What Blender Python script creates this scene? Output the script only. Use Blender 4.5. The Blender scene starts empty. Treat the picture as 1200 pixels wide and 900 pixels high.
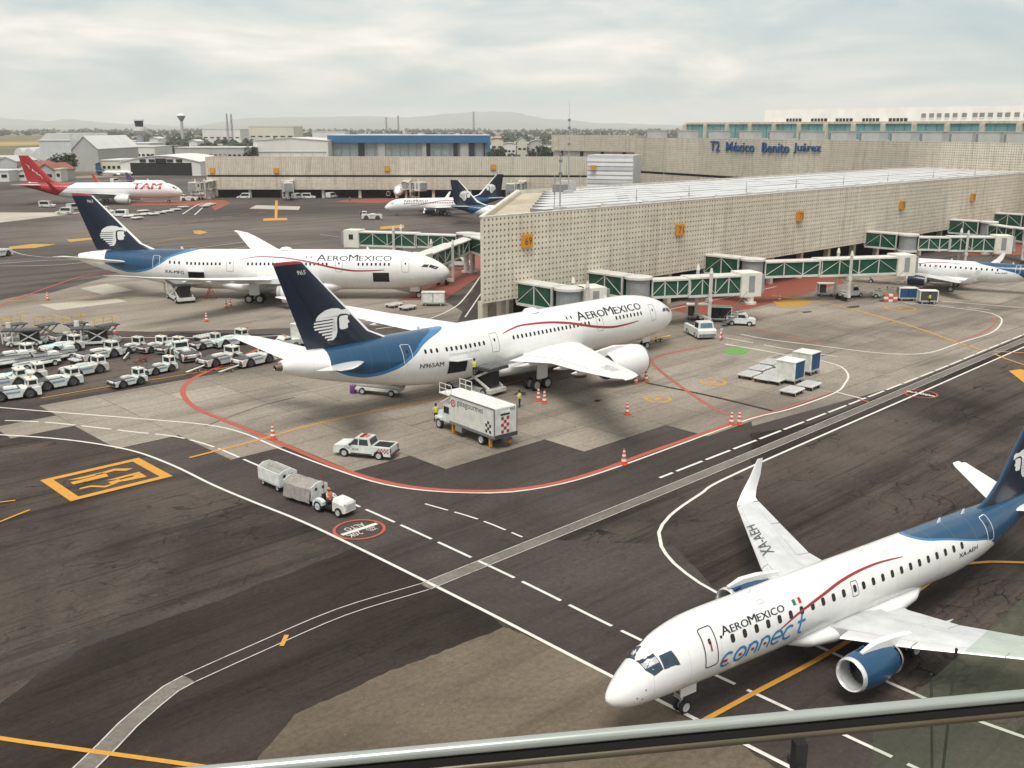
import bpy, bmesh, math, random
from mathutils import Vector, Matrix, noise
import numpy as np
random.seed(7)
R_ = math.radians
SC = bpy.context.scene
COL = SC.collection

# ------------------------------------------------------------------ camera
CAM_H, CAM_YAW, CAM_PITCH, CAM_F = 27.0, R_(46.28), R_(14.434), 1169.2
cam_data = bpy.data.cameras.new('camera')
cam = bpy.data.objects.new('camera', cam_data)
COL.objects.link(cam)
cam.location = (0, 0, CAM_H)
cam.rotation_euler = (R_(90) - CAM_PITCH, 0, CAM_YAW - R_(90))
cam_data.sensor_width = 36
cam_data.lens = 36 * CAM_F / 1200
cam_data.clip_start = 0.1
cam_data.clip_end = 90000
SC.camera = cam

# ------------------------------------------------------------------ world
SUN_EL, SUN_AZ = R_(64), R_(215)         # azimuth counted from +X towards +Y: where the sun stands
world = bpy.data.worlds.new('World')
SC.world = world
world.use_nodes = True
wn, wl = world.node_tree.nodes, world.node_tree.links
wn.clear()
w_out = wn.new('ShaderNodeOutputWorld')
w_sky = wn.new('ShaderNodeTexSky')
w_sky.sky_type = 'NISHITA'
w_sky.sun_disc = False
w_sky.sun_elevation = SUN_EL
w_sky.sun_rotation = R_(90) - SUN_AZ
w_sky.dust_density = 3.0
w_bg = wn.new('ShaderNodeBackground'); w_bg.inputs[1].default_value = 0.075
wl.new(w_sky.outputs[0], w_bg.inputs[0])
# a broken grey deck of cloud over the whole dome, laid out on a flat layer overhead
w_tc = wn.new('ShaderNodeTexCoord')
w_sep = wn.new('ShaderNodeSeparateXYZ'); wl.new(w_tc.outputs['Generated'], w_sep.inputs[0])
def wmath(op, a, b=None, c=None):
    n = wn.new('ShaderNodeMath'); n.operation = op
    for i, v in enumerate((a, b, c)):
        if v is None: continue
        if isinstance(v, (int, float)): n.inputs[i].default_value = v
        else: wl.new(v, n.inputs[i])
    return n.outputs[0]
w_den = wmath('ADD', wmath('MAXIMUM', w_sep.outputs[2], 0.0), 0.17)
w_cmb = wn.new('ShaderNodeCombineXYZ')
wl.new(wmath('DIVIDE', w_sep.outputs[0], w_den), w_cmb.inputs[0])
wl.new(wmath('DIVIDE', w_sep.outputs[1], w_den), w_cmb.inputs[1])
def wnoise(scale, detail, rough, offs):
    m = wn.new('ShaderNodeMapping'); m.inputs[1].default_value = offs
    wl.new(w_cmb.outputs[0], m.inputs[0])
    n = wn.new('ShaderNodeTexNoise'); n.inputs['Scale'].default_value = scale
    n.inputs['Detail'].default_value = detail; n.inputs['Roughness'].default_value = rough
    n.inputs['Distortion'].default_value = 0.4
    wl.new(m.outputs[0], n.inputs[0]); return n.outputs[0]
def wramp(fac, pts):
    r = wn.new('ShaderNodeValToRGB'); e = r.color_ramp.elements
    while len(e) < len(pts): e.new(0.5)
    for i, (p, c) in enumerate(pts): e[i].position = p; e[i].color = (*c, 1)
    wl.new(fac, r.inputs[0]); return r.outputs[0]
n1 = wnoise(1.05, 8, 0.6, (3.1, 1.7, 0)); n2 = wnoise(0.42, 4, 0.5, (8.4, 5.2, 2))
w_mix = wmath('ADD', wmath('MULTIPLY', n1, 0.6), wmath('MULTIPLY', n2, 0.4))
w_cloud = wramp(w_mix, [(0.36, (0.44, 0.57, 0.60)), (0.46, (0.58, 0.66, 0.66)), (0.53, (0.77, 0.77, 0.73)), (0.61, (1.05, 0.99, 0.89))])
w_bg2 = wn.new('ShaderNodeBackground'); w_bg2.inputs[1].default_value = 0.56
wl.new(w_cloud, w_bg2.inputs[0])
w_mask = wramp(w_mix, [(0.36, (0.72,) * 3), (0.52, (0.96,) * 3)])
w_ms = wn.new('ShaderNodeMixShader')
wl.new(w_mask, w_ms.inputs[0]); wl.new(w_bg.outputs[0], w_ms.inputs[1]); wl.new(w_bg2.outputs[0], w_ms.inputs[2])
wl.new(w_ms.outputs[0], w_out.inputs[0])

# ------------------------------------------------------------------ sun behind thin overcast
sun_data = bpy.data.lights.new('sun', 'SUN')
sun_data.energy = 1.5
sun_data.angle = R_(28)
sun_data.color = (1.0, 0.955, 0.90)
sun = bpy.data.objects.new('sun', sun_data)
COL.objects.link(sun)
sd = Vector((math.cos(SUN_EL) * math.cos(SUN_AZ), math.cos(SUN_EL) * math.sin(SUN_AZ), math.sin(SUN_EL)))
sun.rotation_euler = sd.to_track_quat('Z', 'Y').to_euler()
sun.location = (0, 0, 200)

SC.view_settings.view_transform = 'Standard'
SC.view_settings.look = 'None'
SC.view_settings.exposure = 1.0
HAZE_DENSITY = 7e-5
SC.view_settings.gamma = 1
SC.view_settings.use_curve_mapping = False
SC.cycles.max_bounces = 6
SC.cycles.diffuse_bounces = 3
SC.cycles.glossy_bounces = 3
SC.cycles.transmission_bounces = 4
SC.cycles.volume_bounces = 1
SC.cycles.transparent_max_bounces = 8

# ------------------------------------------------------------------ helpers
_F = Vector((math.cos(CAM_YAW) * math.cos(CAM_PITCH), math.sin(CAM_YAW) * math.cos(CAM_PITCH), -math.sin(CAM_PITCH)))
_R = Vector((math.sin(CAM_YAW), -math.cos(CAM_YAW), 0))
_U = _R.cross(_F)
def at(px, py, z=0.0):
    """Survey of the place: the point at height z seen along a sight line of the 1200 x 900 picture."""
    d = _F + _R * ((px - 600) / CAM_F) + _U * ((450 - py) / CAM_F)
    t = (z - CAM_H) / d.z
    return Vector((d.x * t, d.y * t, z))

def tag(o, label=None, cat=None, group=None, kind=None):
    if label: o['label'] = label
    if cat: o['category'] = cat
    if group: o['group'] = group
    if kind: o['kind'] = kind
    return o

def thing(name, label, cat, loc=(0, 0, 0), rz=0.0, group=None):
    o = bpy.data.objects.new(name, None)
    COL.objects.link(o)
    o.empty_display_size = 0.3
    o.location = loc; o.rotation_euler = (0, 0, rz)
    return tag(o, label, cat, group)

KIDS = {}
class MB:
    """collects shapes into one mesh, with a material slot per piece"""
    def __init__(s): s.v = []; s.f = []; s.m = []; s.mi = 0; s.T = None
    def mat(s, i): s.mi = i; return s
    def add(s, vs, fs):
        b = len(s.v)
        if s.T is not None: vs = [tuple(s.T @ Vector(p)) for p in vs]
        s.v.extend(tuple(p) for p in vs)
        for f in fs: s.f.append(tuple(b + i for i in f)); s.m.append(s.mi)
        return s
    def box(s, c, d, rz=0.0, taper=None):
        x, y, z = d[0] / 2, d[1] / 2, d[2] / 2
        tx, ty = taper if taper else (1, 1)
        ps = [(-x, -y, -z), (x, -y, -z), (x, y, -z), (-x, y, -z), (-x * tx, -y * ty, z), (x * tx, -y * ty, z), (x * tx, y * ty, z), (-x * tx, y * ty, z)]
        cr, sr = math.cos(rz), math.sin(rz)
        ps = [(c[0] + a * cr - b * sr, c[1] + a * sr + b * cr, c[2] + e) for a, b, e in ps]
        return s.add(ps, [(3, 2, 1, 0), (4, 5, 6, 7), (0, 1, 5, 4), (1, 2, 6, 5), (2, 3, 7, 6), (3, 0, 4, 7)])
    def bar(s, a, b, w, h=None, up=(0, 0, 1)):
        a, b = Vector(a), Vector(b); h = h or w
        d = (b - a).normalized(); u = Vector(up)
        if abs(d.dot(u)) > 0.98: u = Vector((1, 0, 0))
        r = d.cross(u).normalized() * w / 2; u = r.cross(d).normalized() * h / 2
        ps = [a - r - u, a + r - u, a + r + u, a - r + u, b - r - u, b + r - u, b + r + u, b - r + u]
        return s.add(ps, [(3, 2, 1, 0), (4, 5, 6, 7), (0, 1, 5, 4), (1, 2, 6, 5), (2, 3, 7, 6), (3, 0, 4, 7)])
    def cyl(s, a, b, r0, r1=None, n=12, caps=True):
        a, b = Vector(a), Vector(b); r1 = r0 if r1 is None else r1
        d = (b - a).normalized(); u = Vector((0, 0, 1)) if abs(d.z) < 0.9 else Vector((1, 0, 0))
        x = d.cross(u).normalized(); y = d.cross(x)
        ps = []
        for p, r in ((a, r0), (b, r1)):
            for k in range(n):
                t = 2 * math.pi * k / n
                ps.append(p + x * (r * math.cos(t)) + y * (r * math.sin(t)))
        fs = [(k, (k + 1) % n, n + (k + 1) % n, n + k) for k in range(n)]
        if caps: fs += [tuple(range(n - 1, -1, -1)), tuple(range(n, 2 * n))]
        return s.add(ps, fs)
    def loft(s, rings, caps=True, closed=True):
        n = len(rings[0]); ps = [p for r in rings for p in r]; fs = []
        for i in range(len(rings) - 1):
            for k in range(n if closed else n - 1):
                k2 = (k + 1) % n
                fs.append((i * n + k, i * n + k2, (i + 1) * n + k2, (i + 1) * n + k))
        if caps and closed: fs += [tuple(range(n - 1, -1, -1)), tuple(range((len(rings) - 1) * n, len(rings) * n))]
        return s.add(ps, fs)
    def prism(s, poly, z0, z1, axis='z', off=0.0):
        """poly of 2-D points extruded along an axis"""
        n = len(poly)
        def P(p, t):
            return (p[0], p[1], t) if axis == 'z' else ((p[0], t, p[1]) if axis == 'y' else (t, p[0], p[1]))
        ps = [P(p, z0) for p in poly] + [P(p, z1) for p in poly]
        fs = [tuple(range(n - 1, -1, -1)), tuple(range(n, 2 * n))] + [(k, (k + 1) % n, n + (k + 1) % n, n + k) for k in range(n)]
        return s.add(ps, fs)
    def lathe(s, prof, c=(0, 0, 0), axis='x', n=20):
        """prof: (distance along axis, radius)"""
        rings = []
        for t, r in prof:
            ring = []
            for k in range(n):
                a = 2 * math.pi * k / n; u, w = r * math.cos(a), r * math.sin(a)
                p = (t, u, w) if axis == 'x' else ((u, w, t) if axis == 'z' else (u, t, w))
                ring.append((c[0] + p[0], c[1] + p[1], c[2] + p[2]))
            rings.append(ring)
        return s.loft(rings, caps=False)
    def build(s, name, mats, parent=None, smooth=False, loc=None, rz=None, sharp=40, fix=True, bevel=0):
        me = bpy.data.meshes.new(name)
        me.from_pydata(s.v, [], s.f)
        mats = mats if isinstance(mats, (list, tuple)) else [mats]
        for m in mats: me.materials.append(m)
        if len(mats) > 1: me.polygons.foreach_set('material_index', s.m)
        if fix or bevel:
            bm = bmesh.new(); bm.from_mesh(me)
            if bevel:
                bmesh.ops.bevel(bm, geom=[e for e in bm.edges if len(e.link_faces) == 2 and e.calc_face_angle(0) > 0.6], offset=bevel, segments=2, affect='EDGES', clamp_overlap=True)
            if fix: bmesh.ops.recalc_face_normals(bm, faces=bm.faces)
            bm.to_mesh(me); bm.free()
        if smooth:
            me.polygons.foreach_set('use_smooth', [True] * len(me.polygons))
            me.set_sharp_from_angle(angle=R_(sharp))
        return link(name, me, parent, loc, rz)

def link(name, me, parent=None, loc=None, rz=None):
    o = bpy.data.objects.new(name, me)
    COL.objects.link(o)
    if parent is not None:
        o.parent = parent
        KIDS.setdefault(parent.name, []).append(o)
    if loc is not None: o.location = loc
    if rz is not None: o.rotation_euler = (0, 0, rz)
    return o

def copy_tree(o, parent=None):
    c = o.copy()
    COL.objects.link(c)
    if parent is not None:
        c.parent = parent
        KIDS.setdefault(parent.name, []).append(c)
    for ch in list(KIDS.get(o.name, [])): copy_tree(ch, c)
    return c

def place(proto, state, loc, rz, label, group=None, sc=None):
    """first call moves the prototype itself, later ones copy it with its parts"""
    o = proto if not state.get('used') else copy_tree(proto)
    state['used'] = True
    o.location = loc; o.rotation_euler = (0, 0, rz)
    if sc: o.scale = (sc, sc, sc)
    o['label'] = label
    if group: o['group'] = group
    return o

# ------------------------------------------------------------------ materials
MATS = {}
def nodes_of(name):
    m = bpy.data.materials.new(name); m.use_nodes = True
    nt = m.node_tree; b = nt.nodes['Principled BSDF']
    return m, nt.nodes, nt.links, b
def nmath(nt, op, a, b=None, clamp=False):
    n = nt.nodes.new('ShaderNodeMath'); n.operation = op; n.use_clamp = clamp
    for i, v in enumerate((a, b)):
        if v is None: continue
        if isinstance(v, (int, float)): n.inputs[i].default_value = v
        else: nt.links.new(v, n.inputs[i])
    return n.outputs[0]
def nramp(nt, fac, pts):
    r = nt.nodes.new('ShaderNodeValToRGB'); e = r.color_ramp.elements
    while len(e) < len(pts): e.new(0.5)
    for i, (p, c) in enumerate(pts): e[i].position = p; e[i].color = (*c, 1) if len(c) == 3 else c
    nt.links.new(fac, r.inputs[0]); return r.outputs[0]
def nmixc(nt, fac, a, b, mode='MIX'):
    n = nt.nodes.new('ShaderNodeMix'); n.data_type = 'RGBA'; n.blend_type = mode
    for i, v in ((0, fac), (6, a), (7, b)):
        if isinstance(v, (int, float)): n.inputs[i].default_value = v
        elif isinstance(v, tuple): n.inputs[i].default_value = (*v, 1)
        else: nt.links.new(v, n.inputs[i])
    return n.outputs[2]
def nnoise(nt, co, scale, detail=4, rough=0.55, dist=0.0, stretch=None, rot=0.0):
    if stretch or rot:
        m = nt.nodes.new('ShaderNodeMapping'); m.inputs[2].default_value = (0, 0, rot)
        m.inputs[3].default_value = stretch or (1, 1, 1)
        nt.links.new(co, m.inputs[0]); co = m.outputs[0]
    n = nt.nodes.new('ShaderNodeTexNoise')
    n.inputs['Scale'].default_value = scale; n.inputs['Detail'].default_value = detail
    n.inputs['Roughness'].default_value = rough; n.inputs['Distortion'].default_value = dist
    nt.links.new(co, n.inputs[0]); return n.outputs[0]
def ncoord(nt, which='Object'):
    n = nt.nodes.new('ShaderNodeTexCoord'); return n.outputs[which]
def npos(nt):
    return nt.nodes.new('ShaderNodeNewGeometry').outputs['Position']

def M(name, col, rough=0.6, metal=0.0, var=0.12, scale=2.0, bump=0.0, coat=0.0):
    if name in MATS: return MATS[name]
    m, ns, ls, b = nodes_of(name)
    nt = m.node_tree
    b.inputs['Roughness'].default_value = rough; b.inputs['Metallic'].default_value = metal
    if coat: b.inputs['Coat Weight'].default_value = coat
    if var:
        nz = nnoise(nt, ncoord(nt), scale, 5, 0.6)
        lo = tuple(c * (1 - var) for c in col); hi = tuple(min(1, c * (1 + var * .6)) for c in col)
        ls.new(nramp(nt, nz, [(0.3, lo), (0.7, hi)]), b.inputs[0])
    else: b.inputs[0].default_value = (*col, 1)
    if bump:
        nb = nnoise(nt, ncoord(nt), scale * 6, 4, 0.6)
        bp = ns.new('ShaderNodeBump'); bp.inputs['Strength'].default_value = bump; bp.inputs['Distance'].default_value = 0.05
        ls.new(nb, bp.inputs['Height']); ls.new(bp.outputs[0], b.inputs['Normal'])
    MATS[name] = m
    return m

def ground_mat(name, base, dark, light, streak=0.0, srot=0.0, cracks=0.0, spots=0.0, rough=0.85, big=0.02, stain=0.0):
    """weathered pavement: broad tone changes, fine aggregate, tyre streaks, cracks, drips of oil"""
    if name in MATS: return MATS[name]
    m, ns, ls, b = nodes_of(name); nt = m.node_tree
    P = npos(nt)
    c = nramp(nt, nnoise(nt, P, big, 6, 0.62, 0.6), [(0.34, dark), (0.5, base), (0.66, light)])
    fine = nnoise(nt, P, 3.0, 8, 0.8)
    c = nmixc(nt, 0.5, c, nramp(nt, fine, [(0.28, (0.18, 0.18, 0.18)), (0.5, (0.5, 0.5, 0.5)), (0.72, (0.84, 0.83, 0.82))]), 'OVERLAY')
    grit = nnoise(nt, P, 5.5, 2, 0.5)
    c = nmixc(nt, nmath(nt, 'MULTIPLY', nramp(nt, grit, [(0.70, (0, 0, 0)), (0.76, (1, 1, 1))]), 0.35), c, tuple(min(1, x * 2.2) for x in light))
    if streak:
        s = nnoise(nt, P, 1.0, 6, 0.65, 0.3, (0.012, 0.30, 1), srot)
        c = nmixc(nt, streak, c, nramp(nt, s, [(0.36, (0.28, 0.265, 0.255)), (0.50, (1, 1, 1)), (0.7, (1.2, 1.18, 1.15))]), 'MULTIPLY')
        s2 = nnoise(nt, P, 1.0, 8, 0.75, 0.6, (0.05, 1.6, 1), srot + 0.09)
        c = nmixc(nt, streak * .8, c, nramp(nt, s2, [(0.37, (0.30, 0.285, 0.275)), (0.46, (1, 1, 1)), (0.62, (1.04, 1.03, 1.02)), (0.72, (1.3, 1.27, 1.22))]), 'MULTIPLY')
    if cracks:
        dn = ns.new('ShaderNodeTexNoise'); dn.inputs['Scale'].default_value = 0.35; dn.inputs['Detail'].default_value = 5; ls.new(P, dn.inputs[0])
        va = ns.new('ShaderNodeVectorMath'); va.operation = 'MULTIPLY_ADD'; va.inputs[1].default_value = (4, 4, 0)
        ls.new(dn.outputs['Color'], va.inputs[0]); ls.new(P, va.inputs[2])
        mp = ns.new('ShaderNodeMapping'); mp.inputs[2].default_value = (0, 0, srot); mp.inputs[3].default_value = (0.22, 0.85, 1); ls.new(va.outputs[0], mp.inputs[0])
        vo = ns.new('ShaderNodeTexVoronoi'); vo.feature = 'DISTANCE_TO_EDGE'; vo.inputs['Scale'].default_value = 1.0; ls.new(mp.outputs[0], vo.inputs[0])
        where = nramp(nt, nnoise(nt, P, 0.12, 5, 0.65), [(0.46, (0, 0, 0)), (0.62, (1, 1, 1))])
        line = nramp(nt, vo.outputs['Distance'], [(0.006, (1, 1, 1)), (0.035, (0, 0, 0))])
        fac = nmath(nt, 'MULTIPLY', nmath(nt, 'MULTIPLY', where, line), cracks)
        c = nmixc(nt, fac, c, tuple(x * 0.25 for x in dark))
    if spots:
        sp = nnoise(nt, P, 0.9, 3, 0.5, 1.5)
        c = nmixc(nt, nmath(nt, 'MULTIPLY', nramp(nt, sp, [(0.66, (0, 0, 0)), (0.76, (1, 1, 1))]), spots), c, tuple(x * 0.3 for x in dark))
    if stain:
        st = nnoise(nt, P, 0.11, 5, 0.6, 1.0, (0.4, 1, 1), srot)
        c = nmixc(nt, nmath(nt, 'MULTIPLY', nramp(nt, st, [(0.55, (0, 0, 0)), (0.7, (1, 1, 1))]), stain), c, tuple(x * 0.5 for x in dark))
    ls.new(c, b.inputs[0])
    b.inputs['Roughness'].default_value = rough
    b.inputs['Specular IOR Level'].default_value = 0.12
    bp = ns.new('ShaderNodeBump'); bp.inputs['Strength'].default_value = 0.35; bp.inputs['Distance'].default_value = 0.03
    ls.new(nnoise(nt, P, 9, 4, 0.7), bp.inputs['Height']); ls.new(bp.outputs[0], b.inputs['Normal'])
    MATS[name] = m
    return m

def paint_mat(name, col, wear=0.35):
    """road paint worn through to the pavement"""
    if name in MATS: return MATS[name]
    m, ns, ls, b = nodes_of(name); nt = m.node_tree; P = npos(nt)
    w = nramp(nt, nnoise(nt, P, 1.7, 6, 0.7, 0.5), [(0.30, (1, 1, 1)), (0.52, (0, 0, 0))])
    big = nramp(nt, nnoise(nt, P, 0.09, 3, 0.5), [(0.35, (0.25,) * 3), (0.65, (1, 1, 1))])
    fac = nmath(nt, 'MULTIPLY', nmath(nt, 'MULTIPLY', w, big), wear, True)
    ls.new(nmixc(nt, fac, col, (0.10, 0.09, 0.08)), b.inputs[0])
    b.inputs['Roughness'].default_value = 0.7; b.inputs['Specular IOR Level'].default_value = 0.3
    MATS[name] = m
    return m

WHITE = M('white_paint', (0.76, 0.76, 0.72), 0.4, 0, 0.2, 1.6)
CREAM = M('cream_paint', (0.70, 0.68, 0.60), 0.5, 0, 0.12, 0.6)
DIRTYWHITE = M('used_white_paint', (0.66, 0.66, 0.62), 0.5, 0, 0.28, 1.4)
_nt = WHITE.node_tree; _b = _nt.nodes['Principled BSDF']; _src = _b.inputs[0].links[0].from_socket
_oi = _nt.nodes.new('ShaderNodeObjectInfo')
_nt.links.new(nmixc(_nt, 1.0, _src, nramp(_nt, _oi.outputs['Random'], [(0.0, (0.74, 0.73, 0.69)), (0.5, (0.96, 0.96, 0.94)), (0.8, (0.86, 0.93, 0.93)), (1.0, (1.04, 1.04, 1.03))]), 'MULTIPLY'), _b.inputs[0])
TYRE = M('tyre_rubber', (0.016, 0.016, 0.017), 0.8, 0, 0.2, 5)
BLACK = M('black_plastic', (0.02, 0.02, 0.022), 0.5, 0, 0.2, 4)
DARKGREY = M('dark_grey_steel', (0.075, 0.075, 0.078), 0.55, 0.2, 0.25, 3)
MIDGREY = M('grey_steel', (0.26, 0.26, 0.26), 0.45, 0.4, 0.2, 3)
LIGHTGREY = M('light_grey_paint', (0.48, 0.48, 0.47), 0.5, 0, 0.15, 1)
STEEL = M('bare_steel', (0.55, 0.55, 0.54), 0.3, 0.9, 0.12, 5)
RED = M('red_paint', (0.30, 0.03, 0.026), 0.5, 0, 0.15, 2)
CONE = M('cone_orange', (0.62, 0.10, 0.045), 0.6, 0, 0.12, 4)
YELLOW = M('yellow_paint', (0.66, 0.45, 0.05), 0.5, 0, 0.18, 2)
BLUE = M('blue_paint', (0.016, 0.07, 0.17), 0.5, 0, 0.15, 2)
SKIN = M('skin', (0.36, 0.2, 0.13), 0.55, 0, 0.1, 8)
HAIR = M('dark_hair', (0.015, 0.012, 0.01), 0.6, 0, 0.2, 8)
PANTS = M('dark_trousers', (0.02, 0.022, 0.035), 0.8, 0, 0.2, 6)
SHIRT = M('pale_shirt', (0.5, 0.5, 0.5), 0.8, 0, 0.1, 6)
VESTY = M('yellow_safety_vest', (0.62, 0.66, 0.04), 0.7, 0, 0.1, 6)
VESTO = M('orange_safety_vest', (0.75, 0.16, 0.05), 0.7, 0, 0.1, 6)
GLASSDK = M('dark_window_glass', (0.02, 0.03, 0.035), 0.08, 0, 0.1, 1)
GLASSGR = M('green_tinted_glass', (0.018, 0.085, 0.05), 0.15, 0, 0.35, 0.8)
CARGO = M('dark_hold', (0.012, 0.012, 0.013), 0.8, 0, 0.2, 2)
# ------------------------------------------------------------------ text helper
def text_tris(txt, size=1.0, sx=1.0, shear=0.0, spacing=1.0, bold=0.0):
    cu = bpy.data.curves.new('lettering', 'FONT')
    cu.body = txt; cu.size = size; cu.shear = shear; cu.space_character = spacing
    cu.resolution_u = 2; cu.offset = bold
    o = bpy.data.objects.new('lettering', cu); COL.objects.link(o)
    bpy.context.view_layer.update()
    dg = bpy.context.evaluated_depsgraph_get()
    me = bpy.data.meshes.new_from_object(o.evaluated_get(dg))
    vs = [(v.co.x * sx, v.co.y) for v in me.vertices]
    fs = [tuple(p.vertices) for p in me.polygons]
    bpy.data.objects.remove(o); bpy.data.curves.remove(cu); bpy.data.meshes.remove(me)
    return vs, fs
def fit_text(vs, x0, x1, y0, y1):
    xs = [v[0] for v in vs]; ys = [v[1] for v in vs]
    ax, bx, ay, by = min(xs), max(xs), min(ys), max(ys)
    return [(x0 + (x - ax) / (bx - ax) * (x1 - x0), y0 + (y - ay) / (by - ay) * (y1 - y0)) for x, y in vs]
def put_text(name, txt, mat, parent, org, ux, uy, width, height, thick=0.0, bold=0.0, shear=0.0):
    """lettering laid on a flat face: origin = lower left, ux / uy = directions of the line and of 'up'"""
    vs, fs = text_tris(txt, bold=bold, shear=shear)
    vs = fit_text(vs, 0, width, 0, height)
    org, ux, uy = Vector(org), Vector(ux).normalized(), Vector(uy).normalized()
    n = ux.cross(uy)
    b = MB(); b.add([org + ux * x + uy * y + n * thick for x, y in vs], fs)
    if thick:
        k = len(vs); edges = {}
        for f in fs:
            for i in range(len(f)):
                e = (f[i], f[(i + 1) % len(f)]); edges[tuple(sorted(e))] = None if tuple(sorted(e)) in edges else e
        b.add([org + ux * x + uy * y for x, y in vs] + [org + ux * x + uy * y + n * thick for x, y in vs], [(e[0], e[1], k + e[1], k + e[0]) for e in edges.values() if e])
    return b.build(name, mat, parent, fix=bool(thick))

# ------------------------------------------------------------------ ground and pavements
ASPH = ground_mat('old_asphalt', (0.074, 0.059, 0.050), (0.030, 0.024, 0.021), (0.112, 0.093, 0.080), streak=0.8, srot=-0.12, cracks=0.85, spots=0.4, big=0.03)
ASPH2 = ground_mat('plain_asphalt', (0.060, 0.050, 0.045), (0.040, 0.033, 0.030), (0.080, 0.067, 0.060), streak=0.35, srot=0.2, cracks=0.25, spots=0.3, big=0.04)
ASPHDK = ground_mat('fresh_dark_asphalt', (0.036, 0.028, 0.0235), (0.014, 0.011, 0.009), (0.062, 0.050, 0.042), streak=0.45, srot=-0.25, cracks=0.3, spots=0.25, big=0.025)
BEIGE = ground_mat('pale_sealed_asphalt', (0.140, 0.112, 0.082), (0.088, 0.071, 0.053), (0.178, 0.147, 0.110), streak=0.25, srot=0.3, spots=0.3, big=0.05)
TAXI = ground_mat('taxiway_asphalt', (0.105, 0.090, 0.080), (0.068, 0.058, 0.053), (0.165, 0.145, 0.125), streak=0.55, srot=R_(44), big=0.012)
CONC = ground_mat('apron_concrete', (0.255, 0.222, 0.184), (0.172, 0.148, 0.124), (0.318, 0.282, 0.238), streak=0.3, srot=0.05, spots=0.3, big=0.035, stain=0.5)
CONCW = ground_mat('new_concrete', (0.42, 0.385, 0.32), (0.35, 0.32, 0.27), (0.48, 0.44, 0.37), spots=0.1, big=0.05)
DRAIN = ground_mat('drain_concrete', (0.165, 0.145, 0.128), (0.125, 0.11, 0.098), (0.20, 0.178, 0.16), streak=0.2, big=0.1)
FIELD = ground_mat('dry_field', (0.17, 0.145, 0.085), (0.10, 0.095, 0.06), (0.25, 0.20, 0.105), big=0.0016, rough=0.95)
GRASSY = ground_mat('yellow_grass', (0.34, 0.26, 0.10), (0.26, 0.20, 0.08), (0.40, 0.32, 0.13), big=0.01, rough=0.95)
REDP = paint_mat('red_apron_paint', (0.26, 0.072, 0.046), 0.75)
WLINE = paint_mat('white_line_paint', (0.66, 0.63, 0.57), 0.30)
WTHIN = paint_mat('worn_white_paint', (0.55, 0.52, 0.47), 0.9)
RLINE = paint_mat('red_line_paint', (0.40, 0.085, 0.055), 0.55)
RWORN = paint_mat('worn_red_paint', (0.36, 0.10, 0.07), 1.0)
YLINE = paint_mat('orange_line_paint', (0.56, 0.27, 0.035), 0.3)
YWORN = paint_mat('worn_yellow_paint', (0.48, 0.27, 0.05), 0.9)
TYREM = ground_mat('tyre_rubber_marks', (0.15, 0.13, 0.105), (0.11, 0.095, 0.08), (0.20, 0.175, 0.145), big=0.4)
OILM = ground_mat('oil_on_concrete', (0.045, 0.04, 0.034), (0.03, 0.026, 0.022), (0.10, 0.09, 0.075), big=0.8)
GREENP = paint_mat('green_paint', (0.12, 0.30, 0.07), 0.5)

RAGGED = (ASPHDK, BEIGE, ASPH)
def sheet(name, pts, z, mat, parent=None):
    b = MB(); b.add([(p[0], p[1], z) for p in pts], [tuple(range(len(pts)))])
    o = b.build(name, mat, parent, fix=False)
    me = o.data
    if me.polygons[0].normal.z < 0: me.flip_normals()
    if parent is None: o['kind'] = 'structure'
    return o
def psheet(name, px, z, mat, parent=None):
    pts = [Vector(at(*p)[:2]) for p in px]
    if mat in RAGGED:                       # worn, uneven edge between two pours of asphalt
        out = []
        for a, c in zip(pts, pts[1:] + pts[:1]):
            L = (c - a).length; n = max(1, min(160, int(L / .45))); nr = Vector((-(c - a).y, (c - a).x)).normalized() if L else Vector((0, 0))
            for k in range(n):
                q = a.lerp(c, k / n); w = 0 if k == 0 else 1
                out.append(q + nr * w * (.22 * noise.noise(Vector((q.x * .35, q.y * .35, 0))) + .16 * noise.noise(Vector((q.x * 1.6, q.y * 1.6, 3)))))
        pts = out
    return sheet(name, pts, z, mat, parent)
def smooth_line(pts, step=1.2):
    pts = [Vector((p[0], p[1])) for p in pts]
    if len(pts) == 2: out = [pts[0], pts[1]]
    else:
        ext = [2 * pts[0] - pts[1]] + pts + [2 * pts[-1] - pts[-2]]; out = []
        for i in range(1, len(ext) - 2):
            p0, p1, p2, p3 = ext[i - 1:i + 3]; n = max(1, int((p2 - p1).length / step))
            for k in range(n):
                t = k / n
                out.append(0.5 * ((2 * p1) + (p2 - p0) * t + (2 * p0 - 5 * p1 + 4 * p2 - p3) * t * t + (3 * p1 - p0 - 3 * p2 + p3) * t ** 3))
        out.append(pts[-1])
    return out
ZL = [0.052]
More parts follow.
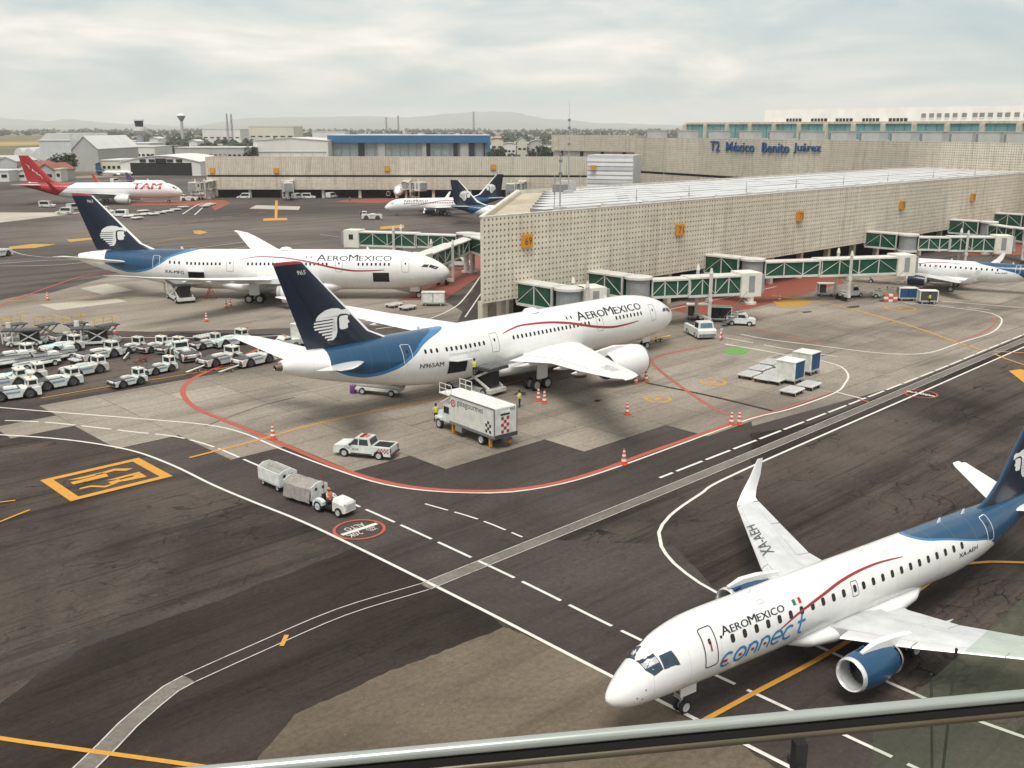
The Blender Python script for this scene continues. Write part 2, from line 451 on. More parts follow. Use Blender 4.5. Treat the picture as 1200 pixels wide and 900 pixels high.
def strip(name, pts, w, mat, z, parent, dash=None, world=False, straight=False):
    pts = pts if world else [at(*p) for p in pts]
    ln = [Vector((p[0], p[1])) for p in pts] if straight else smooth_line(pts)
    # resample for dashes
    if dash:
        on, off = dash; segs = []; cur = [ln[0]]; left = on; pen = True
        for a, b_ in zip(ln, ln[1:]):
            d = (b_ - a).length; t = 0
            if d < 1e-6: continue
            while d - t > left:
                t += left; p = a.lerp(b_, t / d)
                if pen: cur.append(p); segs.append(cur); cur = []
                else: cur = [p]
                pen = not pen; left = on if pen else off
            left -= d - t
            if pen: cur.append(b_)
        if pen and len(cur) > 1: segs.append(cur)
    else: segs = [ln]
    b = MB()
    for s in segs:
        vs = []
        for i, p in enumerate(s):
            d = (s[min(i + 1, len(s) - 1)] - s[max(i - 1, 0)])
            if d.length < 1e-6: d = Vector((1, 0))
            d.normalize(); n = Vector((-d.y, d.x)) * w / 2
            vs += [(*(p + n), z), (*(p - n), z)]
        b.add(vs, [(2 * i, 2 * i + 1, 2 * i + 3, 2 * i + 2) for i in range(len(s) - 1)])
    o = b.build(name, mat, parent, fix=False)
    if len(o.data.polygons) and o.data.polygons[0].normal.z < 0: o.data.flip_normals()
    return o

ground = sheet('ground', [(-21500, -21500), (21500, -21500), (21500, 21500), (-21500, 21500)], -0.06, FIELD)
apron = sheet('apron', [(-260, -260), (900, -260), (1000, 300), (760, 560), (300, 570), (180, 690), (-200, 900), (-400, 600)], 0.0, TAXI)
near_apron = psheet('asphalt_apron', [(-700, 700), (-420, 560), (-60, 400), (120, 388), (330, 392), (300, 440), (560, 380), (900, 350), (1200, 355), (1350, 300)] + [(1500, 560), (1300, 1400), (-300, 1600)], 0.006, ASPH2)
# older, streaky asphalt of the taxi lane in the left foreground and right
tl = psheet('asphalt_lane', [(-300, 540), (0, 512), (110, 520), (160, 530), (250, 569), (420, 640), (370, 660), (100, 745), (0, 825), (-300, 1000)], 0.012, ASPH)
psheet('asphalt_lane', [(640, 632), (760, 585), (900, 522), (1010, 472), (1200, 408), (1500, 330), (1700, 620), (1300, 900), (1000, 800), (850, 700), (790, 640)], 0.012, ASPH)
psheet('dark_asphalt_patch', [(-500, 1160), (0, 825), (100, 758), (250, 706), (420, 640), (560, 712), (590, 735), (470, 800), (345, 835), (300, 895), (250, 990), (-200, 1300)], 0.018, ASPHDK)
psheet('sealed_asphalt_patch', [(300, 895), (345, 838), (450, 790), (563, 746), (590, 735), (660, 765), (816, 846), (930, 910), (980, 940), (700, 1200), (150, 1200)], 0.022, BEIGE)
psheet('dark_service_road', [(880, 508), (950, 497), (1040, 461), (1200, 398), (1500, 300), (1500, 325), (1200, 408), (1000, 494), (932, 525), (880, 545)], 0.014, ASPHDK)
psheet('dark_parking_patch', [(-120, 410), (0, 392), (140, 388), (330, 392), (330, 410), (240, 436), (150, 455), (0, 476), (-120, 500)], 0.0165, ASPH)

# concrete stands: a base sheet with single slabs laid on it, joints open between them
cb = psheet('concrete_apron', [(-140, 384), (0, 352), (30, 345), (60, 343), (100, 332), (135, 322), (330, 322), (420, 330), (520, 352), (560, 376), (345, 384), (300, 386), (0, 393), (-140, 420)], 0.014, CONC)
CONC_BASE = ground_mat('joint_filler', (0.11, 0.095, 0.08), (0.085, 0.075, 0.065), (0.13, 0.115, 0.10), big=0.1)
SX, SY = 5.7, 4.75
ROWX = [72.1, 60.8, 49.3, 43.5, 43.5, 37.8, 37.8, 32.1, 32.1, 26.5, 32.2]
cells = []
for r, x0 in enumerate(ROWX):
    y0 = 49.85 + SY * r
    x = x0; xmax = 195 - 3.4 * max(0, 5 - r) if r < 9 else 124
    k = 0
    while x < xmax:
        if r == 9 and x < 26: pass
        cells.append((x, y0)); x += SX; k += 1
sb = MB()
for (x, y) in cells: sb.add([(x, y, 0.018), (x + SX, y, 0.018), (x + SX, y + SY, 0.018), (x, y + SY, 0.018)], [(0, 1, 2, 3)])
stand = sb.build('concrete_stand', CONC_BASE, fix=False); tag(stand, kind='structure')
SLAB = CONC.copy(); SLAB.name = 'slab_concrete'
_nt = SLAB.node_tree
_b = _nt.nodes['Principled BSDF']; _src = _b.inputs[0].links[0].from_socket
_oi = _nt.nodes.new('ShaderNodeObjectInfo')
_nt.links.new(nmixc(_nt, 1.0, _src, nramp(_nt, _oi.outputs['Random'], [(0.0, (0.90, 0.895, 0.89)), (0.85, (1.0, 1.0, 0.99)), (1.0, (1.14, 1.14, 1.14))]), 'MULTIPLY'), _b.inputs[0])
smb = MB(); g = 0.055
smb.box((SX / 2, SY / 2, 0.012), (SX - g, SY - g, 0.020))
slab0 = smb.build('concrete_slab', SLAB, stand)
cells.sort(key=lambda c: math.hypot(c[0], c[1]))
for i, (x, y) in enumerate(cells[:295]):
    o = slab0 if i == 0 else slab0.copy()
    if i: COL.objects.link(o); o.parent = stand
    o.location = (x, y, 0.018 + random.uniform(-0.001, 0.001))
rest = cells[295:]
if rest:
    rb = MB()
    for (x, y) in rest: rb.box((x + SX / 2, y + SY / 2, 0.030), (SX - g, SY - g, 0.020))
    tag(rb.build('concrete_slab', CONC, stand), kind='stuff')
# strip of concrete between the slabs and the service road on the right
sheet('concrete_apron', [(77.8, 48.9), (103.3, 46.3), (140, 47.2), (240, 46.0), (240, 52), (79, 49.84)], 0.012, CONC)
psheet('concrete_patch', [(94, 338), (125, 332.5), (157, 340), (121, 345.5)], 0.020, CONCW, cb)
psheet('concrete_patch', [(46, 357), (137, 350), (149, 353.5), (67, 363.5)], 0.020, CONCW, cb)
psheet('concrete_patch', [(-60, 262), (-20, 249), (98, 249), (70, 252.5), (-60, 268)], 0.008, CONCW, apron)
psheet('concrete_patch', [(300, 240.5), (352, 242), (350, 246), (292, 244.5)], 0.008, CONCW, apron)
# red painted stand areas
for poly in ([(466, 352), (500, 336), (545, 300), (566, 300), (566, 322), (520, 352)], [(780, 362), (870, 338), (905, 322), (980, 322), (990, 332), (880, 362), (820, 372)],
             [(150, 241), (162, 235.5), (262, 234.5), (270, 238), (252, 247), (246, 240.5)], [(392, 237), (410, 233.5), (520, 231), (522, 236), (440, 238)],
             [(1125, 300), (1150, 282), (1240, 280), (1240, 298)], [(445, 330), (480, 318), (520, 318), (500, 334)]):
    psheet('red_area', poly, 0.043, REDP, apron)
psheet('service_road', [(535, 380), (566, 318), (610, 280), (618, 296), (580, 352), (562, 385)], 0.045, ASPH2, apron)
psheet('service_road', [(690, 352), (800, 332), (1010, 296), (1010, 305), (800, 352), (735, 366)], 0.045, ASPH2, apron)

Z1, Z2, Z3 = 0.049, 0.053, 0.057
LN = apron
PW = lambda pts: [tuple(at(*p).xy) for p in pts]
strip('white_line', PW([(-60, 508), (0, 510), (60, 514), (110, 520), (160, 530), (205, 547), (250, 569), (300, 590)]) + [(34.75, 58), (34.95, 52), (35.05, 40), (34.95, 29), (34.9, 10)], 0.24, WLINE, Z1, LN, world=True)
strip('dashed_line', PW([(-40, 491), (0, 493), (50, 495), (100, 500), (160, 507), (205, 512), (250, 524), (300, 545), (345, 563)]) + [(39.2, 62), (39.4, 54), (39.3, 41), (38.9, 30), (38.8, 10)], 0.22, WLINE, Z1, LN, (3.4, 0.7), world=True)
L3 = [(-40, 475), (0, 478), (60, 483), (150, 490), (240, 498), (285, 508), (330, 527), (400, 553), (450, 568), (500, 575.5), (550, 578), (600, 577), (660, 567), (720, 549), (800, 520), (880, 491), (925, 480), (978, 461), (990, 450), (994, 440), (985, 430), (960, 422.5), (920, 416), (850, 403.5)]
strip('white_line', L3, 0.22, WLINE, Z1, LN)
strip('red_line', [(345, 395), (300, 411), (262, 428), (228, 443), (215, 455), (217, 467), (232, 480), (265, 494), (300, 508), (345, 527), (390, 546), (430, 560), (480, 571), (540, 576), (600, 574.8), (655, 566), (705, 551.5), (760, 531), (860, 496)], 0.55, RLINE, Z2, LN)
strip('red_line', [(868, 493), (925, 477.5), (975, 460)], 0.25, RWORN, Z2, LN)
strip('red_line', [(857, 488), (835, 478), (800, 455), (775, 436), (764, 424), (775, 417), (830, 405)], 0.45, RWORN, Z2, LN)
strip('white_line', [(868, 392), (900, 398), (960, 405.5), (1020, 413), (1062, 415.5), (1092, 413), (1125, 402), (1162, 390), (1174, 377), (1168, 370), (1150, 365), (1097, 358.5), (1060, 355)], 0.22, WLINE, Z1, LN)
strip('red_line', [(1120, 401), (1150, 390.5), (1166, 380), (1164, 373)], 0.3, RWORN, Z1, LN)
strip('red_line', [(880, 383), (920, 394), (960, 402.5)], 0.4, RWORN, Z1, LN)
strip('white_line', [(1100, 353), (1200, 361), (1300, 369)], 0.22, WLINE, Z1, LN)
strip('dashed_line', [(1086, 356), (1160, 363.5)], 0.2, WLINE, Z1, LN, (4, 2))
strip('dashed_line', [(850, 396), (920, 409), (982, 418.5)], 0.2, WLINE, Z1, LN, (4.4, 1.6))
strip('white_line', [(230, 47.4), (132.3, 44.47), (100, 43.45), (66.4, 42.44)] + PW([(820, 580), (785, 605), (772, 625), (775, 641), (790, 661), (820, 684), (852, 702), (900, 728), (940, 750), (985, 770), (1040, 800), (1090, 822), (1150, 847), (1230, 875)]), 0.24, WLINE, Z1, LN, world=True)
strip('dashed_line', [(230, 49.2), (141, 47.5), (115, 46.75), (98, 46.45), (80, 46.25), (66.5, 46.1), (60.2, 46.0)], 0.26, WLINE, Z1, LN, (3.6, 0.5), world=True)
strip('dashed_line', [(498, 591), (560, 609), (612, 630)], 0.16, WLINE, Z1, LN, (2.2, 0.6))
strip('white_line', [(980, 460), (1012, 468)], 0.25, WLINE, Z2, LN)
# drain channel crossing the whole foreground
DR = [(-40, 1010), (95, 905), (150, 850), (200, 808), (222, 796)]
strip('drain_channel', DR, 0.95, DRAIN, 0.0455, LN)
strip('drain_channel', [(222, 796), (300, 761), (400, 718), (498, 688)], 0.95, ASPHDK, 0.0455, LN)
D3 = [(34.55, 43.75), (60, 44.05), (90, 44.75), (137, 46.1), (230, 48.3)]
strip('drain_channel', D3, 0.85, DRAIN, 0.0455, LN, world=True)
def offset_line(px, d):
    ln = smooth_line([at(*p) for p in px] if px is not D3 else px); out = []
    for i, p in enumerate(ln):
        t = (ln[min(i + 1, len(ln) - 1)] - ln[max(i - 1, 0)]).normalized(); out.append(p + Vector((-t.y, t.x)) * d)
    return out
for px in (DR, [(222, 796), (300, 761), (400, 718), (498, 688)], D3):
    for s in (1, -1): strip('drain_edge', offset_line(px, 0.49 * s), 0.07, WTHIN, Z1, LN, world=True, straight=True)
# lead-in lines
strip('orange_line', [(222, 537), (300, 517), (360, 500), (440, 482), (520, 466), (600, 449), (760, 413)], 0.32, YLINE, Z3, LN)
strip('yellow_line', [(48, 467), (130, 453), (240, 435.5), (330, 420)], 0.2, YLINE, Z2, LN)
strip('orange_line', [(-120, 845), (0, 866), (70, 876), (235, 899), (400, 925)], 0.28, YLINE, Z2, LN)
strip('orange_line', [(-60, 596), (18, 587)], 0.18, YLINE, Z2, LN)
strip('orange_line', [(-60, 637), (0, 612), (35, 598)], 0.2, YLINE, Z2, LN)
strip('orange_line', [(816, 850), (880, 815), (950, 778), (1010, 742), (1060, 705), (1100, 675), (1122, 662), (1160, 659), (1260, 662)], 0.3, YLINE, Z2, LN)
strip('orange_line', [(-60, 353.5), (0, 353), (130, 350), (230, 348), (300, 349.5), (470, 349)], 0.3, YLINE, Z2, LN)
strip('red_line', [(-60, 384), (0, 358), (60, 336), (100, 323), (140, 318)], 0.4, RLINE, Z1, LN)
strip('orange_line', [(905, 346.5), (975, 357), (1060, 380), (1120, 401), (1150, 411)], 0.4, YWORN, Z2, LN)
strip('orange_line', [(1165, 415), (1185, 423), (1240, 440)], 0.3, YLINE, Z2, LN)
strip('orange_line', [(1165, 412), (1240, 416)], 0.3, YLINE, Z2, LN)
strip('sealed_joint', [(757, 449), (830, 464), (905, 482)], 0.5, ASPHDK, 0.047, LN)
for px_ in ([(560, 462), (640, 440), (700, 424)], [(575, 470), (650, 447), (712, 430)], [(240, 500), (300, 478), (345, 466)], [(480, 500), (560, 478)], [(905, 420), (980, 396), (1060, 372)], [(930, 428), (1010, 402)], [(350, 395), (420, 380), (520, 366)]):
    strip('tyre_mark', px_, 0.28, TYREM, 0.0465, LN)
for (px_, py_, rx_, ry_) in ((680, 442, .9, .5), (672, 432, .6, .4), (610, 462, .8, .5), (1000, 360, 1.6, .6), (945, 366, 1.0, .5), (300, 352, 1.2, .6), (485, 349, .7, .4), (560, 500, .6, .4), (700, 470, .5, .35), (865, 560, .6, .3)):
    c_ = at(px_, py_); q_ = [(c_.x + rx_ * (1 + .25 * math.sin(3 * a_ + px_)) * math.cos(a_), c_.y + ry_ * (1 + .3 * math.cos(2 * a_ + py_)) * math.sin(a_)) for a_ in [2 * math.pi * k_ / 18 for k_ in range(18)]]
    sheet('oil_stain', q_, 0.0475, OILM, LN)
strip('orange_mark', [(330, 758), (336, 745)], 0.25, YLINE, Z3, LN)
psheet('yellow_area', [(912, 360), (905, 353), (935, 351), (955, 354), (938, 360)], Z2, YWORN, LN)
psheet('green_area', [(846, 412), (858, 407.5), (880, 409.5), (872, 416), (852, 415.5)], Z2, GREENP, LN)
strip('white_line', [(850, 404), (870, 407), (920, 416)], 0.22, WLINE, Z2, LN)
for (cx, cy, r) in ((771, 468, 1.25), (836, 448, 1.3), (1055, 361.5, 2.2)):
    c = at(cx, cy); n = 20
    strip('yellow_ring', [(c.x + r * math.cos(2 * math.pi * k / n), c.y + r * math.sin(2 * math.pi * k / n)) for k in range(n + 1)], 0.34, YWORN, Z2, LN, world=True)
    strip('yellow_number', [(c.x - .5, c.y), (c.x + .5, c.y)], 0.4, YLINE, Z2, LN, world=True, straight=True)
# far taxiway marks
for poly in ([(10, 289.5), (38, 286), (66, 286.5), (40, 291), (12, 292)], [(78, 281), (110, 278.5), (112, 280.5), (82, 284)], [(226, 270.5), (234, 270), (244, 272.5), (234, 275), (228, 274)],
             [(445, 266), (473, 263.5), (474, 267), (446, 269)]):
    psheet('yellow_mark', poly, Z2, YWORN, LN)
psheet('orange_mark', [(322.5, 235), (325.5, 235), (325, 256), (321.8, 256)], Z2, YLINE, LN)
psheet('orange_mark', [(309, 256.2), (336, 255.5), (337, 258), (308, 259)], Z2, YLINE, LN)
strip('dashed_line', [(147, 271.5), (200, 264), (260, 255), (300, 250), (330, 246)], 0.35, YWORN, Z1, LN, (5, 4))
strip('white_line', [(0, 309), (60, 305), (120, 303.5), (230, 291), (300, 282)], 0.35, WTHIN, Z1, LN)
strip('white_line', [(0, 312), (60, 311), (120, 306), (235, 296), (300, 288)], 0.3, WTHIN, Z1, LN)
strip('white_line', [(5, 291), (30, 299), (70, 302), (130, 301)], 0.3, WTHIN, Z1, LN)
strip('white_line', [(120, 257), (180, 251)], 0.3, WTHIN, Z1, LN)
strip('white_line', [(130, 396), (260, 396), (330, 393.5)], 0.25, WLINE, Z1, LN)
strip('white_line', [(355, 393), (385, 392.5)], 0.25, WLINE, Z1, LN)
strip('white_line', [(440, 386), (490, 378), (530, 362), (548, 345), (567, 318)], 0.25, WLINE, Z1, LN)
strip('white_line', [(545, 372), (566, 341)], 0.2, WLINE, Z1, LN)
strip('white_line', [(452, 280), (455, 276), (470, 274), (500, 281), (540, 290)], 0.25, WTHIN, Z1, LN)
strip('white_line', [(375, 275), (440, 283), (500, 290)], 0.25, WTHIN, Z1, LN)
strip('white_line', [(214, 251), (232, 240), (248, 237)], 0.4, WLINE, Z1, LN)
strip('white_line', [(228, 252), (240, 241)], 0.4, WLINE, Z1, LN)
strip('dashed_line', [(735, 357), (830, 338), (900, 326)], 0.2, WLINE, Z1, LN, (2.5, 2))
strip('white_line', [(770, 366), (860, 347), (910, 336)], 0.22, WLINE, Z1, LN)
strip('orange_line', [(120, 302), (200, 281), (300, 268)], 0.3, YWORN, Z1, LN)

# framed stand number in orange on the taxi lane
def flat_poly(name, polys, mat, z, parent):
    b = MB()
    for p in polys: b.add([(*at(*q).xy, z) for q in p], [tuple(range(len(p)))])
    o = b.build(name, mat, parent, fix=False)
    if o.data.polygons[0].normal.z < 0: o.data.flip_normals()
    return o
bx = [(24.4, 73.1), (32.5, 73.2), (32.5, 79.4), (24.5, 79.4)]
w = 0.62
for a, b_ in (((24.45, 73.4), (32.45, 73.4)), ((24.45, 79.1), (32.45, 79.1))): strip('stand_frame', [a, b_], w, YLINE, Z1, LN, world=True, straight=True)
for a, b_ in (((24.85, 73.71), (24.85, 78.79)), ((32.05, 73.71), (32.05, 78.79))): strip('stand_frame', [a, b_], 0.8, YLINE, Z1, LN, world=True, straight=True)
def zz(x, y): return (40 + x / 7.06, 530 + y / 7.06)
flat_poly('stand_number', [[zz(275, 235), zz(560, 170), zz(575, 182), zz(375, 228)][:4], [zz(300, 252), zz(400, 228), zz(425, 247), zz(325, 271)], [zz(400, 229), zz(405, 226), zz(515, 200), zz(505, 190), zz(585, 172), zz(617, 203), zz(430, 247)],
    [zz(560, 170), zz(585, 180), zz(670, 157), zz(760, 158), zz(822, 137), zz(760, 138), zz(660, 139)]], YLINE, Z1, LN)
flat_poly('stand_number', [[zz(590, 238), zz(870, 165), zz(885, 178), zz(690, 228)], [zz(612, 252), zz(700, 228), zz(735, 242), zz(640, 270)], [zz(715, 232), zz(830, 204), zz(810, 196), zz(885, 176), zz(932, 207), zz(740, 246)],
    [zz(640, 268), zz(700, 256), zz(590, 296), zz(470, 292), zz(372, 312), zz(380, 300), zz(470, 278), zz(580, 282)]], YLINE, Z1, LN)
flat_poly('orange_mark', [[(1182, 435), (1196, 433), (1230, 441), (1230, 455), (1200, 449)]], YLINE, Z1, LN)
# painted round stop mark with a bar
c = at(421, 621); n = 40; r = 1.72
strip('stop_ring', [(c.x + r * math.cos(2 * math.pi * k / n), c.y + r * math.sin(2 * math.pi * k / n)) for k in range(n + 1)], 0.22, RLINE, Z2, LN, world=True)
strip('stop_bar', [(c.x - 1.45, c.y), (c.x + 1.5, c.y)], 0.36, WLINE, Z3, LN, world=True, straight=True)
put_text('stop_lettering', 'ALTO', WLINE, LN, (c.x + 0.8, c.y + 0.85, Z3), (-1, 0, 0), (0, -1, 0), 1.6, 0.6)
put_text('stop_lettering', '20K', WLINE, LN, (c.x - 0.2, c.y - 0.22, Z3), (-1, 0, 0), (0, -1, 0), 1.1, 0.62)
put_text('stop_lettering', 'VEL.', WLINE, LN, (c.x + 1.0, c.y - 0.56, Z3), (-1, 0, 0), (0, -1, 0), 0.8, 0.3)
put_text('stop_lettering', 'MAX.', WLINE, LN, (c.x + 1.0, c.y - 0.2, Z3), (-1, 0, 0), (0, -1, 0), 0.8, 0.3)
c2 = at(1079, 462)
strip('stop_ring', [(c2.x + 1.6 * math.cos(2 * math.pi * k / n), c2.y + 1.6 * math.sin(2 * math.pi * k / n)) for k in range(n + 1)], 0.2, RLINE, Z2, LN, world=True)
strip('stop_bar', [(c2.x, c2.y - 1.5), (c2.x, c2.y + 1.5)], 0.3, WLINE, Z3, LN, world=True, straight=True)
put_text('stop_lettering', 'ALTO', WLINE, LN, (c2.x - 0.3, c2.y + 0.9, Z3), (0, -1, 0), (1, 0, 0), 1.8, 0.8)
strip('red_mark', [(1005, 468), (1020, 472)], 0.3, RLINE, Z3, LN)
# ------------------------------------------------------------------ aircraft
def interp_prof(P, s):
    """smooth interpolation of (station, centre height, half width, half height)"""
    n = len(P)
    if s <= P[0][0]: return P[0][1:]
    if s >= P[-1][0]: return P[-1][1:]
    i = max(k for k in range(n - 1) if P[k][0] <= s)
    a, b = P[i], P[i + 1]; h = b[0] - a[0]; t = (s - a[0]) / h
    out = []
    for c in (1, 2, 3):
        def slope(k):
            if k <= 0: return (P[1][c] - P[0][c]) / (P[1][0] - P[0][0])
            if k >= n - 1: return (P[-1][c] - P[-2][c]) / (P[-1][0] - P[-2][0])
            d0 = (P[k][c] - P[k - 1][c]) / (P[k][0] - P[k - 1][0]); d1 = (P[k + 1][c] - P[k][c]) / (P[k + 1][0] - P[k][0])
            return 0.0 if d0 * d1 <= 0 else 2 * d0 * d1 / (d0 + d1)
        m0, m1 = slope(i) * h, slope(i + 1) * h
        out.append((2 * t ** 3 - 3 * t * t + 1) * a[c] + (t ** 3 - 2 * t * t + t) * m0 + (-2 * t ** 3 + 3 * t * t) * b[c] + (t ** 3 - t * t) * m1)
    return tuple(out)

class Body:
    """fuselage surface: local x runs forward (nose at 0), y to port, z up"""
    def __init__(s, P): s.P = P; s.L = P[-1][0]
    def pt(s, st, phi, side, off=0.0):
        """phi in radians from the waist upwards; side +1 port, -1 starboard"""
        zc, w, h = interp_prof(s.P, st)
        return Vector((-st, side * (w + off) * math.cos(phi), zc + (h + off) * math.sin(phi)))
    def wrap(s, st, v, side, off=0.012):
        zc, w, h = interp_prof(s.P, st); r = (w + h) / 2
        return s.pt(st, v / r, side, off)

def fuselage_mesh(body, mats, parent, step=0.5, n=40, s0=0.0):
    b = MB(); sts = []; t = 0.0
    P = body.P
    sts = [0, .03, .1, .2, .35, .55, .8, 1.1, 1.5, 2.0, 2.5, 3, 3.6, 4.3, 5]
    t = 6.0
    while t < body.L - 0.3: sts.append(t); t += 1.0
    sts.append(body.L)
    rings = []
    for st in sts:
        zc, w, h = interp_prof(P, st)
        rings.append([(-st, w * math.cos(2 * math.pi * k / n), zc + h * math.sin(2 * math.pi * k / n)) for k in range(n)])
    b.loft(rings)
    return b.build('fuselage', mats, parent, smooth=True, sharp=60)

AIRFOIL = [(1.0, 0.0), (0.8, .028), (0.6, .053), (0.4, .066), (0.25, .064), (0.12, .05), (0.05, .033), (0.015, .018), (0, 0), (.015, -.014), (.06, -.024), (.15, -.034), (.3, -.038), (.5, -.032), (.7, -.016), (.85, -.005)]
def foil_ring(le, chord, thick, up, c0=0.0, c1=1.0, fwd=(1, 0, 0)):
    """airfoil outline between chord fractions c0..c1; thick scales 12 % section"""
    up = Vector(up); le = Vector(le); f = Vector(fwd); pts = []
    def half(u, sgn):
        prof = [p for p in AIRFOIL if (p[1] >= 0 if sgn > 0 else p[1] <= 0) or p[0] in (0, 1.0)]
        prof = sorted(prof, key=lambda p: p[0])
        for a, b_ in zip(prof, prof[1:]):
            if a[0] <= u <= b_[0]:
                t = (u - a[0]) / max(1e-9, b_[0] - a[0]); return a[1] + (b_[1] - a[1]) * t
        return 0
    us = [c0 + (c1 - c0) * (0.5 - 0.5 * math.cos(math.pi * k / 7)) for k in range(8)]
    ring = [(u, half(u, 1)) for u in reversed(us)] + [(u, half(u, -1)) for u in us]
    if c0 == 0: ring.pop(8)
    return [le - f * (u * chord) + up * (z * chord * thick) for u, z in ring]
def wing_loft(name, secs, mat, parent, c0=0.0, c1=1.0, side=1, smooth=True, sharp=35, y0=None, y1=None, lift=0.0):
    """secs: (y, station of leading edge, height, chord, thickness, up vector)"""
    b = MB(); rings = []
    S = list(secs)
    if y0 is not None:
        def at_y(y):
            for a, c in zip(secs, secs[1:]):
                if a[0] <= y <= c[0] or c[0] <= y <= a[0]:
                    t = (y - a[0]) / (c[0] - a[0])
                    return tuple(a[i] + (c[i] - a[i]) * t for i in range(5)) + (a[5],)
            return secs[-1]
        S = [at_y(y0)] + [q for q in secs if y0 + .05 < q[0] < y1 - .05] + [at_y(y1)]
    for y, st, z, ch, th, up in S:
        rings.append(foil_ring((-st, side * y, z + lift), ch, th, (up[0], side * up[1], up[2]), c0, c1))
    b.loft(rings)
    return b.build(name, mat, parent, smooth=smooth, sharp=sharp)

FINP = [(0, 0), (.01, .013), (.05, .03), (.15, .05), (.3, .06), (.55, .055), (.8, .03), (1, .004)]
def fin_half(u):
    for a, c in zip(FINP, FINP[1:]):
        if a[0] <= u <= c[0]: return a[1] + (c[1] - a[1]) * (u - a[0]) / (c[0] - a[0])
    return .004
def fin_ring(st, z, chord, th, c0=0.0, c1=1.0, proud=0.0):
    us = [c0 + (c1 - c0) * (0.5 - 0.5 * math.cos(math.pi * k / 7)) for k in range(8)]
    ring = [(u, fin_half(u) * th * chord + proud) for u in reversed(us)] + [(u, -fin_half(u) * th * chord - proud) for u in us]
    if c0 == 0: ring.pop(8)
    return [(-(st + u * chord) + (proud * 2 if u == 0 else 0), v, z) for u, v in ring]
def fin_loft(name, secs, mat, parent, c0=0.0, c1=1.0, proud=0.0):
    b = MB(); b.loft([fin_ring(st, z, ch, th, c0, c1, proud) for st, z, ch, th in secs])
    return b.build(name, mat, parent, smooth=True, sharp=50)
def fin_surface(secs):
    def yh(s_, z):
        for a, c in zip(secs, secs[1:]):
            if z <= c[1] or c is secs[-1]:
                q = max(0, min(1, (z - a[1]) / (c[1] - a[1])))
                le, ch, th = a[0] + q * (c[0] - a[0]), a[2] + q * (c[2] - a[2]), a[3] + q * (c[3] - a[3])
                u = min(1, max(0, (s_ - le) / ch)); return fin_half(u) * ch * th + .02
    return yh

def decal_mesh(name, polys, mapper, mat, parent, cut=0.15, cutx=1.0):
    """flat print (u, v polygons) bent on to a surface by mapper(u, v)"""
    bm = bmesh.new()
    for vs, fs in polys:
        bv = [bm.verts.new((x, y, 0)) for x, y in vs]
        for f in fs:
            try: bm.faces.new([bv[i] for i in f])
            except ValueError: pass
    if cut:
        ys = [v.co.y for v in bm.verts]; xs = [v.co.x for v in bm.verts]
        for ax, lo, hi, st in ((1, min(ys), max(ys), cut), (0, min(xs), max(xs), cutx)):
            t = lo + st
            while t < hi:
                co = [0, 0, 0]; no = [0, 0, 0]; co[ax] = t; no[ax] = 1
                bmesh.ops.bisect_plane(bm, geom=bm.verts[:] + bm.edges[:] + bm.faces[:], plane_co=co, plane_no=no)
                t += st
    for v in bm.verts: v.co = mapper(v.co.x, v.co.y)
    me = bpy.data.meshes.new(name); bm.to_mesh(me); bm.free()
    me.materials.append(mat)
    me.polygons.foreach_set('use_smooth', [True] * len(me.polygons))
    return link(name, me, parent)

def ribbon(pts, width):
    """polygon strip along a poly-line with width (number or list) in (u, v)"""
    vs, fs = [], []; n = len(pts)
    for i, p in enumerate(pts):
        a = Vector(pts[max(i - 1, 0)]); b = Vector(pts[min(i + 1, n - 1)]); d = (b - a)
        d = d.normalized() if d.length > 1e-9 else Vector((1, 0))
        nrm = Vector((-d.y, d.x)); w = (width[i] if isinstance(width, list) else width) / 2
        vs += [tuple(Vector(p) + nrm * w), tuple(Vector(p) - nrm * w)]
    fs = [(2 * i, 2 * i + 1, 2 * i + 3, 2 * i + 2) for i in range(n - 1)]
    return vs, fs
def rrect(cx, cy, w, h, r, n=4):
    pts = []
    for qx, qy, a0 in ((1, 1, 0), (-1, 1, 90), (-1, -1, 180), (1, -1, 270)):
        for k in range(n + 1):
            a = R_(a0 + 90 * k / n); pts.append((cx + qx * (w / 2 - r) + r * math.cos(a), cy + qy * (h / 2 - r) + r * math.sin(a)))
    return pts
def rrect_frame(cx, cy, w, h, r, t):
    o = rrect(cx, cy, w, h, r); i = rrect(cx, cy, w - 2 * t, h - 2 * t, max(.01, r - t)); n = len(o)
    return o + i, [(k, (k + 1) % n, n + (k + 1) % n, n + k) for k in range(n)]

EAGLE = dict(
    head=[(0.30, 0.98), (0.48, 1.0), (0.66, 0.97), (0.76, 0.90), (0.90, 0.91), (0.97, 0.84), (0.985, 0.70), (0.93, 0.73), (0.86, 0.76), (0.70, 0.77), (0.62, 0.70), (0.60, 0.55), (0.60, 0.25), (0.56, 0.10), (0.48, 0.0), (0.33, 0.0), (0.50, 0.10), (0.50, 0.2), (0.42, 0.72), (0.2, 0.88)],
    face=[(0.665, 0.66), (0.70, 0.72), (0.84, 0.73), (0.92, 0.71), (0.90, 0.60), (0.95, 0.50), (0.89, 0.46), (0.89, 0.33), (0.82, 0.30), (0.70, 0.30), (0.665, 0.36)],
    feathers=[((0.06, 0.66), (0.52, 0.745)), ((0.01, 0.565), (0.55, 0.655)), ((0.0, 0.47), (0.56, 0.565)), ((0.02, 0.375), (0.56, 0.475)), ((0.12, 0.28), (0.57, 0.385)), ((0.20, 0.185), (0.56, 0.295)), ((0.27, 0.09), (0.55, 0.205)), ((0.33, 0.0), (0.50, 0.105))])
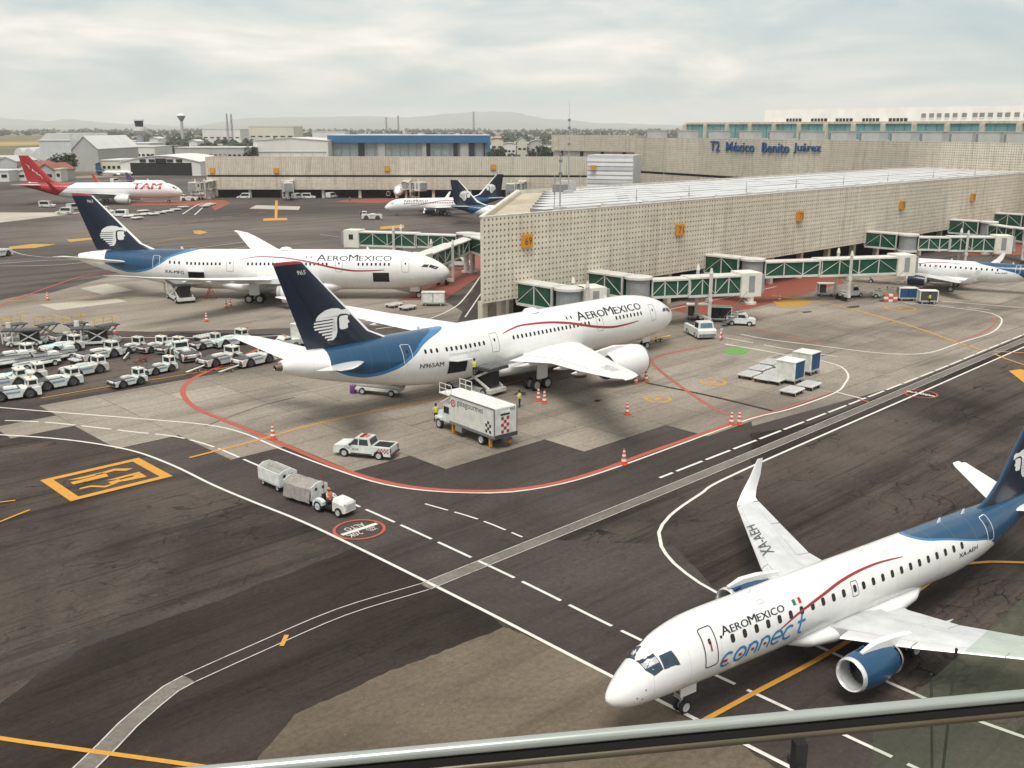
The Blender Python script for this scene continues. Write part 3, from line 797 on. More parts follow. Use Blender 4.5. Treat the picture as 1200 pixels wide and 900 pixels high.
def eagle_polys():
    out = []
    H = EAGLE['head']
    crown = [(0.06, .72), (0.14, .84), (0.30, .96), (0.48, 1.0), (0.66, 0.975), (0.76, 0.91), (0.90, 0.915), (0.97, 0.85), (0.985, 0.70), (0.93, 0.74), (0.86, 0.775), (0.70, 0.785), (0.62, 0.72)]
    back = [(0.52, .72), (0.62, 0.72), (0.60, 0.55), (0.60, 0.25), (0.56, 0.10), (0.48, 0.0), (0.44, 0.0), (0.46, 0.2)]
    out.append((crown + [(0.5, .72)], [tuple(range(len(crown) + 1))]))
    out.append((back, [tuple(range(len(back)))]))
    F = EAGLE['face']; out.append((F, [tuple(range(len(F)))]))
    for (x0, y0), (x1, y1) in EAGLE['feathers']:
        out.append(([(x0, y0), (x0 + .015, y0 + 0.055), (x1, y0 + 0.075), (x1, y0 + 0.012)], [(3, 2, 1, 0)]))
    return out
def tri_polys(polys):
    """triangulate concave polygons (ear clipping through mathutils)"""
    from mathutils.geometry import tessellate_polygon
    out = []
    for vs, fs in polys:
        nf = []
        for f in fs:
            for t in tessellate_polygon([[Vector((*vs[i], 0)) for i in f]]): nf.append(tuple(f[k] for k in t))
        out.append((vs, nf))
    return out

def livery_mat(name, zb, L, ztop, white=(0.80, 0.80, 0.78), blue=(0.005, 0.055, 0.125), edge=(0.03, 0.17, 0.38), navy=(0.010, 0.020, 0.055), s_end=None, edge_w=0.22, navy_z=None, rough=0.28):
    """white fuselage whose tail is painted above the curve zb(station)"""
    m, ns, ls, b = nodes_of(name); nt = m.node_tree
    sp = ns.new('ShaderNodeSeparateXYZ'); ls.new(ncoord(nt), sp.inputs[0])
    s = nmath(nt, 'MULTIPLY', sp.outputs[0], -1.0)
    fc = ns.new('ShaderNodeFloatCurve'); cv = fc.mapping.curves[0]
    pts = [(a / L, z / ztop) for a, z in zb]
    while len(cv.points) < len(pts): cv.points.new(0.5, 0.5)
    for p, q in zip(cv.points, pts): p.location = q; p.handle_type = 'AUTO'
    fc.mapping.use_clip = False; fc.mapping.update()
    ls.new(nmath(nt, 'DIVIDE', s, L), fc.inputs[1])
    zc = nmath(nt, 'MULTIPLY', fc.outputs[0], ztop)
    d = nmath(nt, 'SUBTRACT', sp.outputs[2], zc)
    ins = nmath(nt, 'GREATER_THAN', d, 0.0)
    ins2 = nmath(nt, 'GREATER_THAN', d, edge_w)
    nz = nnoise(nt, ncoord(nt), 0.8, 5, 0.6)
    wh = nramp(nt, nz, [(0.3, tuple(c * 0.92 for c in white)), (0.65, white)])
    dirt = nnoise(nt, ncoord(nt), 1.4, 4, 0.6, 0.3, (0.15, 1, 1))
    wh = nmixc(nt, 0.10, wh, nramp(nt, dirt, [(0.4, (0.5, 0.47, 0.42)), (0.6, (0.8, 0.8, 0.78))]))
    if s_end: ins = nmath(nt, 'MULTIPLY', ins, nmath(nt, 'LESS_THAN', s, s_end))
    seam = nmath(nt, 'LESS_THAN', nmath(nt, 'FRACT', nmath(nt, 'DIVIDE', s, 1.9)), 0.016)
    col = nmixc(nt, ins, wh, nmixc(nt, ins2, edge, blue))
    col = nmixc(nt, nmath(nt, 'MULTIPLY', seam, 0.28), col, (0.25, 0.25, 0.25))
    ls.new(col, b.inputs[0])
    b.inputs['Roughness'].default_value = rough
    b.inputs['Coat Weight'].default_value = 0.3; b.inputs['Coat Roughness'].default_value = 0.12
    MATS[name] = m
    return m
ACWHITE = M('aircraft_white', (0.80, 0.80, 0.78), 0.28, 0, 0.06, 0.7, coat=0.25)
WINGGREY = M('wing_grey_paint', (0.56, 0.57, 0.57), 0.38, 0, 0.16, 0.9)
WINGWHITE = M('wing_white_paint', (0.76, 0.76, 0.74), 0.35, 0, 0.08, 0.9)
SLATMETAL = M('slat_metal', (0.68, 0.68, 0.67), 0.33, 0.35, 0.1, 1.0)
NAVY = M('navy_tail_paint', (0.006, 0.012, 0.030), 0.3, 0, 0.12, 0.6, coat=0.25)
TAILBLUE = M('tail_blue_paint', (0.005, 0.055, 0.125), 0.3, 0, 0.1, 0.6, coat=0.25)
ENGBLUE = M('engine_blue_paint', (0.006, 0.056, 0.125), 0.3, 0, 0.12, 0.6, coat=0.25)
LETTER = M('navy_lettering', (0.012, 0.016, 0.035), 0.5, 0, 0)
CYAN = M('light_blue_lettering', (0.03, 0.19, 0.42), 0.5, 0, 0)
DECWHITE = M('white_emblem', (0.72, 0.72, 0.70), 0.45, 0, 0)
DECRED = M('red_stripe_paint', (0.30, 0.02, 0.035), 0.4, 0, 0)
WINDARK = M('cabin_window_glass', (0.012, 0.012, 0.013), 0.25, 0, 0)
LINEGREY = M('panel_line', (0.22, 0.22, 0.22), 0.6, 0, 0)
LIPMETAL = M('polished_lip', (0.72, 0.72, 0.71), 0.25, 0.5, 0.05, 2)
EXHAUST = M('hot_exhaust_metal', (0.20, 0.15, 0.115), 0.38, 0.8, 0.25, 2)
FANGREY = M('fan_blade_metal', (0.12, 0.12, 0.13), 0.35, 0.7, 0.2, 4)
TAMRED = M('bright_red_tail_paint', (0.36, 0.022, 0.024), 0.35, 0, 0.08, 0.6)
GEARWHITE = M('gear_leg_paint', (0.50, 0.50, 0.49), 0.45, 0, 0.2, 2)
FLAGG = M('flag_green', (0.01, 0.16, 0.07), 0.5, 0, 0)
FLAGR = M('flag_red', (0.45, 0.02, 0.03), 0.5, 0, 0)

def add_wheel(parent, c, r, w, name='wheel', rim=None):
    b = MB(); n = 20; x, y, z = c
    b.mat(0).lathe([(-w / 2, r * .62), (-w / 2, r * .9), (-w * .3, r), (w * .3, r), (w / 2, r * .9), (w / 2, r * .62)], c, 'y', n)
    b.mat(1).lathe([(-w * .42, 0.01), (-w * .42, r * .25), (-w * .36, r * .55), (-w / 2, r * .63)], c, 'y', n)
    b.lathe([(w * .42, 0.01), (w * .42, r * .25), (w * .36, r * .55), (w / 2, r * .63)], c, 'y', n)
    return b.build(name, [TYRE, rim or LIGHTGREY], parent, smooth=True)

def add_engine(parent, c, L, r, cowl, cone=EXHAUST, n=28, bladed=True, lip=LIPMETAL, simple=False):
    """c = centre of the inlet face; the engine runs back along -x"""
    e = MB()
    pr = [(-L * .06, r * .985), (-L * .16, r * 1.06), (-L * .34, r * 1.09), (-L * .55, r * 1.03), (-L * .76, r * .86), (-L * .765, r * .80)]
    e.lathe(pr, c, 'x', n)
    cw = e.build('engine', cowl, parent, smooth=True, sharp=50)
    p = MB(); p.lathe([(-L * .06, r * .985), (-L * .015, r * .955), (0, r * .90), (-L * .012, r * .845), (-L * .06, r * .81)], c, 'x', n)
    p.build('inlet_lip', lip, cw, smooth=True, sharp=60)
    d = MB(); d.lathe([(-L * .06, r * .81), (-L * .24, r * .80)], c, 'x', n)
    d.build('inlet_duct', LIGHTGREY, cw, smooth=True)
    f = MB(); fx = c[0] - L * .23
    if bladed:
        for k in range(22):
            a = 2 * math.pi * k / 22; a2 = a + 0.22
            f.add([(fx + .03, c[1] + r * .2 * math.cos(a), c[2] + r * .2 * math.sin(a)), (fx + .06, c[1] + r * .79 * math.cos(a), c[2] + r * .79 * math.sin(a)),
                   (fx - .06, c[1] + r * .79 * math.cos(a2), c[2] + r * .79 * math.sin(a2)), (fx - .03, c[1] + r * .2 * math.cos(a2 + .2), c[2] + r * .2 * math.sin(a2 + .2))], [(0, 1, 2, 3)])
    f.lathe([(fx - c[0] - .1, r * .80), (fx - c[0] - .1, 0.01)], c, 'x', n)
    f.build('fan', FANGREY, cw, fix=False)
    q = MB(); q.lathe([(-L * .13, 0.005), (-L * .15, r * .08), (-L * .22, r * .24), (-L * .24, r * .25)], c, 'x', 16)
    q.build('spinner', DARKGREY, cw, smooth=True)
    x = MB(); x.lathe([(-L * .70, r * .62), (-L * .86, r * .52), (-L * .862, r * .46)], c, 'x', n)
    x.build('exhaust_nozzle', LIGHTGREY, cw, smooth=True, sharp=50)
    t = MB(); t.lathe([(-L * .78, r * .36), (-L * .9, r * .28), (-L * 1.02, r * .04), (-L * 1.025, 0.005)], c, 'x', 18)
    t.build('exhaust_cone', cone, cw, smooth=True)
    return cw

def letters_on_body(parent, body, txt_parts, side, st0, st1, v_base, off=0.014, name='airline_lettering', mat=None, shear=0.0, bold=0.0):
    """txt_parts: [(text, cap height)] set in one line between stations st0 (left end) and st1 (right end)"""
    polys = []; x = 0.0
    for t, hgt in txt_parts:
        vs, fs = text_tris(t, bold=bold, shear=shear)
        xs = [v[0] for v in vs]; ys = [v[1] for v in vs]
        k = hgt / 0.73
        vs = [((vx - min(xs)) * k * 0.92 + x, vy * k) for vx, vy in vs]
        polys.append((vs, fs)); x = max(v[0] for v in vs) + 0.10 * hgt
    tot = max(v[0] for p in polys for v in p[0])
    sc = (st1 - st0) / tot
    polys = [([(vx * sc, vy) for vx, vy in vs], fs) for vs, fs in polys]
    d = decal_mesh(name, polys, lambda u, v: body.wrap(st0 + u, v_base + v, side, off), mat or LETTER, parent)
    sh = .045 * txt_parts[0][1]
    decal_mesh('bold_stroke', polys, lambda u, v: body.wrap(st0 + u + sh, v_base + v, side, off + .004), mat or LETTER, d)
    return d
def txt_on_body(parent, body, txt, side, st0, st1, v0, v1, mat, name='registration', off=0.014, shear=0.0, bold=0.0):
    vs, fs = text_tris(txt, bold=bold, shear=shear)
    vs = fit_text(vs, 0, 1, v0, v1)
    d = decal_mesh(name, [(vs, fs)], lambda u, v: body.wrap(st0 + u * (st1 - st0), v, side, off), mat, parent, 0.3)
    decal_mesh('bold_stroke', [(vs, fs)], lambda u, v: body.wrap(st0 + u * (st1 - st0) + .06 * (v1 - v0), v, side, off + .004), mat, d, 0.3)
    return d
def windows_on_body(parent, body, side, sts, v, w, h, single=True, mat=None, name='cabin_window'):
    polys = []
    for st in sts:
        p = rrect(0, 0, w, h, w * .42, 3)
        if single:
            decal_mesh(name, [(p, [tuple(range(len(p)))])], lambda a, b_, s=st: body.wrap(s + a, v + b_, side, 0.010), mat or WINDARK, parent, 0)
        else: polys.append(([(x + st, y) for x, y in p], [tuple(range(len(p)))]))
    if polys: tag(decal_mesh('cabin_windows', polys, lambda a, b_: body.wrap(a, v + b_, side, 0.012), mat or WINDARK, parent, 0), kind='stuff')
def door_on_body(parent, body, side, st, v0, v1, w, mat=LINEGREY, t=0.05, name='cabin_door', window=True):
    vs, fs = rrect_frame(0, (v0 + v1) / 2, w, v1 - v0, w * .2, t)
    d = decal_mesh(name, [(vs, fs)], lambda a, b_: body.wrap(st + a, b_, side, 0.016), mat, parent, 0.2)
    if window:
        p = rrect(0, v0 + (v1 - v0) * .62, w * .2, w * .32, w * .08, 3)
        decal_mesh('door_window', [(p, [tuple(range(len(p)))])], lambda a, b_: body.wrap(st + a, b_, side, 0.018), WINDARK, d, 0)
    return d
def hold_on_body(parent, body, side, s0, s1, v0, v1, flap=True):
    """open cargo hatch: dark opening and the hinged door standing out above it"""
    d = decal_mesh('cargo_hatch', [([(s0, v0), (s1, v0), (s1, v1), (s0, v1)], [(0, 1, 2, 3)])], lambda a, b_: body.wrap(a, b_, side, 0.02), CARGO, parent, 0.4)
    if flap:
        b = MB(); p0, p1 = body.wrap(s0, v1, side, .03), body.wrap(s1, v1, side, .03)
        o = Vector((0, side * 1.35, 0.18))
        up = Vector((0, 0, .07))
        b.add([p0, p1, p1 + o, p0 + o, p0 + up, p1 + up, p1 + o + up, p0 + o + up], [(0, 1, 2, 3), (4, 5, 6, 7), (0, 1, 5, 4), (1, 2, 6, 5), (2, 3, 7, 6), (3, 0, 4, 7)])
        b.build('cargo_door', WINGGREY, d)
    return d
def stripe_on_body(parent, body, side, pts, mat=DECRED, name='red_stripe', wmax=0.28):
    """pts (station, v)"""
    ln = smooth_line(pts, 0.35); n = len(ln)
    wd = [wmax * (0.25 + 0.75 * math.sin(math.pi * min(1, max(0, i / (n - 1)))) ** 0.6) for i in range(n)]
    return decal_mesh(name, [ribbon([tuple(p) for p in ln], wd)], lambda a, b_: body.wrap(a, b_, side, 0.013), mat, parent, 0.12)
def emblem_on_fin(parent, x_of, y_half, box, flip, mat=DECWHITE):
    """eagle-knight head on both faces of the fin: box (s_left, s_right, z0, z1), beak towards the nose"""
    s0, s1, z0, z1 = box
    for side in (1, -1):
        decal_mesh('eagle_emblem', tri_polys(eagle_polys()), lambda u, v, sd=side: Vector((-(s0 + (s1 - s0) * u), sd * y_half(s0 + (s1 - s0) * u, z0 + (z1 - z0) * v), z0 + (z1 - z0) * v)), mat, parent, 0.08, 0.08)

P787 = [(0, 3.75, .05, .05), (.25, 3.76, .6, .6), (.6, 3.78, .95, .95), (1.5, 3.87, 1.45, 1.5), (3, 4.02, 2.0, 2.1), (5, 4.17, 2.45, 2.55), (7.5, 4.28, 2.75, 2.85), (10, 4.3, 2.885, 2.985), (36, 4.3, 2.885, 2.985), (41, 4.5, 2.75, 2.78), (46, 4.95, 2.3, 2.28), (51, 5.5, 1.6, 1.62), (54, 5.82, 1.0, 1.08), (56, 6.0, .5, .55)]
P190 = [(0, 2.25, .04, .04), (.15, 2.27, .28, .28), (.45, 2.33, .5, .5), (1.1, 2.5, .82, .85), (2.2, 2.82, 1.13, 1.2), (3.6, 3.12, 1.38, 1.5), (5.2, 3.28, 1.48, 1.64), (6.8, 3.3, 1.505, 1.675), (24.5, 3.3, 1.505, 1.675), (27.5, 3.45, 1.42, 1.52), (30.5, 3.8, 1.1, 1.16), (33.5, 4.2, .65, .7), (36.1, 4.5, .2, .25)]
U = (0, 0, 1)

def build_787(name, label, loc, rz, scale, reg, number, near):
    t = thing(name, label, 'airliner', loc, rz); t.scale = (scale,) * 3
    body = Body(P787)
    zb = [(0, 9.5), (34.5, 8.0), (37.6, 7.25), (40.8, 6.45), (43.0, 5.25), (45.3, 4.25), (47.5, 3.95), (49.2, 4.25), (51.2, 5.1), (56, 7.5)]
    lm = MATS.get('wide_body_livery') or livery_mat('wide_body_livery', zb, 56.0, 10.0, s_end=51.6, edge_w=0.35)
    fus = fuselage_mesh(body, lm, t)
    # auxiliary exhaust in the tail cone
    b = MB(); b.lathe([(-55.6, .50), (-56.4, .30), (-56.6, .24), (-56.5, .2)], (0, 0, 6.0), 'x', 18); b.build('tail_exhaust', EXHAUST, fus, smooth=True)
    for side in (1, -1):
        secs = [(1.5, 18.2, 2.9, 12.6, .95, U), (2.9, 19.2, 3.1, 11.6, .95, U), (9.8, 24.3, 4.1, 6.9, .85, U), (18, 30.6, 5.3, 4.6, .8, U), (24.5, 35.7, 6.5, 2.9, .75, U), (26.6, 37.8, 7.0, 1.9, .7, U), (27.7, 39.9, 7.25, .8, .7, U)]
        w = wing_loft('wing', secs, WINGWHITE, t, 0.0, 0.80, side)
        wing_loft('flap', secs, WINGGREY if not near else WINGWHITE, w, 0.805, 1.0, side, y0=3.1, y1=17.5, lift=-.03)
        wing_loft('aileron', secs, WINGWHITE, w, 0.805, 1.0, side, y0=17.6, y1=24.4)
        wing_loft('wing_tip', secs, WINGWHITE, w, 0.795, 1.0, side, y0=24.45, y1=27.6)
        for y in (6.2, 12.0, 16.2):
            st = 19.2 + (y - 2.9) * .74; ch = 11.6 - (y - 2.9) * .5 if y < 10 else 6.9 - (y - 9.8) * .28
            st = 24.3 + (y - 9.8) * .768 if y > 9.8 else 19.2 + (y - 2.9) * .739
            z = 3.1 + (y - 2.9) * .146
            fb = MB(); fb.loft([[(-(st + ch * q), side * y + .22 * r_ * math.cos(a), z - .25 - .1 * r_ + .28 * r_ * math.sin(a)) for a in [k * math.pi / 4 for k in range(8)]] for q, r_ in ((.55, .1), (.68, .8), (.85, 1), (1.0, .7), (1.13, .1))])
            fb.build('flap_fairing', WINGWHITE, w, smooth=True, sharp=60)
        e = add_engine(t, (-17.3, side * 9.7, 2.35), 7.4, 1.72, ACWHITE, lip=MIDGREY)
        pb = MB(); pb.loft([[(-18.8, side * 9.7 - .2, 3.8), (-18.8, side * 9.7 + .2, 3.8), (-18.8, side * 9.7 + .2, 4.15), (-18.8, side * 9.7 - .2, 4.15)], [(-21.5, side * 9.7 - .28, 3.6), (-21.5, side * 9.7 + .28, 3.6), (-21.5, side * 9.7 + .28, 4.45), (-21.5, side * 9.7 - .28, 4.45)], [(-26.8, side * 9.7 - .1, 3.5), (-26.8, side * 9.7 + .1, 3.5), (-26.8, side * 9.7 + .1, 4.1), (-26.8, side * 9.7 - .1, 4.1)]])
        pb.build('engine_pylon', ACWHITE, e, smooth=True, sharp=50)
        if number is not None:
            pass
        hs = [(.4, 47.0, 5.25, 6.0, .8, U), (1.6, 48.0, 5.5, 5.4, .8, U), (8.6, 53.4, 7.15, 2.2, .75, U), (9.5, 54.6, 7.28, 1.1, .6, U)]
        h_ = wing_loft('tailplane', hs, ACWHITE, t, 0, .70, side)
        wing_loft('elevator', hs, ACWHITE, h_, .705, 1.0, side, y0=1.7, y1=9.4)
        # main gear: leg, door and a four wheel bogie
        g_ = MB(); g_.cyl((-28.1, side * 4.9, 3.2), (-28.3, side * 4.9, .75), .22, .18); g_.bar((-27.4, side * 4.9, .66), (-29.2, side * 4.9, .66), .22, .2); g_.bar((-26.2, side * 4.4, 2.6), (-28.2, side * 4.9, 1.3), .12)
        gear = g_.build('main_gear', GEARWHITE, t, smooth=True)
        dr = MB(); dr.box((-28.2, side * 5.55, 2.2), (1.5, .08, 2.0)); dr.build('gear_door', ACWHITE, gear, bevel=.03)
        for dx in (-27.5, -29.1):
            for dy in (-.55, .55): add_wheel(gear, (dx, side * 4.9 + dy, .64), .64, .46)
    bf = MB(); rr = []
    for st, zz_, w_, h_ in ((15.5, 2.2, 1.4, .6), (17.5, 1.95, 2.6, 1.0), (20, 1.9, 3.15, 1.15), (28, 1.9, 3.2, 1.15), (32, 2.0, 2.8, 1.0), (35.5, 2.4, 1.5, .6)):
        rr.append([(-st, w_ * math.cos(k * math.pi / 12), zz_ + h_ * math.sin(k * math.pi / 12)) for k in range(24)])
    bf.loft(rr); bf.build('belly_fairing', ACWHITE, fus, smooth=True, sharp=70)
    # fin and rudder
    fs = [(44.2, 7.15, 9.0, .75), (46.3, 8.1, 7.3, .8), (53.08, 15.14, 3.05, .7)]
    fin = fin_loft('fin', fs, NAVY, t, 0.0, .70)
    fin_loft('leading_edge', fs, WINGWHITE, fin, 0.0, .045, .02)
    fin_loft('rudder', fs, NAVY, fin, .707, 1.0)
    tip = [(53.08, 15.15, 3.05, .7), (53.4, 15.33, 2.75, .6), (53.9, 15.42, 2.1, .4)]
    fin_loft('fin_tip', tip, RED, fin)
    emblem_on_fin(fin, None, fin_surface(fs), (52.5, 48.4, 7.75, 10.75), False)
    txv, txf = text_tris(number); txv = fit_text(txv, 53.9, 53.0, 14.15, 14.55)
    decal_mesh('fleet_number', [(txv, txf)], lambda u, v: Vector((-u, -.16, v)), DECWHITE, fin, 0)
    R1 = 2.935
    for side in (-1, 1):
        dA = (19.5, 8.4) if side < 0 else (8.4, 19.5)
        letters_on_body(fus, body, [('A', 1.2), ('ERO', .95), ('M', 1.2), ('EXICO', .95)], side, dA[0], dA[1], 1.62, bold=0)
        row = []
        for a, b_ in ((8.8, 13.3), (20.1, 21.4) if False else (18.0, 29.7), (33.9, 38.8), (40.0, 41.4)):
            n = int(round((b_ - a) / .62)); row += [a + (b_ - a) * k / n for k in range(n + 1)]
        windows_on_body(fus, body, side, row, 1.13, .27, .46, single=(near and side < 0))
        windows_on_body(fus, body, side, [20.4, 21.1], 2.2, .2, .4, single=False)
        for ds, ww in ((6.4, 1.07), (16.2, 1.07), (32.4, 1.07), (43.5, 1.07)):
            door_on_body(fus, body, side, ds, 0.0, 2.05, ww, DECWHITE if ds > 43 else LINEGREY, .05)
        if reg: txt_on_body(fus, body, reg, side, *((42.2, 39.3) if side < 0 else (39.3, 42.2)), -.52, -.05, LETTER)
        stripe_on_body(fus, body, side, [(31.0, 1.75), (29.5, 2.1), (27.85, 2.3), (24.4, 2.1), (21.3, 1.6), (18.8, 1.0), (16.75, .55), (14.5, .22), (13.1, .16), (11.3, .2), (9.5, .31)])
        # flight deck glazing
        for q in ([(1.55, .98), (2.75, 1.32), (3.05, .92), (1.95, .62)], [(2.95, 1.28), (3.7, 1.28), (4.1, .85), (3.2, .86)]):
            decal_mesh('cockpit_window', [(q, [(0, 1, 2, 3)])], lambda a, b_, sd=side: body.wrap(a, b_, sd, .012), GLASSDK, fus, .2)
    hold_on_body(fus, body, -1, 36.3, 38.7, -1.5, -.1)
    if not near: hold_on_body(fus, body, -1, 8.8, 11.2, -1.55, -.1, False)
    # nose gear
    g_ = MB(); g_.cyl((-4.9, 0, 2.0), (-4.75, 0, .5), .13); g_.bar((-4.9, 0, 1.2), (-6.2, 0, 2.0), .1)
    gear = g_.build('nose_gear', GEARWHITE, t, smooth=True)
    for dy in (-.3, .3): add_wheel(gear, (-4.72, dy, .5), .5, .32)
    for dy in (-.7, .7):
        d_ = MB(); d_.box((-5.3, dy, 1.45), (1.4, .05, .75)); d_.build('gear_door', ACWHITE, gear)
    # antennas on the spine
    for st in (40.0, 12.0, 24.0):
        a_ = MB(); zc, w_, h_ = interp_prof(P787, st); a_.prism([(-st, zc + h_ - .05), (-st - .5, zc + h_ - .05), (-st - .45, zc + h_ + .38), (-st - .25, zc + h_ + .38)], -.03, .03, 'y'); a_.build('blade_antenna', ACWHITE, fus)
    dome = MB(); dome.lathe([(0.42, .01), (.4, .35), (.28, .75), (0, .95)], (-24.6, 0, 7.22), 'z', 18)
    dm = dome.build('radome', ACWHITE, fus, smooth=True)
    return t, body, fus

jet_a, bodyA, fusA = build_787('wide_body_jet', 'large white jet numbered 965 on its dark tail, nearest of the two big ones', (101.5, 77.02, 0), R_(-.85), 1.0, 'N965AM', '965', True)
txt_on_body(fusA, bodyA, 'DREAMLINER', -1, 38.6, 34.6, .42, .62, LIGHTGREY, 'model_lettering')
# registration under and over the wing
wv, wf = text_tris('N965AM'); wv = fit_text(wv, 0, 1, 0, 1)
def wing_txt(u, v):
    # upper skin of the starboard wing near the tip
    y = 22.2 - u * 3.6; le = 24.3 + (y - 9.8) * .768 if y < 18 else 30.6 + (y - 18) * .785
    ch = 6.9 - (y - 9.8) * .28 if y < 18 else 4.6 - (y - 18) * .26
    z = 4.1 + (y - 9.8) * .146 if y < 18 else 5.3 + (y - 18) * .185
    c_ = .62 - v * .3
    return Vector((-(le + ch * c_), -y, z + ch * .066 * .80 + .03))
decal_mesh('registration', [(wv, wf)], wing_txt, LIGHTGREY, jet_a, 0)
jet_b, bodyB, fusB = build_787('wide_body_jet', 'large white jet behind the tail numbered 965, both its cargo holds open', (104.22, 123.52, 0), R_(-45.05), 1.08, 'XA-MFG', '963', False)
# ------------------------------------------------------------------ regional jet in the foreground (and its sister at the far stand)
STROKES = dict(
    c=[[(0.92 + .0 * k, 0) for k in range(0)] or [(.5 + .5 * math.cos(R_(a)), .5 + .5 * math.sin(R_(a))) for a in range(50, 311, 10)]],
    o=[[(.5 + .5 * math.cos(R_(a)), .5 + .5 * math.sin(R_(a))) for a in range(0, 361, 10)]],
    n=[[(.08, 0), (.08, .98)], [(.08, .55)] + [(.5 + .42 * math.cos(R_(a)), .55 + .44 * math.sin(R_(a))) for a in range(170, -1, -10)] + [(.92, .3), (.92, 0)]],
    e=[[(.03, .5), (.97, .5)], [(.5 + .5 * math.cos(R_(a)), .5 + .5 * math.sin(R_(a))) for a in range(0, 311, 10)]],
    t=[[(.45, 1.5), (.45, .25), (.55, .05), (.85, 0)], [(.1, 1.0), (.9, 1.0)]])
def connect_lettering(parent, body, side, s0, s1, v0, v1, hgt, mat=CYAN, sw=.125):
    """thin round lower-case word with small red bars, rising a little along the fuselage"""
    w = 'connect'; adv = (s1 - s0) / 7.1; polys = []; red = []
    rv = 1 if side > 0 else -1
    for i, ch in enumerate(w):
        x = i * adv; base = (v1 - v0) * i / 6.0
        for st in STROKES[ch]:
            pts = [(x + (p[0] * .86 + p[1] * .22) * adv * .98, base + p[1] * hgt) for p in st]
            polys.append(ribbon(pts, sw))
        if i in (0, 1, 2, 3): red.append(ribbon([(x + adv * (.42 if i else .1), base + hgt * .46), (x + adv * (.66 if i else .55), base + hgt * .46)], sw * 1.1))
    mp = (lambda u, v: body.wrap(s0 + u, v0 + v, side, .016)) if side > 0 else (lambda u, v: body.wrap(s1 - u, v0 + v, side, .016))
    decal_mesh('service_lettering', polys, mp, mat, parent, 0.2)
    decal_mesh('red_accent', red, lambda u, v: mp(u, v) + Vector((0, side * .004, 0)), DECRED, parent, 0)

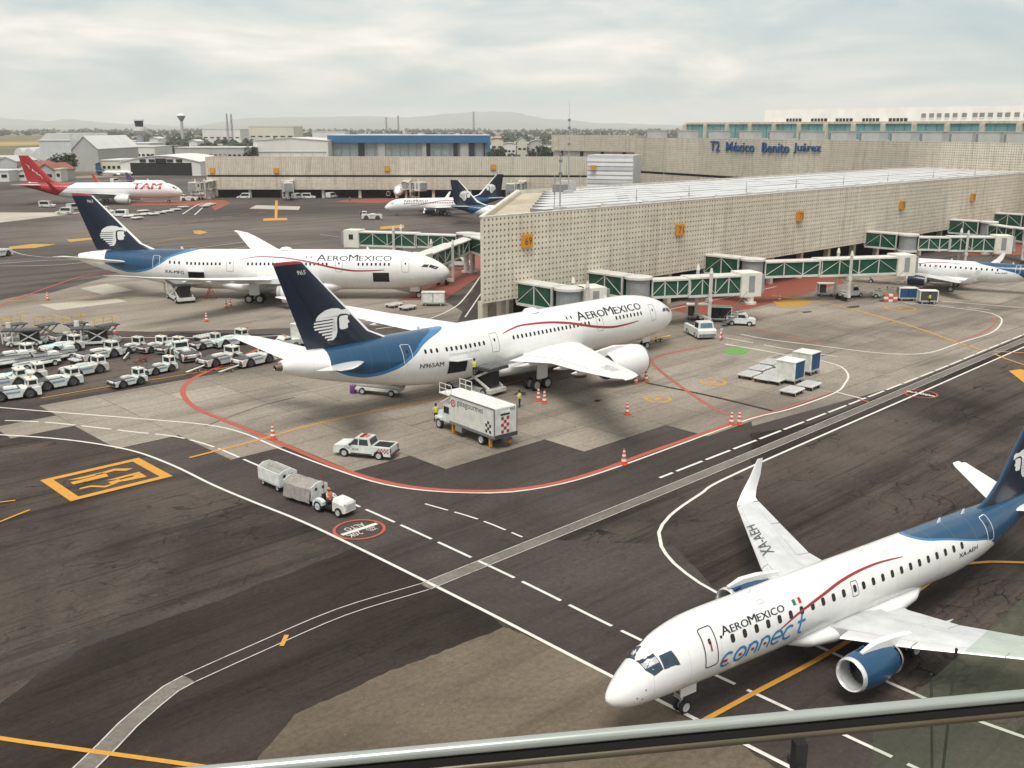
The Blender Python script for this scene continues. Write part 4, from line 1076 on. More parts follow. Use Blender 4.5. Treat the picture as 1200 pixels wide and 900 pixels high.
def build_regional(label, loc, rz, reg, near):
    t = thing('regional_jet', label, 'airliner', loc, rz)
    body = Body(P190)
    zb = [(0, 6.0), (20, 5.6), (21.2, 5.05), (22.2, 4.75), (24.1, 4.42), (26.2, 3.95), (27.8, 3.62), (28.8, 3.1), (30, 2.4), (36, 1.0)]
    lm = MATS.get('regional_livery') or livery_mat('regional_livery', zb, 36.1, 8.0, edge_w=0.10, rough=.22)
    fus = fuselage_mesh(body, lm, t, n=48)
    tc = MB(); tc.lathe([(-36.0, .24), (-36.4, .16), (-36.35, .12)], (0, 0, 4.5), 'x', 14); tc.build('tail_exhaust', EXHAUST, fus, smooth=True)
    for side in (1, -1):
        secs = [(1.2, 12.9, 1.95, 6.6, .95, U), (2.2, 13.6, 2.05, 5.5, .9, U), (5.2, 15.0, 2.45, 4.1, .85, U), (12.0, 20.3, 2.85, 2.0, .8, U), (12.4, 20.75, 2.92, 1.75, .75, (0, -.35, .95)), (12.75, 21.5, 3.35, 1.45, .7, (0, -.8, .6)), (13.0, 22.5, 4.2, 1.05, .7, (0, -.95, .3)), (13.15, 23.3, 5.25, .55, .65, (0, -.97, .2))]
        if side < 0: secs = [(q[0], q[1] + .9) + q[2:] for q in secs]
        w = wing_loft('wing', secs[:4], WINGGREY, t, 0.13, 0.735, side)
        wing_loft('slat', secs[:4], SLATMETAL, w, 0.0, 0.125, side, y0=2.1, y1=5.1)
        wing_loft('slat', secs[:4], SLATMETAL, w, 0.0, 0.125, side, y0=5.16, y1=8.4)
        wing_loft('slat', secs[:4], SLATMETAL, w, 0.0, 0.125, side, y0=8.43, y1=11.9)
        wing_loft('flap', secs[:4], WINGGREY, w, 0.742, 1.0, side, y0=1.9, y1=5.1, lift=-.015)
        wing_loft('flap', secs[:4], WINGGREY, w, 0.742, 1.0, side, y0=5.15, y1=8.9, lift=-.015)
        wing_loft('aileron', secs[:4], WINGGREY, w, 0.742, 1.0, side, y0=8.95, y1=11.9)
        wb = MB(); wb.loft([foil_ring((-s_, side * y, z), c, th, (u[0], side * u[1], u[2])) for y, s_, z, c, th, u in secs[3:]])
        wb.build('winglet', WINGWHITE, w, smooth=True, sharp=50)
        for y in (4.2, 7.6):
            st = 13.6 + (y - 2.2) * .62 if y < 5.2 else 15 + (y - 5.2) * .78; ch = 5.5 - (y - 2.2) * .47 if y < 5.2 else 4.1 - (y - 5.2) * .31
            z = 2.05 + (y - 2.2) * .1
            fb = MB(); fb.loft([[(-(st + ch * q), side * y + .13 * r_ * math.cos(a), z - .18 - .05 * r_ + .17 * r_ * math.sin(a)) for a in [k * math.pi / 4 for k in range(8)]] for q, r_ in ((.5, .1), (.65, .8), (.85, 1), (1.0, .7), (1.15, .1))])
            fb.build('flap_fairing', WINGGREY, w, smooth=True, sharp=60)
        for ya, yb in ((2.3, 4.0), (4.05, 5.7), (5.75, 7.3), (7.35, 8.8)): wing_loft('spoiler', secs[:4], WINGGREY, w, 0.59, 0.73, side, y0=ya, y1=yb, lift=.014, smooth=False)
        wing_loft('access_panel', secs[:4], WINGGREY, w, 0.2, 0.55, side, y0=6.3, y1=9.6, lift=.006, smooth=False)
        # wing inspection lines
        for y, a0, a1 in ((5.13, .14, .73), (9.6, .14, .73)): pass
        ox = .7 if side < 0 else 0.0
        e = add_engine(t, (-11.45 - ox, side * 4.3, 1.72), 3.85, .87, ENGBLUE if near else NAVY, lip=LIPMETAL)
        cx = MB(); cx.lathe([(-3.02, .80), (-3.3, .66), (-3.32, .58)], (-11.45 - ox, side * 4.3, 1.72), 'x', 24); cx.build('nozzle_ring', LIGHTGREY, e, smooth=True, sharp=50)
        pb = MB(); y = side * 4.3
        pb.loft([[(-12.2, y - .08, 2.62), (-12.2, y + .08, 2.62), (-12.2, y + .08, 2.72), (-12.2, y - .08, 2.72)], [(-13.2, y - .17, 2.55), (-13.2, y + .17, 2.55), (-13.2, y + .16, 2.93), (-13.2, y - .16, 2.93)],
                 [(-14.6, y - .2, 2.3), (-14.6, y + .2, 2.3), (-14.6, y + .18, 2.84), (-14.6, y - .18, 2.84)], [(-17.2, y - .1, 2.1), (-17.2, y + .1, 2.1), (-17.2, y + .1, 2.42), (-17.2, y - .1, 2.42)]])
        pb.build('engine_pylon', WINGWHITE, e, smooth=True, sharp=50)
        sb_ = MB(); yy = side * 3.95; sb_.prism([(-12.2, 2.62), (-12.85, 2.72), (-12.85, 2.5)], yy - .03, yy + .03, 'y'); sb_.build('nacelle_strake', ENGBLUE, e)
        hs = [(.3, 31.2, 4.35, 3.1, .8, U), (.9, 31.7, 4.42, 2.8, .8, U), (5.2, 34.7, 4.92, 1.35, .75, U), (5.6, 35.1, 4.96, 1.0, .6, U)]
        h_ = wing_loft('tailplane', hs, ACWHITE, t, 0, .70, side)
        wing_loft('elevator', hs, ACWHITE, h_, .705, 1.0, side, y0=.95, y1=5.3)
        g_ = MB(); g_.cyl((-18.3, side * 2.97, 2.0), (-18.4, side * 2.97, .55), .13, .11); g_.bar((-18.3, side * 1.9, 1.7), (-18.4, side * 2.9, .9), .09)
        gear = g_.build('main_gear', GEARWHITE, t, smooth=True)
        for dy in (-.28, .28): add_wheel(gear, (-18.42, side * 2.97 + dy, .5), .5, .32)
    bf = MB(); rr = []
    for st, zz_, w_, h_ in ((11.2, 2.0, .8, .35), (12.4, 1.85, 1.45, .6), (14, 1.8, 1.75, .72), (19, 1.8, 1.78, .72), (21, 1.9, 1.5, .6), (22.6, 2.1, .8, .35)):
        rr.append([(-st, w_ * math.cos(k * math.pi / 12), zz_ + h_ * math.sin(k * math.pi / 12)) for k in range(24)])
    bf.loft(rr); bf.build('belly_fairing', ACWHITE, fus, smooth=True, sharp=70)
    fs = [(27.6, 4.55, 7.6, .55), (29.6, 5.35, 5.6, .75), (30.6, 6.2, 4.6, .8), (33.2, 9.75, 2.35, .7), (33.9, 10.1, 1.6, .5)]
    fin = fin_loft('fin', fs, NAVY, t, 0.0, .69)
    fin_loft('leading_edge', fs, TAILBLUE, fin, 0.0, .03, .012)
    fin_loft('rudder', fs, NAVY, fin, .697, 1.0)
    emblem_on_fin(fin, None, fin_surface(fs), (34.2, 31.85, 6.1, 7.95), False)
    # markings
    for side in (1, -1):
        s0, s1 = (5.87, 10.18)
        letters_on_body(fus, body, [('A', .44), ('ERO', .36), ('M', .44), ('EXICO', .36)], side, *((s0, s1) if side > 0 else (s1, s0)), .90)
        connect_lettering(fus, body, side, 5.6, 11.6, -.56, -.46, .62)
        row = [6.45 + .81 * k for k in range(24) if not (abs(6.45 + .81 * k - 15.45) < .5)]
        windows_on_body(fus, body, side, [s_ for s_ in row if s_ < 25.4], .64, .27, .40, single=near and side > 0)
        windows_on_body(fus, body, side, [15.45], .66, .25, .38, single=False)
        windows_on_body(fus, body, side, [5.78], .88, .14, .14, single=False)
        door_on_body(fus, body, side, 5.05, -.27, 1.6, .82, LETTER, .055)
        door_on_body(fus, body, side, 15.45, .28, 1.05, .52, LETTER, .03, 'emergency_exit', False)
        door_on_body(fus, body, side, 28.1, 0.0, 1.6, .72, DECWHITE, .05)
        if side > 0:
            vs, fs_ = text_tris('i'); vs = fit_text(vs, 0, .12, 0, .5)
            decal_mesh('door_sign', [(vs, fs_)], lambda u, v: body.wrap(5.02 + u, .45 + v, 1, .02), DECRED, fus, 0)
        txt_on_body(fus, body, reg, side, *((24.7, 26.6) if side > 0 else (26.6, 24.7)), .02, .26, LETTER)
        # the stripe swings up past the windows towards the tail
        stripe_on_body(fus, body, side, [(9.2, .05), (9.83, .22), (10.6, .45), (11.4, .64), (13.1, .96), (14.5, 1.22), (15.75, 1.36), (17.0, 1.42), (18.2, 1.40), (19.9, 1.25)], wmax=.15)
        # flag
        for k, m_ in ((0, FLAGG), (1, DECWHITE), (2, FLAGR)):
            q0 = 10.85 + .2 * k
            decal_mesh('flag', [([(q0, .98), (q0 + .2, .98), (q0 + .2, 1.27), (q0, 1.27)], [(0, 1, 2, 3)])], lambda a, b_, sd=side: body.wrap(a, b_, sd, .014 + .002), m_, fus, 0.1)
        # flight deck glazing: front pane, side pane
        r = 1.25
        for q, nm in (([(1.68, 1.62), (2.33, 1.55), (2.40, .72), (1.98, .62), (1.72, 1.0)], 'windscreen'), ([(2.50, 1.32), (3.05, 1.30), (3.22, .58), (2.50, .68)], 'side_window')):
            zc_ = [interp_prof(P190, p[0]) for p in q]
            vs = [(p[0], p[1] * .93) for p in q]
            d = decal_mesh(nm, [(vs, [tuple(range(len(q)))])], lambda a, b_, sd=side: body.wrap(a, b_, sd, .012), GLASSDK if not near else MATS.get('cockpit_glass') or M('cockpit_glass', (0.025, 0.05, 0.075), .06, 0, .3, 3), fus, .15)
            cx_, cy_ = sum(p[0] for p in vs) / len(vs), sum(p[1] for p in vs) / len(vs)
            big = [(cx_ + (p[0] - cx_) * 1.10, cy_ + (p[1] - cy_) * 1.10) for p in vs]
            decal_mesh('window_frame', [(big, [tuple(range(len(q)))])], lambda a, b_, sd=side: body.wrap(a, b_, sd, .006), DARKGREY, d, .15)
        # hatches, wipers, probes
        for st, v, w_, h_ in ((3.4, -.75, .5, .35), (7.6, -1.15, .7, .5), (10.2, -1.2, .5, .4), (23.2, -.9, .9, .7), (25.6, -.85, .4, .3), (29.4, -.4, .4, .3), (9.0, 1.75, .4, .25), (19.0, 1.8, .35, .25)):
            decal_mesh('access_hatch', [rrect_frame(0, 0, w_, h_, .06, .022)], lambda a, b_, s_=st, v_=v, sd=side: body.wrap(s_ + a, v_ + b_, sd, .008), LINEGREY, fus, 0.2)
        decal_mesh('wiper', [ribbon([(1.75, .95), (2.1, 1.25)], .03)], lambda a, b_, sd=side: body.wrap(a, b_, sd, .03), BLACK, fus, 0)
        for st, v in ((1.1, -.1), (1.35, -.25), (1.5, .12)):
            p = rrect(0, 0, .07, .07, .03, 2); decal_mesh('air_probe', [(p, [tuple(range(len(p)))])], lambda a, b_, s_=st, v_=v, sd=side: body.wrap(s_ + a, v_ + b_, sd, .01), DARKGREY, fus, 0)
    g_ = MB(); g_.cyl((-4.6, 0, 1.9), (-4.72, 0, .45), .09); g_.bar((-4.65, 0, 1.0), (-5.5, 0, 1.8), .07); g_.box((-4.45, 0, .92), (.06, .52, .2))
    gear = g_.build('nose_gear', GEARWHITE, t, smooth=True)
    for dy in (-.2, .2): add_wheel(gear, (-4.75, dy, .36), .36, .2)
    for dy in (-.42, .42):
        d_ = MB(); d_.box((-4.7, dy, 1.38), (1.0, .04, .5)); dd = d_.build('gear_door', ACWHITE, gear)
    put_text('gear_lettering', reg[-3:], LETTER, gear, (-4.415, .24, .86), (0, -1, 0), (0, 0, 1), .48, .13)
    for st, v in ((8.8, 0), (17.5, 0), (24.6, 0), (27.0, 0)):
        zc_, w_, h_ = interp_prof(P190, st); a_ = MB()
        a_.prism([(-st, zc_ + h_ - .04), (-st - .32, zc_ + h_ - .04), (-st - .3, zc_ + h_ + .26), (-st - .16, zc_ + h_ + .26)], -.02, .02, 'y'); a_.build('blade_antenna', ACWHITE, fus)
    return t, body, fus
jet_e, bodyE, fusE = build_regional('white regional jet in the foreground, bright blue engine under its grey wing', (30.34, 25.66, 0), R_(171.0), 'XA-AEH', True)
wv, wf = text_tris('XA-AEH'); wv = fit_text(wv, 0, 1, 0, 1)
def wing_txt_e(u, v):
    y = 5.9 + u * 3.4; le = 15.0 + (y - 5.2) * .78; ch = 4.1 - (y - 5.2) * .31; z = 2.45 + (y - 5.2) * .059; c_ = .33 + (1 - v) * .26
    return Vector((-(le + ch * c_), -y, z + ch * .066 * .84 + .02))
decal_mesh('registration', [(wv, wf)], wing_txt_e, DARKGREY, jet_e, 0)
jet_f, _b, _f = build_regional('white regional jet at the right edge, nose behind a jet bridge cab', (0, 0, 0), 0, 'XA-AEP', False)
_n = at(1018, 327); _g = at(1150, 331)
jet_f.rotation_euler = (0, 0, R_(105)); _n = at(1050, 307, 3.9); jet_f.location = (_n.x + 6.6 * math.cos(R_(105)) - 1.6, _n.y + 6.6 * math.sin(R_(105)) + 1.5, 0)

# ------------------------------------------------------------------ simpler airliners across the apron
def build_far(name, label, P, loc, rz, spec, scale=1.0):
    t = thing(name, label, 'airliner', loc, rz); t.scale = (scale,) * 3
    body = Body(P); L = body.L
    fus = fuselage_mesh(body, spec['livery'], t, n=28)
    for side in (1, -1):
        w = wing_loft('wing', spec['wing'], spec.get('wingmat', WINGGREY), t, 0, 1, side)
        if spec.get('winglet'):
            wb = MB(); wb.loft([foil_ring((-s_, side * y, z), c, th, (u[0], side * u[1], u[2])) for y, s_, z, c, th, u in spec['winglet']]); wb.build('winglet', spec['wlmat'], w, smooth=True, sharp=50)
        ex, ey, ez, el, er = spec['eng']
        if ey: e = add_engine(t, (-ex, side * ey, ez), el, er, spec['engmat'], n=18, bladed=False); pb = MB(); pb.bar((-ex - el * .3, side * ey, ez + er), (-ex - el * .95, side * ey, ez + er * 1.25), .3, .5); pb.build('engine_pylon', ACWHITE, e)
        wing_loft('tailplane', spec['stab'], spec.get('stabmat', ACWHITE), t, 0, 1, side)
        mx, my, mr = spec['gear']
        g_ = MB(); g_.cyl((-mx, side * my, 2.2), (-mx, side * my, mr), .18); gear = g_.build('main_gear', GEARWHITE, t)
        for dx in (-.7, .7): add_wheel(gear, (-mx + dx, side * my, mr), mr, .9)
        if spec.get('win'):
            a, b_, v, st = spec['win']; windows_on_body(fus, body, side, [a + st * k for k in range(int((b_ - a) / st))], v, .26, .42, single=False, mat=spec.get('winmat'))
        for q in spec.get('glass', []): decal_mesh('cockpit_window', [(q, [tuple(range(len(q)))])], lambda a, b_, sd=side: body.wrap(a, b_, sd, .012), GLASSDK, fus, .2)
    fin = fin_loft('fin', spec['fin'], spec['finmat'], t, 0, .70); fin_loft('rudder', spec['fin'], spec['finmat'], fin, .707, 1.0)
    if spec.get('finle'): fin_loft('leading_edge', spec['fin'], spec['finle'], fin, 0, .06, .03)
    if spec.get('emblem'): emblem_on_fin(fin, None, fin_surface(spec['fin']), spec['emblem'], False)
    nx, nr = spec['nose']
    g_ = MB(); g_.cyl((-nx, 0, 1.8), (-nx, 0, nr), .12); gear = g_.build('nose_gear', GEARWHITE, t)
    for dy in (-.25, .25): add_wheel(gear, (-nx, dy, nr), nr, .25)
    return t, body, fus
P737 = [(0, 2.6, .05, .05), (.3, 2.62, .5, .5), (1.2, 2.8, 1.05, 1.1), (2.6, 3.1, 1.6, 1.68), (4.5, 3.3, 1.82, 1.95), (6.5, 3.35, 1.88, 2.0), (26, 3.35, 1.88, 2.0), (30, 3.75, 1.6, 1.6), (34, 4.4, .95, .98), (37.5, 4.9, .4, .45), (38.5, 5.0, .2, .22)]
zb7 = [(0, 8), (25, 7.6), (27.5, 5.4), (29.5, 4.4), (31.5, 3.3), (33, 2.6), (38.5, 1)]
LIV7 = livery_mat('narrow_body_livery', zb7, 38.5, 9.0, edge_w=0.15)
SPEC737 = dict(livery=LIV7, wing=[(1.5, 12.5, 2.2, 8.0, .95, U), (5, 15.0, 2.6, 5.0, .9, U), (17, 22.6, 3.7, 1.6, .8, U)],
    winglet=[(17, 22.6, 3.7, 1.6, .8, (0, -.3, .95)), (17.5, 23.2, 4.4, 1.2, .7, (0, -.9, .4)), (17.9, 24.6, 6.1, .6, .7, (0, -1, .1))], wlmat=WINGWHITE, wingmat=WINGWHITE,
    eng=(11.5, 4.85, 1.75, 4.4, .95), engmat=NAVY, stab=[(.4, 33.0, 4.9, 4.2, .8, U), (7, 37.2, 5.5, 1.4, .7, U)], gear=(19.2, 2.9, .56), win=(6, 28.5, .55, .55), nose=(4, .34),
    fin=[(27.5, 5.2, 9.5, .5), (30.5, 6.2, 7.2, .7), (36.3, 12.4, 2.3, .7)], finmat=NAVY, emblem=(36.0, 32.6, 6.6, 9.4), finle=WINGWHITE,
    glass=[[(1.7, 1.2), (2.5, 1.5), (2.9, .95), (2.1, .6)]])
jet_c, bodyC, fusC = build_far('narrow_body_jet', 'white and blue narrow jet being pushed back across the taxiway, tug at its nose', P737, (0, 0, 0), 0, SPEC737)
_n = at(456, 252); jet_c.location = (189.8, 256.2, 0); jet_c.rotation_euler = (0, 0, R_(152))
letters_on_body(fusC, bodyC, [('A', 1.0), ('ERO', .82), ('M', 1.0), ('EXICO', .82)], 1, 5.8, 13.5, .95)
stripe_on_body(fusC, bodyC, 1, [(8, -.1), (11, .1), (14, .6), (18, 1.2), (22, 1.1), (25, .7)], wmax=.25)
jet_d, bodyD, fusD = build_far('narrow_body_jet', 'narrow jet docked beyond the terminal corner with only its blue tail showing', P737, (0, 0, 0), 0, SPEC737)
jet_d.location = (213.3, 193.1, 0); jet_d.rotation_euler = (0, 0, R_(-50))
SPECH = dict(SPEC737, winglet=None); SPECH['winglet'] = SPEC737['winglet']
jet_h, bodyH, fusH = build_far('narrow_body_jet', 'narrow jet facing this way in front of the far terminal, wings spread', P737, (235, 309, 0), R_(-134), SPEC737)
P767 = [(0, 3.5, .05, .05), (.3, 3.52, .6, .6), (1.2, 3.7, 1.3, 1.35), (3, 4.1, 2.05, 2.1), (5.5, 4.35, 2.4, 2.55), (8, 4.4, 2.515, 2.7), (36, 4.4, 2.515, 2.7), (42, 4.9, 2.1, 2.1), (48, 5.8, 1.2, 1.25), (53, 6.5, .5, .55), (54, 6.6, .25, .3)]
zbt = [(0, 12), (34, 11.5), (35.2, 7.1), (36.8, 6.2), (39, 4.6), (41.5, 2.9), (43.5, 1.4), (54, 0)]
LIVT = livery_mat('red_tail_livery', zbt, 54.0, 12.0, blue=(.36, .022, .024), edge=(.012, .016, .03), edge_w=.3)
SPEC767 = dict(livery=LIVT, wing=[(2, 17, 2.9, 11.5, .95, U), (7.5, 22, 3.5, 6.8, .9, U), (22.5, 33.0, 5.2, 2.4, .8, U)], wingmat=WINGGREY,
    winglet=[(22.5, 33, 5.2, 2.4, .8, (0, -.3, .95)), (23.2, 34.2, 6.3, 1.8, .7, (0, -.9, .4)), (23.8, 36.4, 8.9, .8, .7, (0, -1, .1))], wlmat=TAMRED,
    eng=(16.0, 7.9, 1.95, 5.6, 1.35), engmat=ACWHITE, stab=[(.5, 46.0, 6.3, 6.0, .8, U), (9, 51.8, 6.9, 2.2, .7, U)], stabmat=WINGWHITE, gear=(27.5, 4.6, .6), win=(8, 39, .75, .6), winmat=LINEGREY, nose=(4.9, .5),
    fin=[(40.5, 7.2, 9.5, .5), (43, 8.0, 8.4, .7), (50.0, 16.2, 3.2, .7)], finmat=TAMRED, glass=[[(1.6, 1.5), (2.7, 1.9), (3.0, 1.3), (1.9, .9)]])
jet_t, bodyT, fusT = build_far('wide_body_jet', 'white jet with a bright red tail at the far left stand', P767, (0, 0, 0), 0, SPEC767, 1.06)
jet_t.location = (170.2, 353.2, 0); jet_t.rotation_euler = (0, 0, R_(-38))
tv, tf = text_tris('TAM', bold=0, shear=.15); tv = fit_text(tv, 0, 1, 0, 1)
for sd, (s0, s1) in ((-1, (15.9, 6.4)), (1, (6.4, 15.9))):
    decal_mesh('airline_lettering', [(tv, tf)], lambda u, v, sd=sd, s0=s0, s1=s1: bodyT.wrap(s0 + u * (s1 - s0), .45 + v * 2.4, sd, .03), TAMRED, fusT, .3)
    for sh in (.22, -.22): decal_mesh('bold_stroke', [(tv, tf)], lambda u, v, sd=sd, s0=s0, s1=s1: bodyT.wrap(s0 + u * (s1 - s0) + sh, .45 + v * 2.4, sd, .035 + .005 * (sh > 0)), TAMRED, fusT, .3)
yT = fin_surface(SPEC767['fin'])
for sd in (-1, 1):
    decal_mesh('fin_lettering', [(tv, tf)], lambda u, v, sd=sd: (lambda s_, z_: Vector((-s_, sd * (yT(s_, z_) + .12), z_)))(50.6 - u * 4.6 - (1 - v) * .9 + .6, 13.0 - u * 3.9 + v * 1.5 - .9), DECWHITE, jet_t, .4)
# two smaller white aircraft behind it
LIVW = livery_mat('plain_white_livery', [(0, 9), (24, 8.8), (28, 6.5), (31, 4), (38.5, 1)], 38.5, 9.0, blue=(.055, .045, .10), edge=(.3, .3, .33))
SPECW = dict(SPEC737, livery=LIVW, emblem=None, finle=None, finmat=M('violet_tail_paint', (.07, .06, .13), .4, 0, .1), engmat=ACWHITE)
jet_w, _b, _f = build_far('narrow_body_jet', 'small white jet with a dark violet tail parked beyond the red tailed one', P737, (0, 0, 0), 0, SPECW)
_p = at(195, 218); jet_w.scale = (.5, .5, .5); jet_w.location = (_p.x, _p.y, 0); jet_w.rotation_euler = (0, 0, R_(-46))
SPECS = dict(SPEC737, emblem=None, finle=None, finmat=BLUE, engmat=ACWHITE)
jet_s, _b, _f = build_far('narrow_body_jet', 'small white jet with a blue tail standing outside the dark hangar', P737, (0, 0, 0), 0, SPECS, .55)
p = at(156, 206); jet_s.location = (p.x, p.y, 0); jet_s.rotation_euler = (0, 0, R_(-44))
# ------------------------------------------------------------------ terminal buildings
PANELC = M('precast_concrete', (0.64, 0.585, 0.48), 0.8, 0, 0.14, 0.5, bump=0.15)
_nt = PANELC.node_tree; _b = _nt.nodes['Principled BSDF']; _src = _b.inputs[0].links[0].from_socket
_oi = _nt.nodes.new('ShaderNodeObjectInfo')
_c = nmixc(_nt, 1.0, _src, nramp(_nt, _oi.outputs['Random'], [(0.0, (0.90, 0.90, 0.89)), (1.0, (1.04, 1.04, 1.04))]), 'MULTIPLY')
_st = nnoise(_nt, npos(_nt), 1.0, 6, 0.7, 0.2, (0.9, 0.9, 0.06))
_nt.links.new(nmixc(_nt, 0.8, _c, nramp(_nt, _st, [(0.34, (0.72, 0.70, 0.66)), (0.5, (1, 1, 1))]), 'MULTIPLY'), _b.inputs[0])
HOLEC = M('panel_hole_glass', (0.085, 0.075, 0.065), 0.6, 0, 0.3, 2)  # dark window glass at the back of the panel holes
ROOFD = ground_mat('roof_membrane', (0.43, 0.375, 0.28), (0.34, 0.30, 0.23), (0.50, 0.44, 0.34), spots=0.2, big=0.15)
ROOFP = M('white_roof_sheet', (0.58, 0.58, 0.58), 0.45, 0.1, 0.12, 0.5)
ROOFG = M('grey_roof_edge', (0.22, 0.22, 0.22), 0.6, 0, 0.2, 1)
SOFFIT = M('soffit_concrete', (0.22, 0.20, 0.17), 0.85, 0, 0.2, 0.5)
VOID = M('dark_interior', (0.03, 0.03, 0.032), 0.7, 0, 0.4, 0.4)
TEAL = M('teal_glass', (0.19, 0.40, 0.385), 0.15, 0, 0.25, 0.2)
SIGNOR = M('orange_sign_face', (0.60, 0.26, 0.025), 0.5, 0, 0.1, 1)
LETBLUE = M('blue_sign_letters', (0.01, 0.08, 0.24), 0.5, 0, 0.1, 1)
BRIDGEW = M('bridge_white_paint', (0.62, 0.61, 0.56), 0.5, 0, 0.2, 0.8)
BRIDGEG = M('bridge_grey_shutter', (0.27, 0.28, 0.28), 0.6, 0, 0.15, 1)
WHITEWALL = M('white_render', (0.78, 0.77, 0.74), 0.7, 0, 0.1, 0.15)
CREAMWALL = M('cream_sheet_wall', (0.56, 0.53, 0.45), 0.6, 0, 0.12, 0.15)
SIDING = M('grey_siding', (0.56, 0.57, 0.57), 0.5, 0.1, 0.1, 0.3)

def hole_panel(nc, nr, W_, H_, hole=0.39, depth=0.35, thick=0.4):
    """perforated precast panel, face at y = 0 looking to -y, from (0,0) to (W,H)"""
    b = MB(); dx, dz = W_ / nc, H_ / nr; ex, ez = dx * hole / 2, dz * hole / 2
    for i in range(nc):
        for j in range(nr):
            x0, z0 = i * dx, j * dz; x1, z1 = x0 + dx, z0 + dz; cx, cz = x0 + dx / 2, z0 + dz / 2
            a = [(x0, 0, z0), (x1, 0, z0), (x1, 0, z1), (x0, 0, z1), (cx - ex, 0, cz - ez), (cx + ex, 0, cz - ez), (cx + ex, 0, cz + ez), (cx - ex, 0, cz + ez),
                 (cx - ex, depth, cz - ez), (cx + ex, depth, cz - ez), (cx + ex, depth, cz + ez), (cx - ex, depth, cz + ez)]
            b.mat(0).add(a, [(0, 1, 5, 4), (1, 2, 6, 5), (2, 3, 7, 6), (3, 0, 4, 7), (4, 5, 9, 8), (5, 6, 10, 9), (6, 7, 11, 10), (7, 4, 8, 11)])
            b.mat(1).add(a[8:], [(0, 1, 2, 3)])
    b.mat(0).add([(0, 0, 0), (W_, 0, 0), (W_, 0, H_), (0, 0, H_), (0, thick, 0), (W_, thick, 0), (W_, thick, H_), (0, thick, H_)], [(4, 0, 3, 7), (1, 5, 6, 2), (3, 2, 6, 7), (4, 5, 1, 0), (5, 4, 7, 6)])
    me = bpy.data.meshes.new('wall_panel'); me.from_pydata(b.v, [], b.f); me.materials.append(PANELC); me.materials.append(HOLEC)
    me.polygons.foreach_set('material_index', b.m)
    return me
PAN_A = hole_panel(28, 15, 19.52, 11.0)
def wall_of_panels(parent, p0, p1, z0, z1, me, pw, ph, gap=0.08, name='wall_panel'):
    """row of equal panels from p0 to p1 (left to right seen from outside), scaled to the height"""
    p0, p1 = Vector((p0[0], p0[1])), Vector((p1[0], p1[1])); d = p1 - p0; L = d.length; n = max(1, round(L / (pw * (z1 - z0) / ph))); w = L / n
    a = math.atan2(d.y, d.x)
    for k in range(n):
        o = link(name, me, parent); q = p0 + d * (k / n)
        o.location = (q.x, q.y, z0); o.rotation_euler = (0, 0, a); o.scale = ((w - gap) / pw, 1, (z1 - z0) / ph)
    return n
def Wp(px, d): return Vector((d * math.cos(CAM_YAW) + (px - 600) / CAM_F * d * math.sin(CAM_YAW), d * math.sin(CAM_YAW) - (px - 600) / CAM_F * d * math.cos(CAM_YAW), 0))
def Hz(py, d): return CAM_H - (py - 149) * d / CAM_F

# --- the pier on the right
FY, BY, X0, X1, ZB, ZT = 94.3, 131.0, 85.0, 338.0, 5.0, 16.0
pier = thing('terminal_pier', 'long terminal pier of perforated beige panels with white ribbed roof, right of centre', 'terminal', (0, 0, 0))
NP = 13
for k in range(NP):
    o = link('wall_panel', PAN_A, pier); o.location = (X0 + 19.6 * k + .04, FY + random.uniform(-.012, .012), ZB)
    if k: o.scale = (1, 1, 1)
DX1 = 127.0
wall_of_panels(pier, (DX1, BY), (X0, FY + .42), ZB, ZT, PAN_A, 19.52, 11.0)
b = MB(); b.prism([(X0 + .5, FY + .45), (X1, FY + .45), (X1, BY), (DX1 + .3, BY)], ZT - .9, ZT - .6); b.build('roof_deck', ROOFD, pier)
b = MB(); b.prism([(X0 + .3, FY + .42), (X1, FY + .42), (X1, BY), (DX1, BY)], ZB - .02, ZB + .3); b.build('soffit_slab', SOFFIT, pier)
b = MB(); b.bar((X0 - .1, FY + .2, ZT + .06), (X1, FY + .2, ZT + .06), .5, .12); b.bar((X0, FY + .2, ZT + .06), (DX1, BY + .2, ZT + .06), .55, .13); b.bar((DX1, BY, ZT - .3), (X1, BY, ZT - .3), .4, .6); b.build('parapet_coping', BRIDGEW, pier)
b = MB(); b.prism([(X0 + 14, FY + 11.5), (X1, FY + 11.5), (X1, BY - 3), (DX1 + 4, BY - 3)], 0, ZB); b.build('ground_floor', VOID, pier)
x = X0 + 1.4
while x < X1:
    b = MB(); b.box((0, 0, (ZB - .02) / 2), (.9, .9, ZB - .02)); b.build('column', PANELC, pier, loc=(x, FY + 1.6, 0)); x += 9.8
for k in range(5):
    t = (k + .5) / 5; b = MB(); b.box((0, 0, (ZB - .02) / 2), (.9, .9, ZB - .02)); b.build('column', PANELC, pier, loc=(X0 + (DX1 - X0) * t + 2.0, FY + (BY - FY) * t - .5, 0))
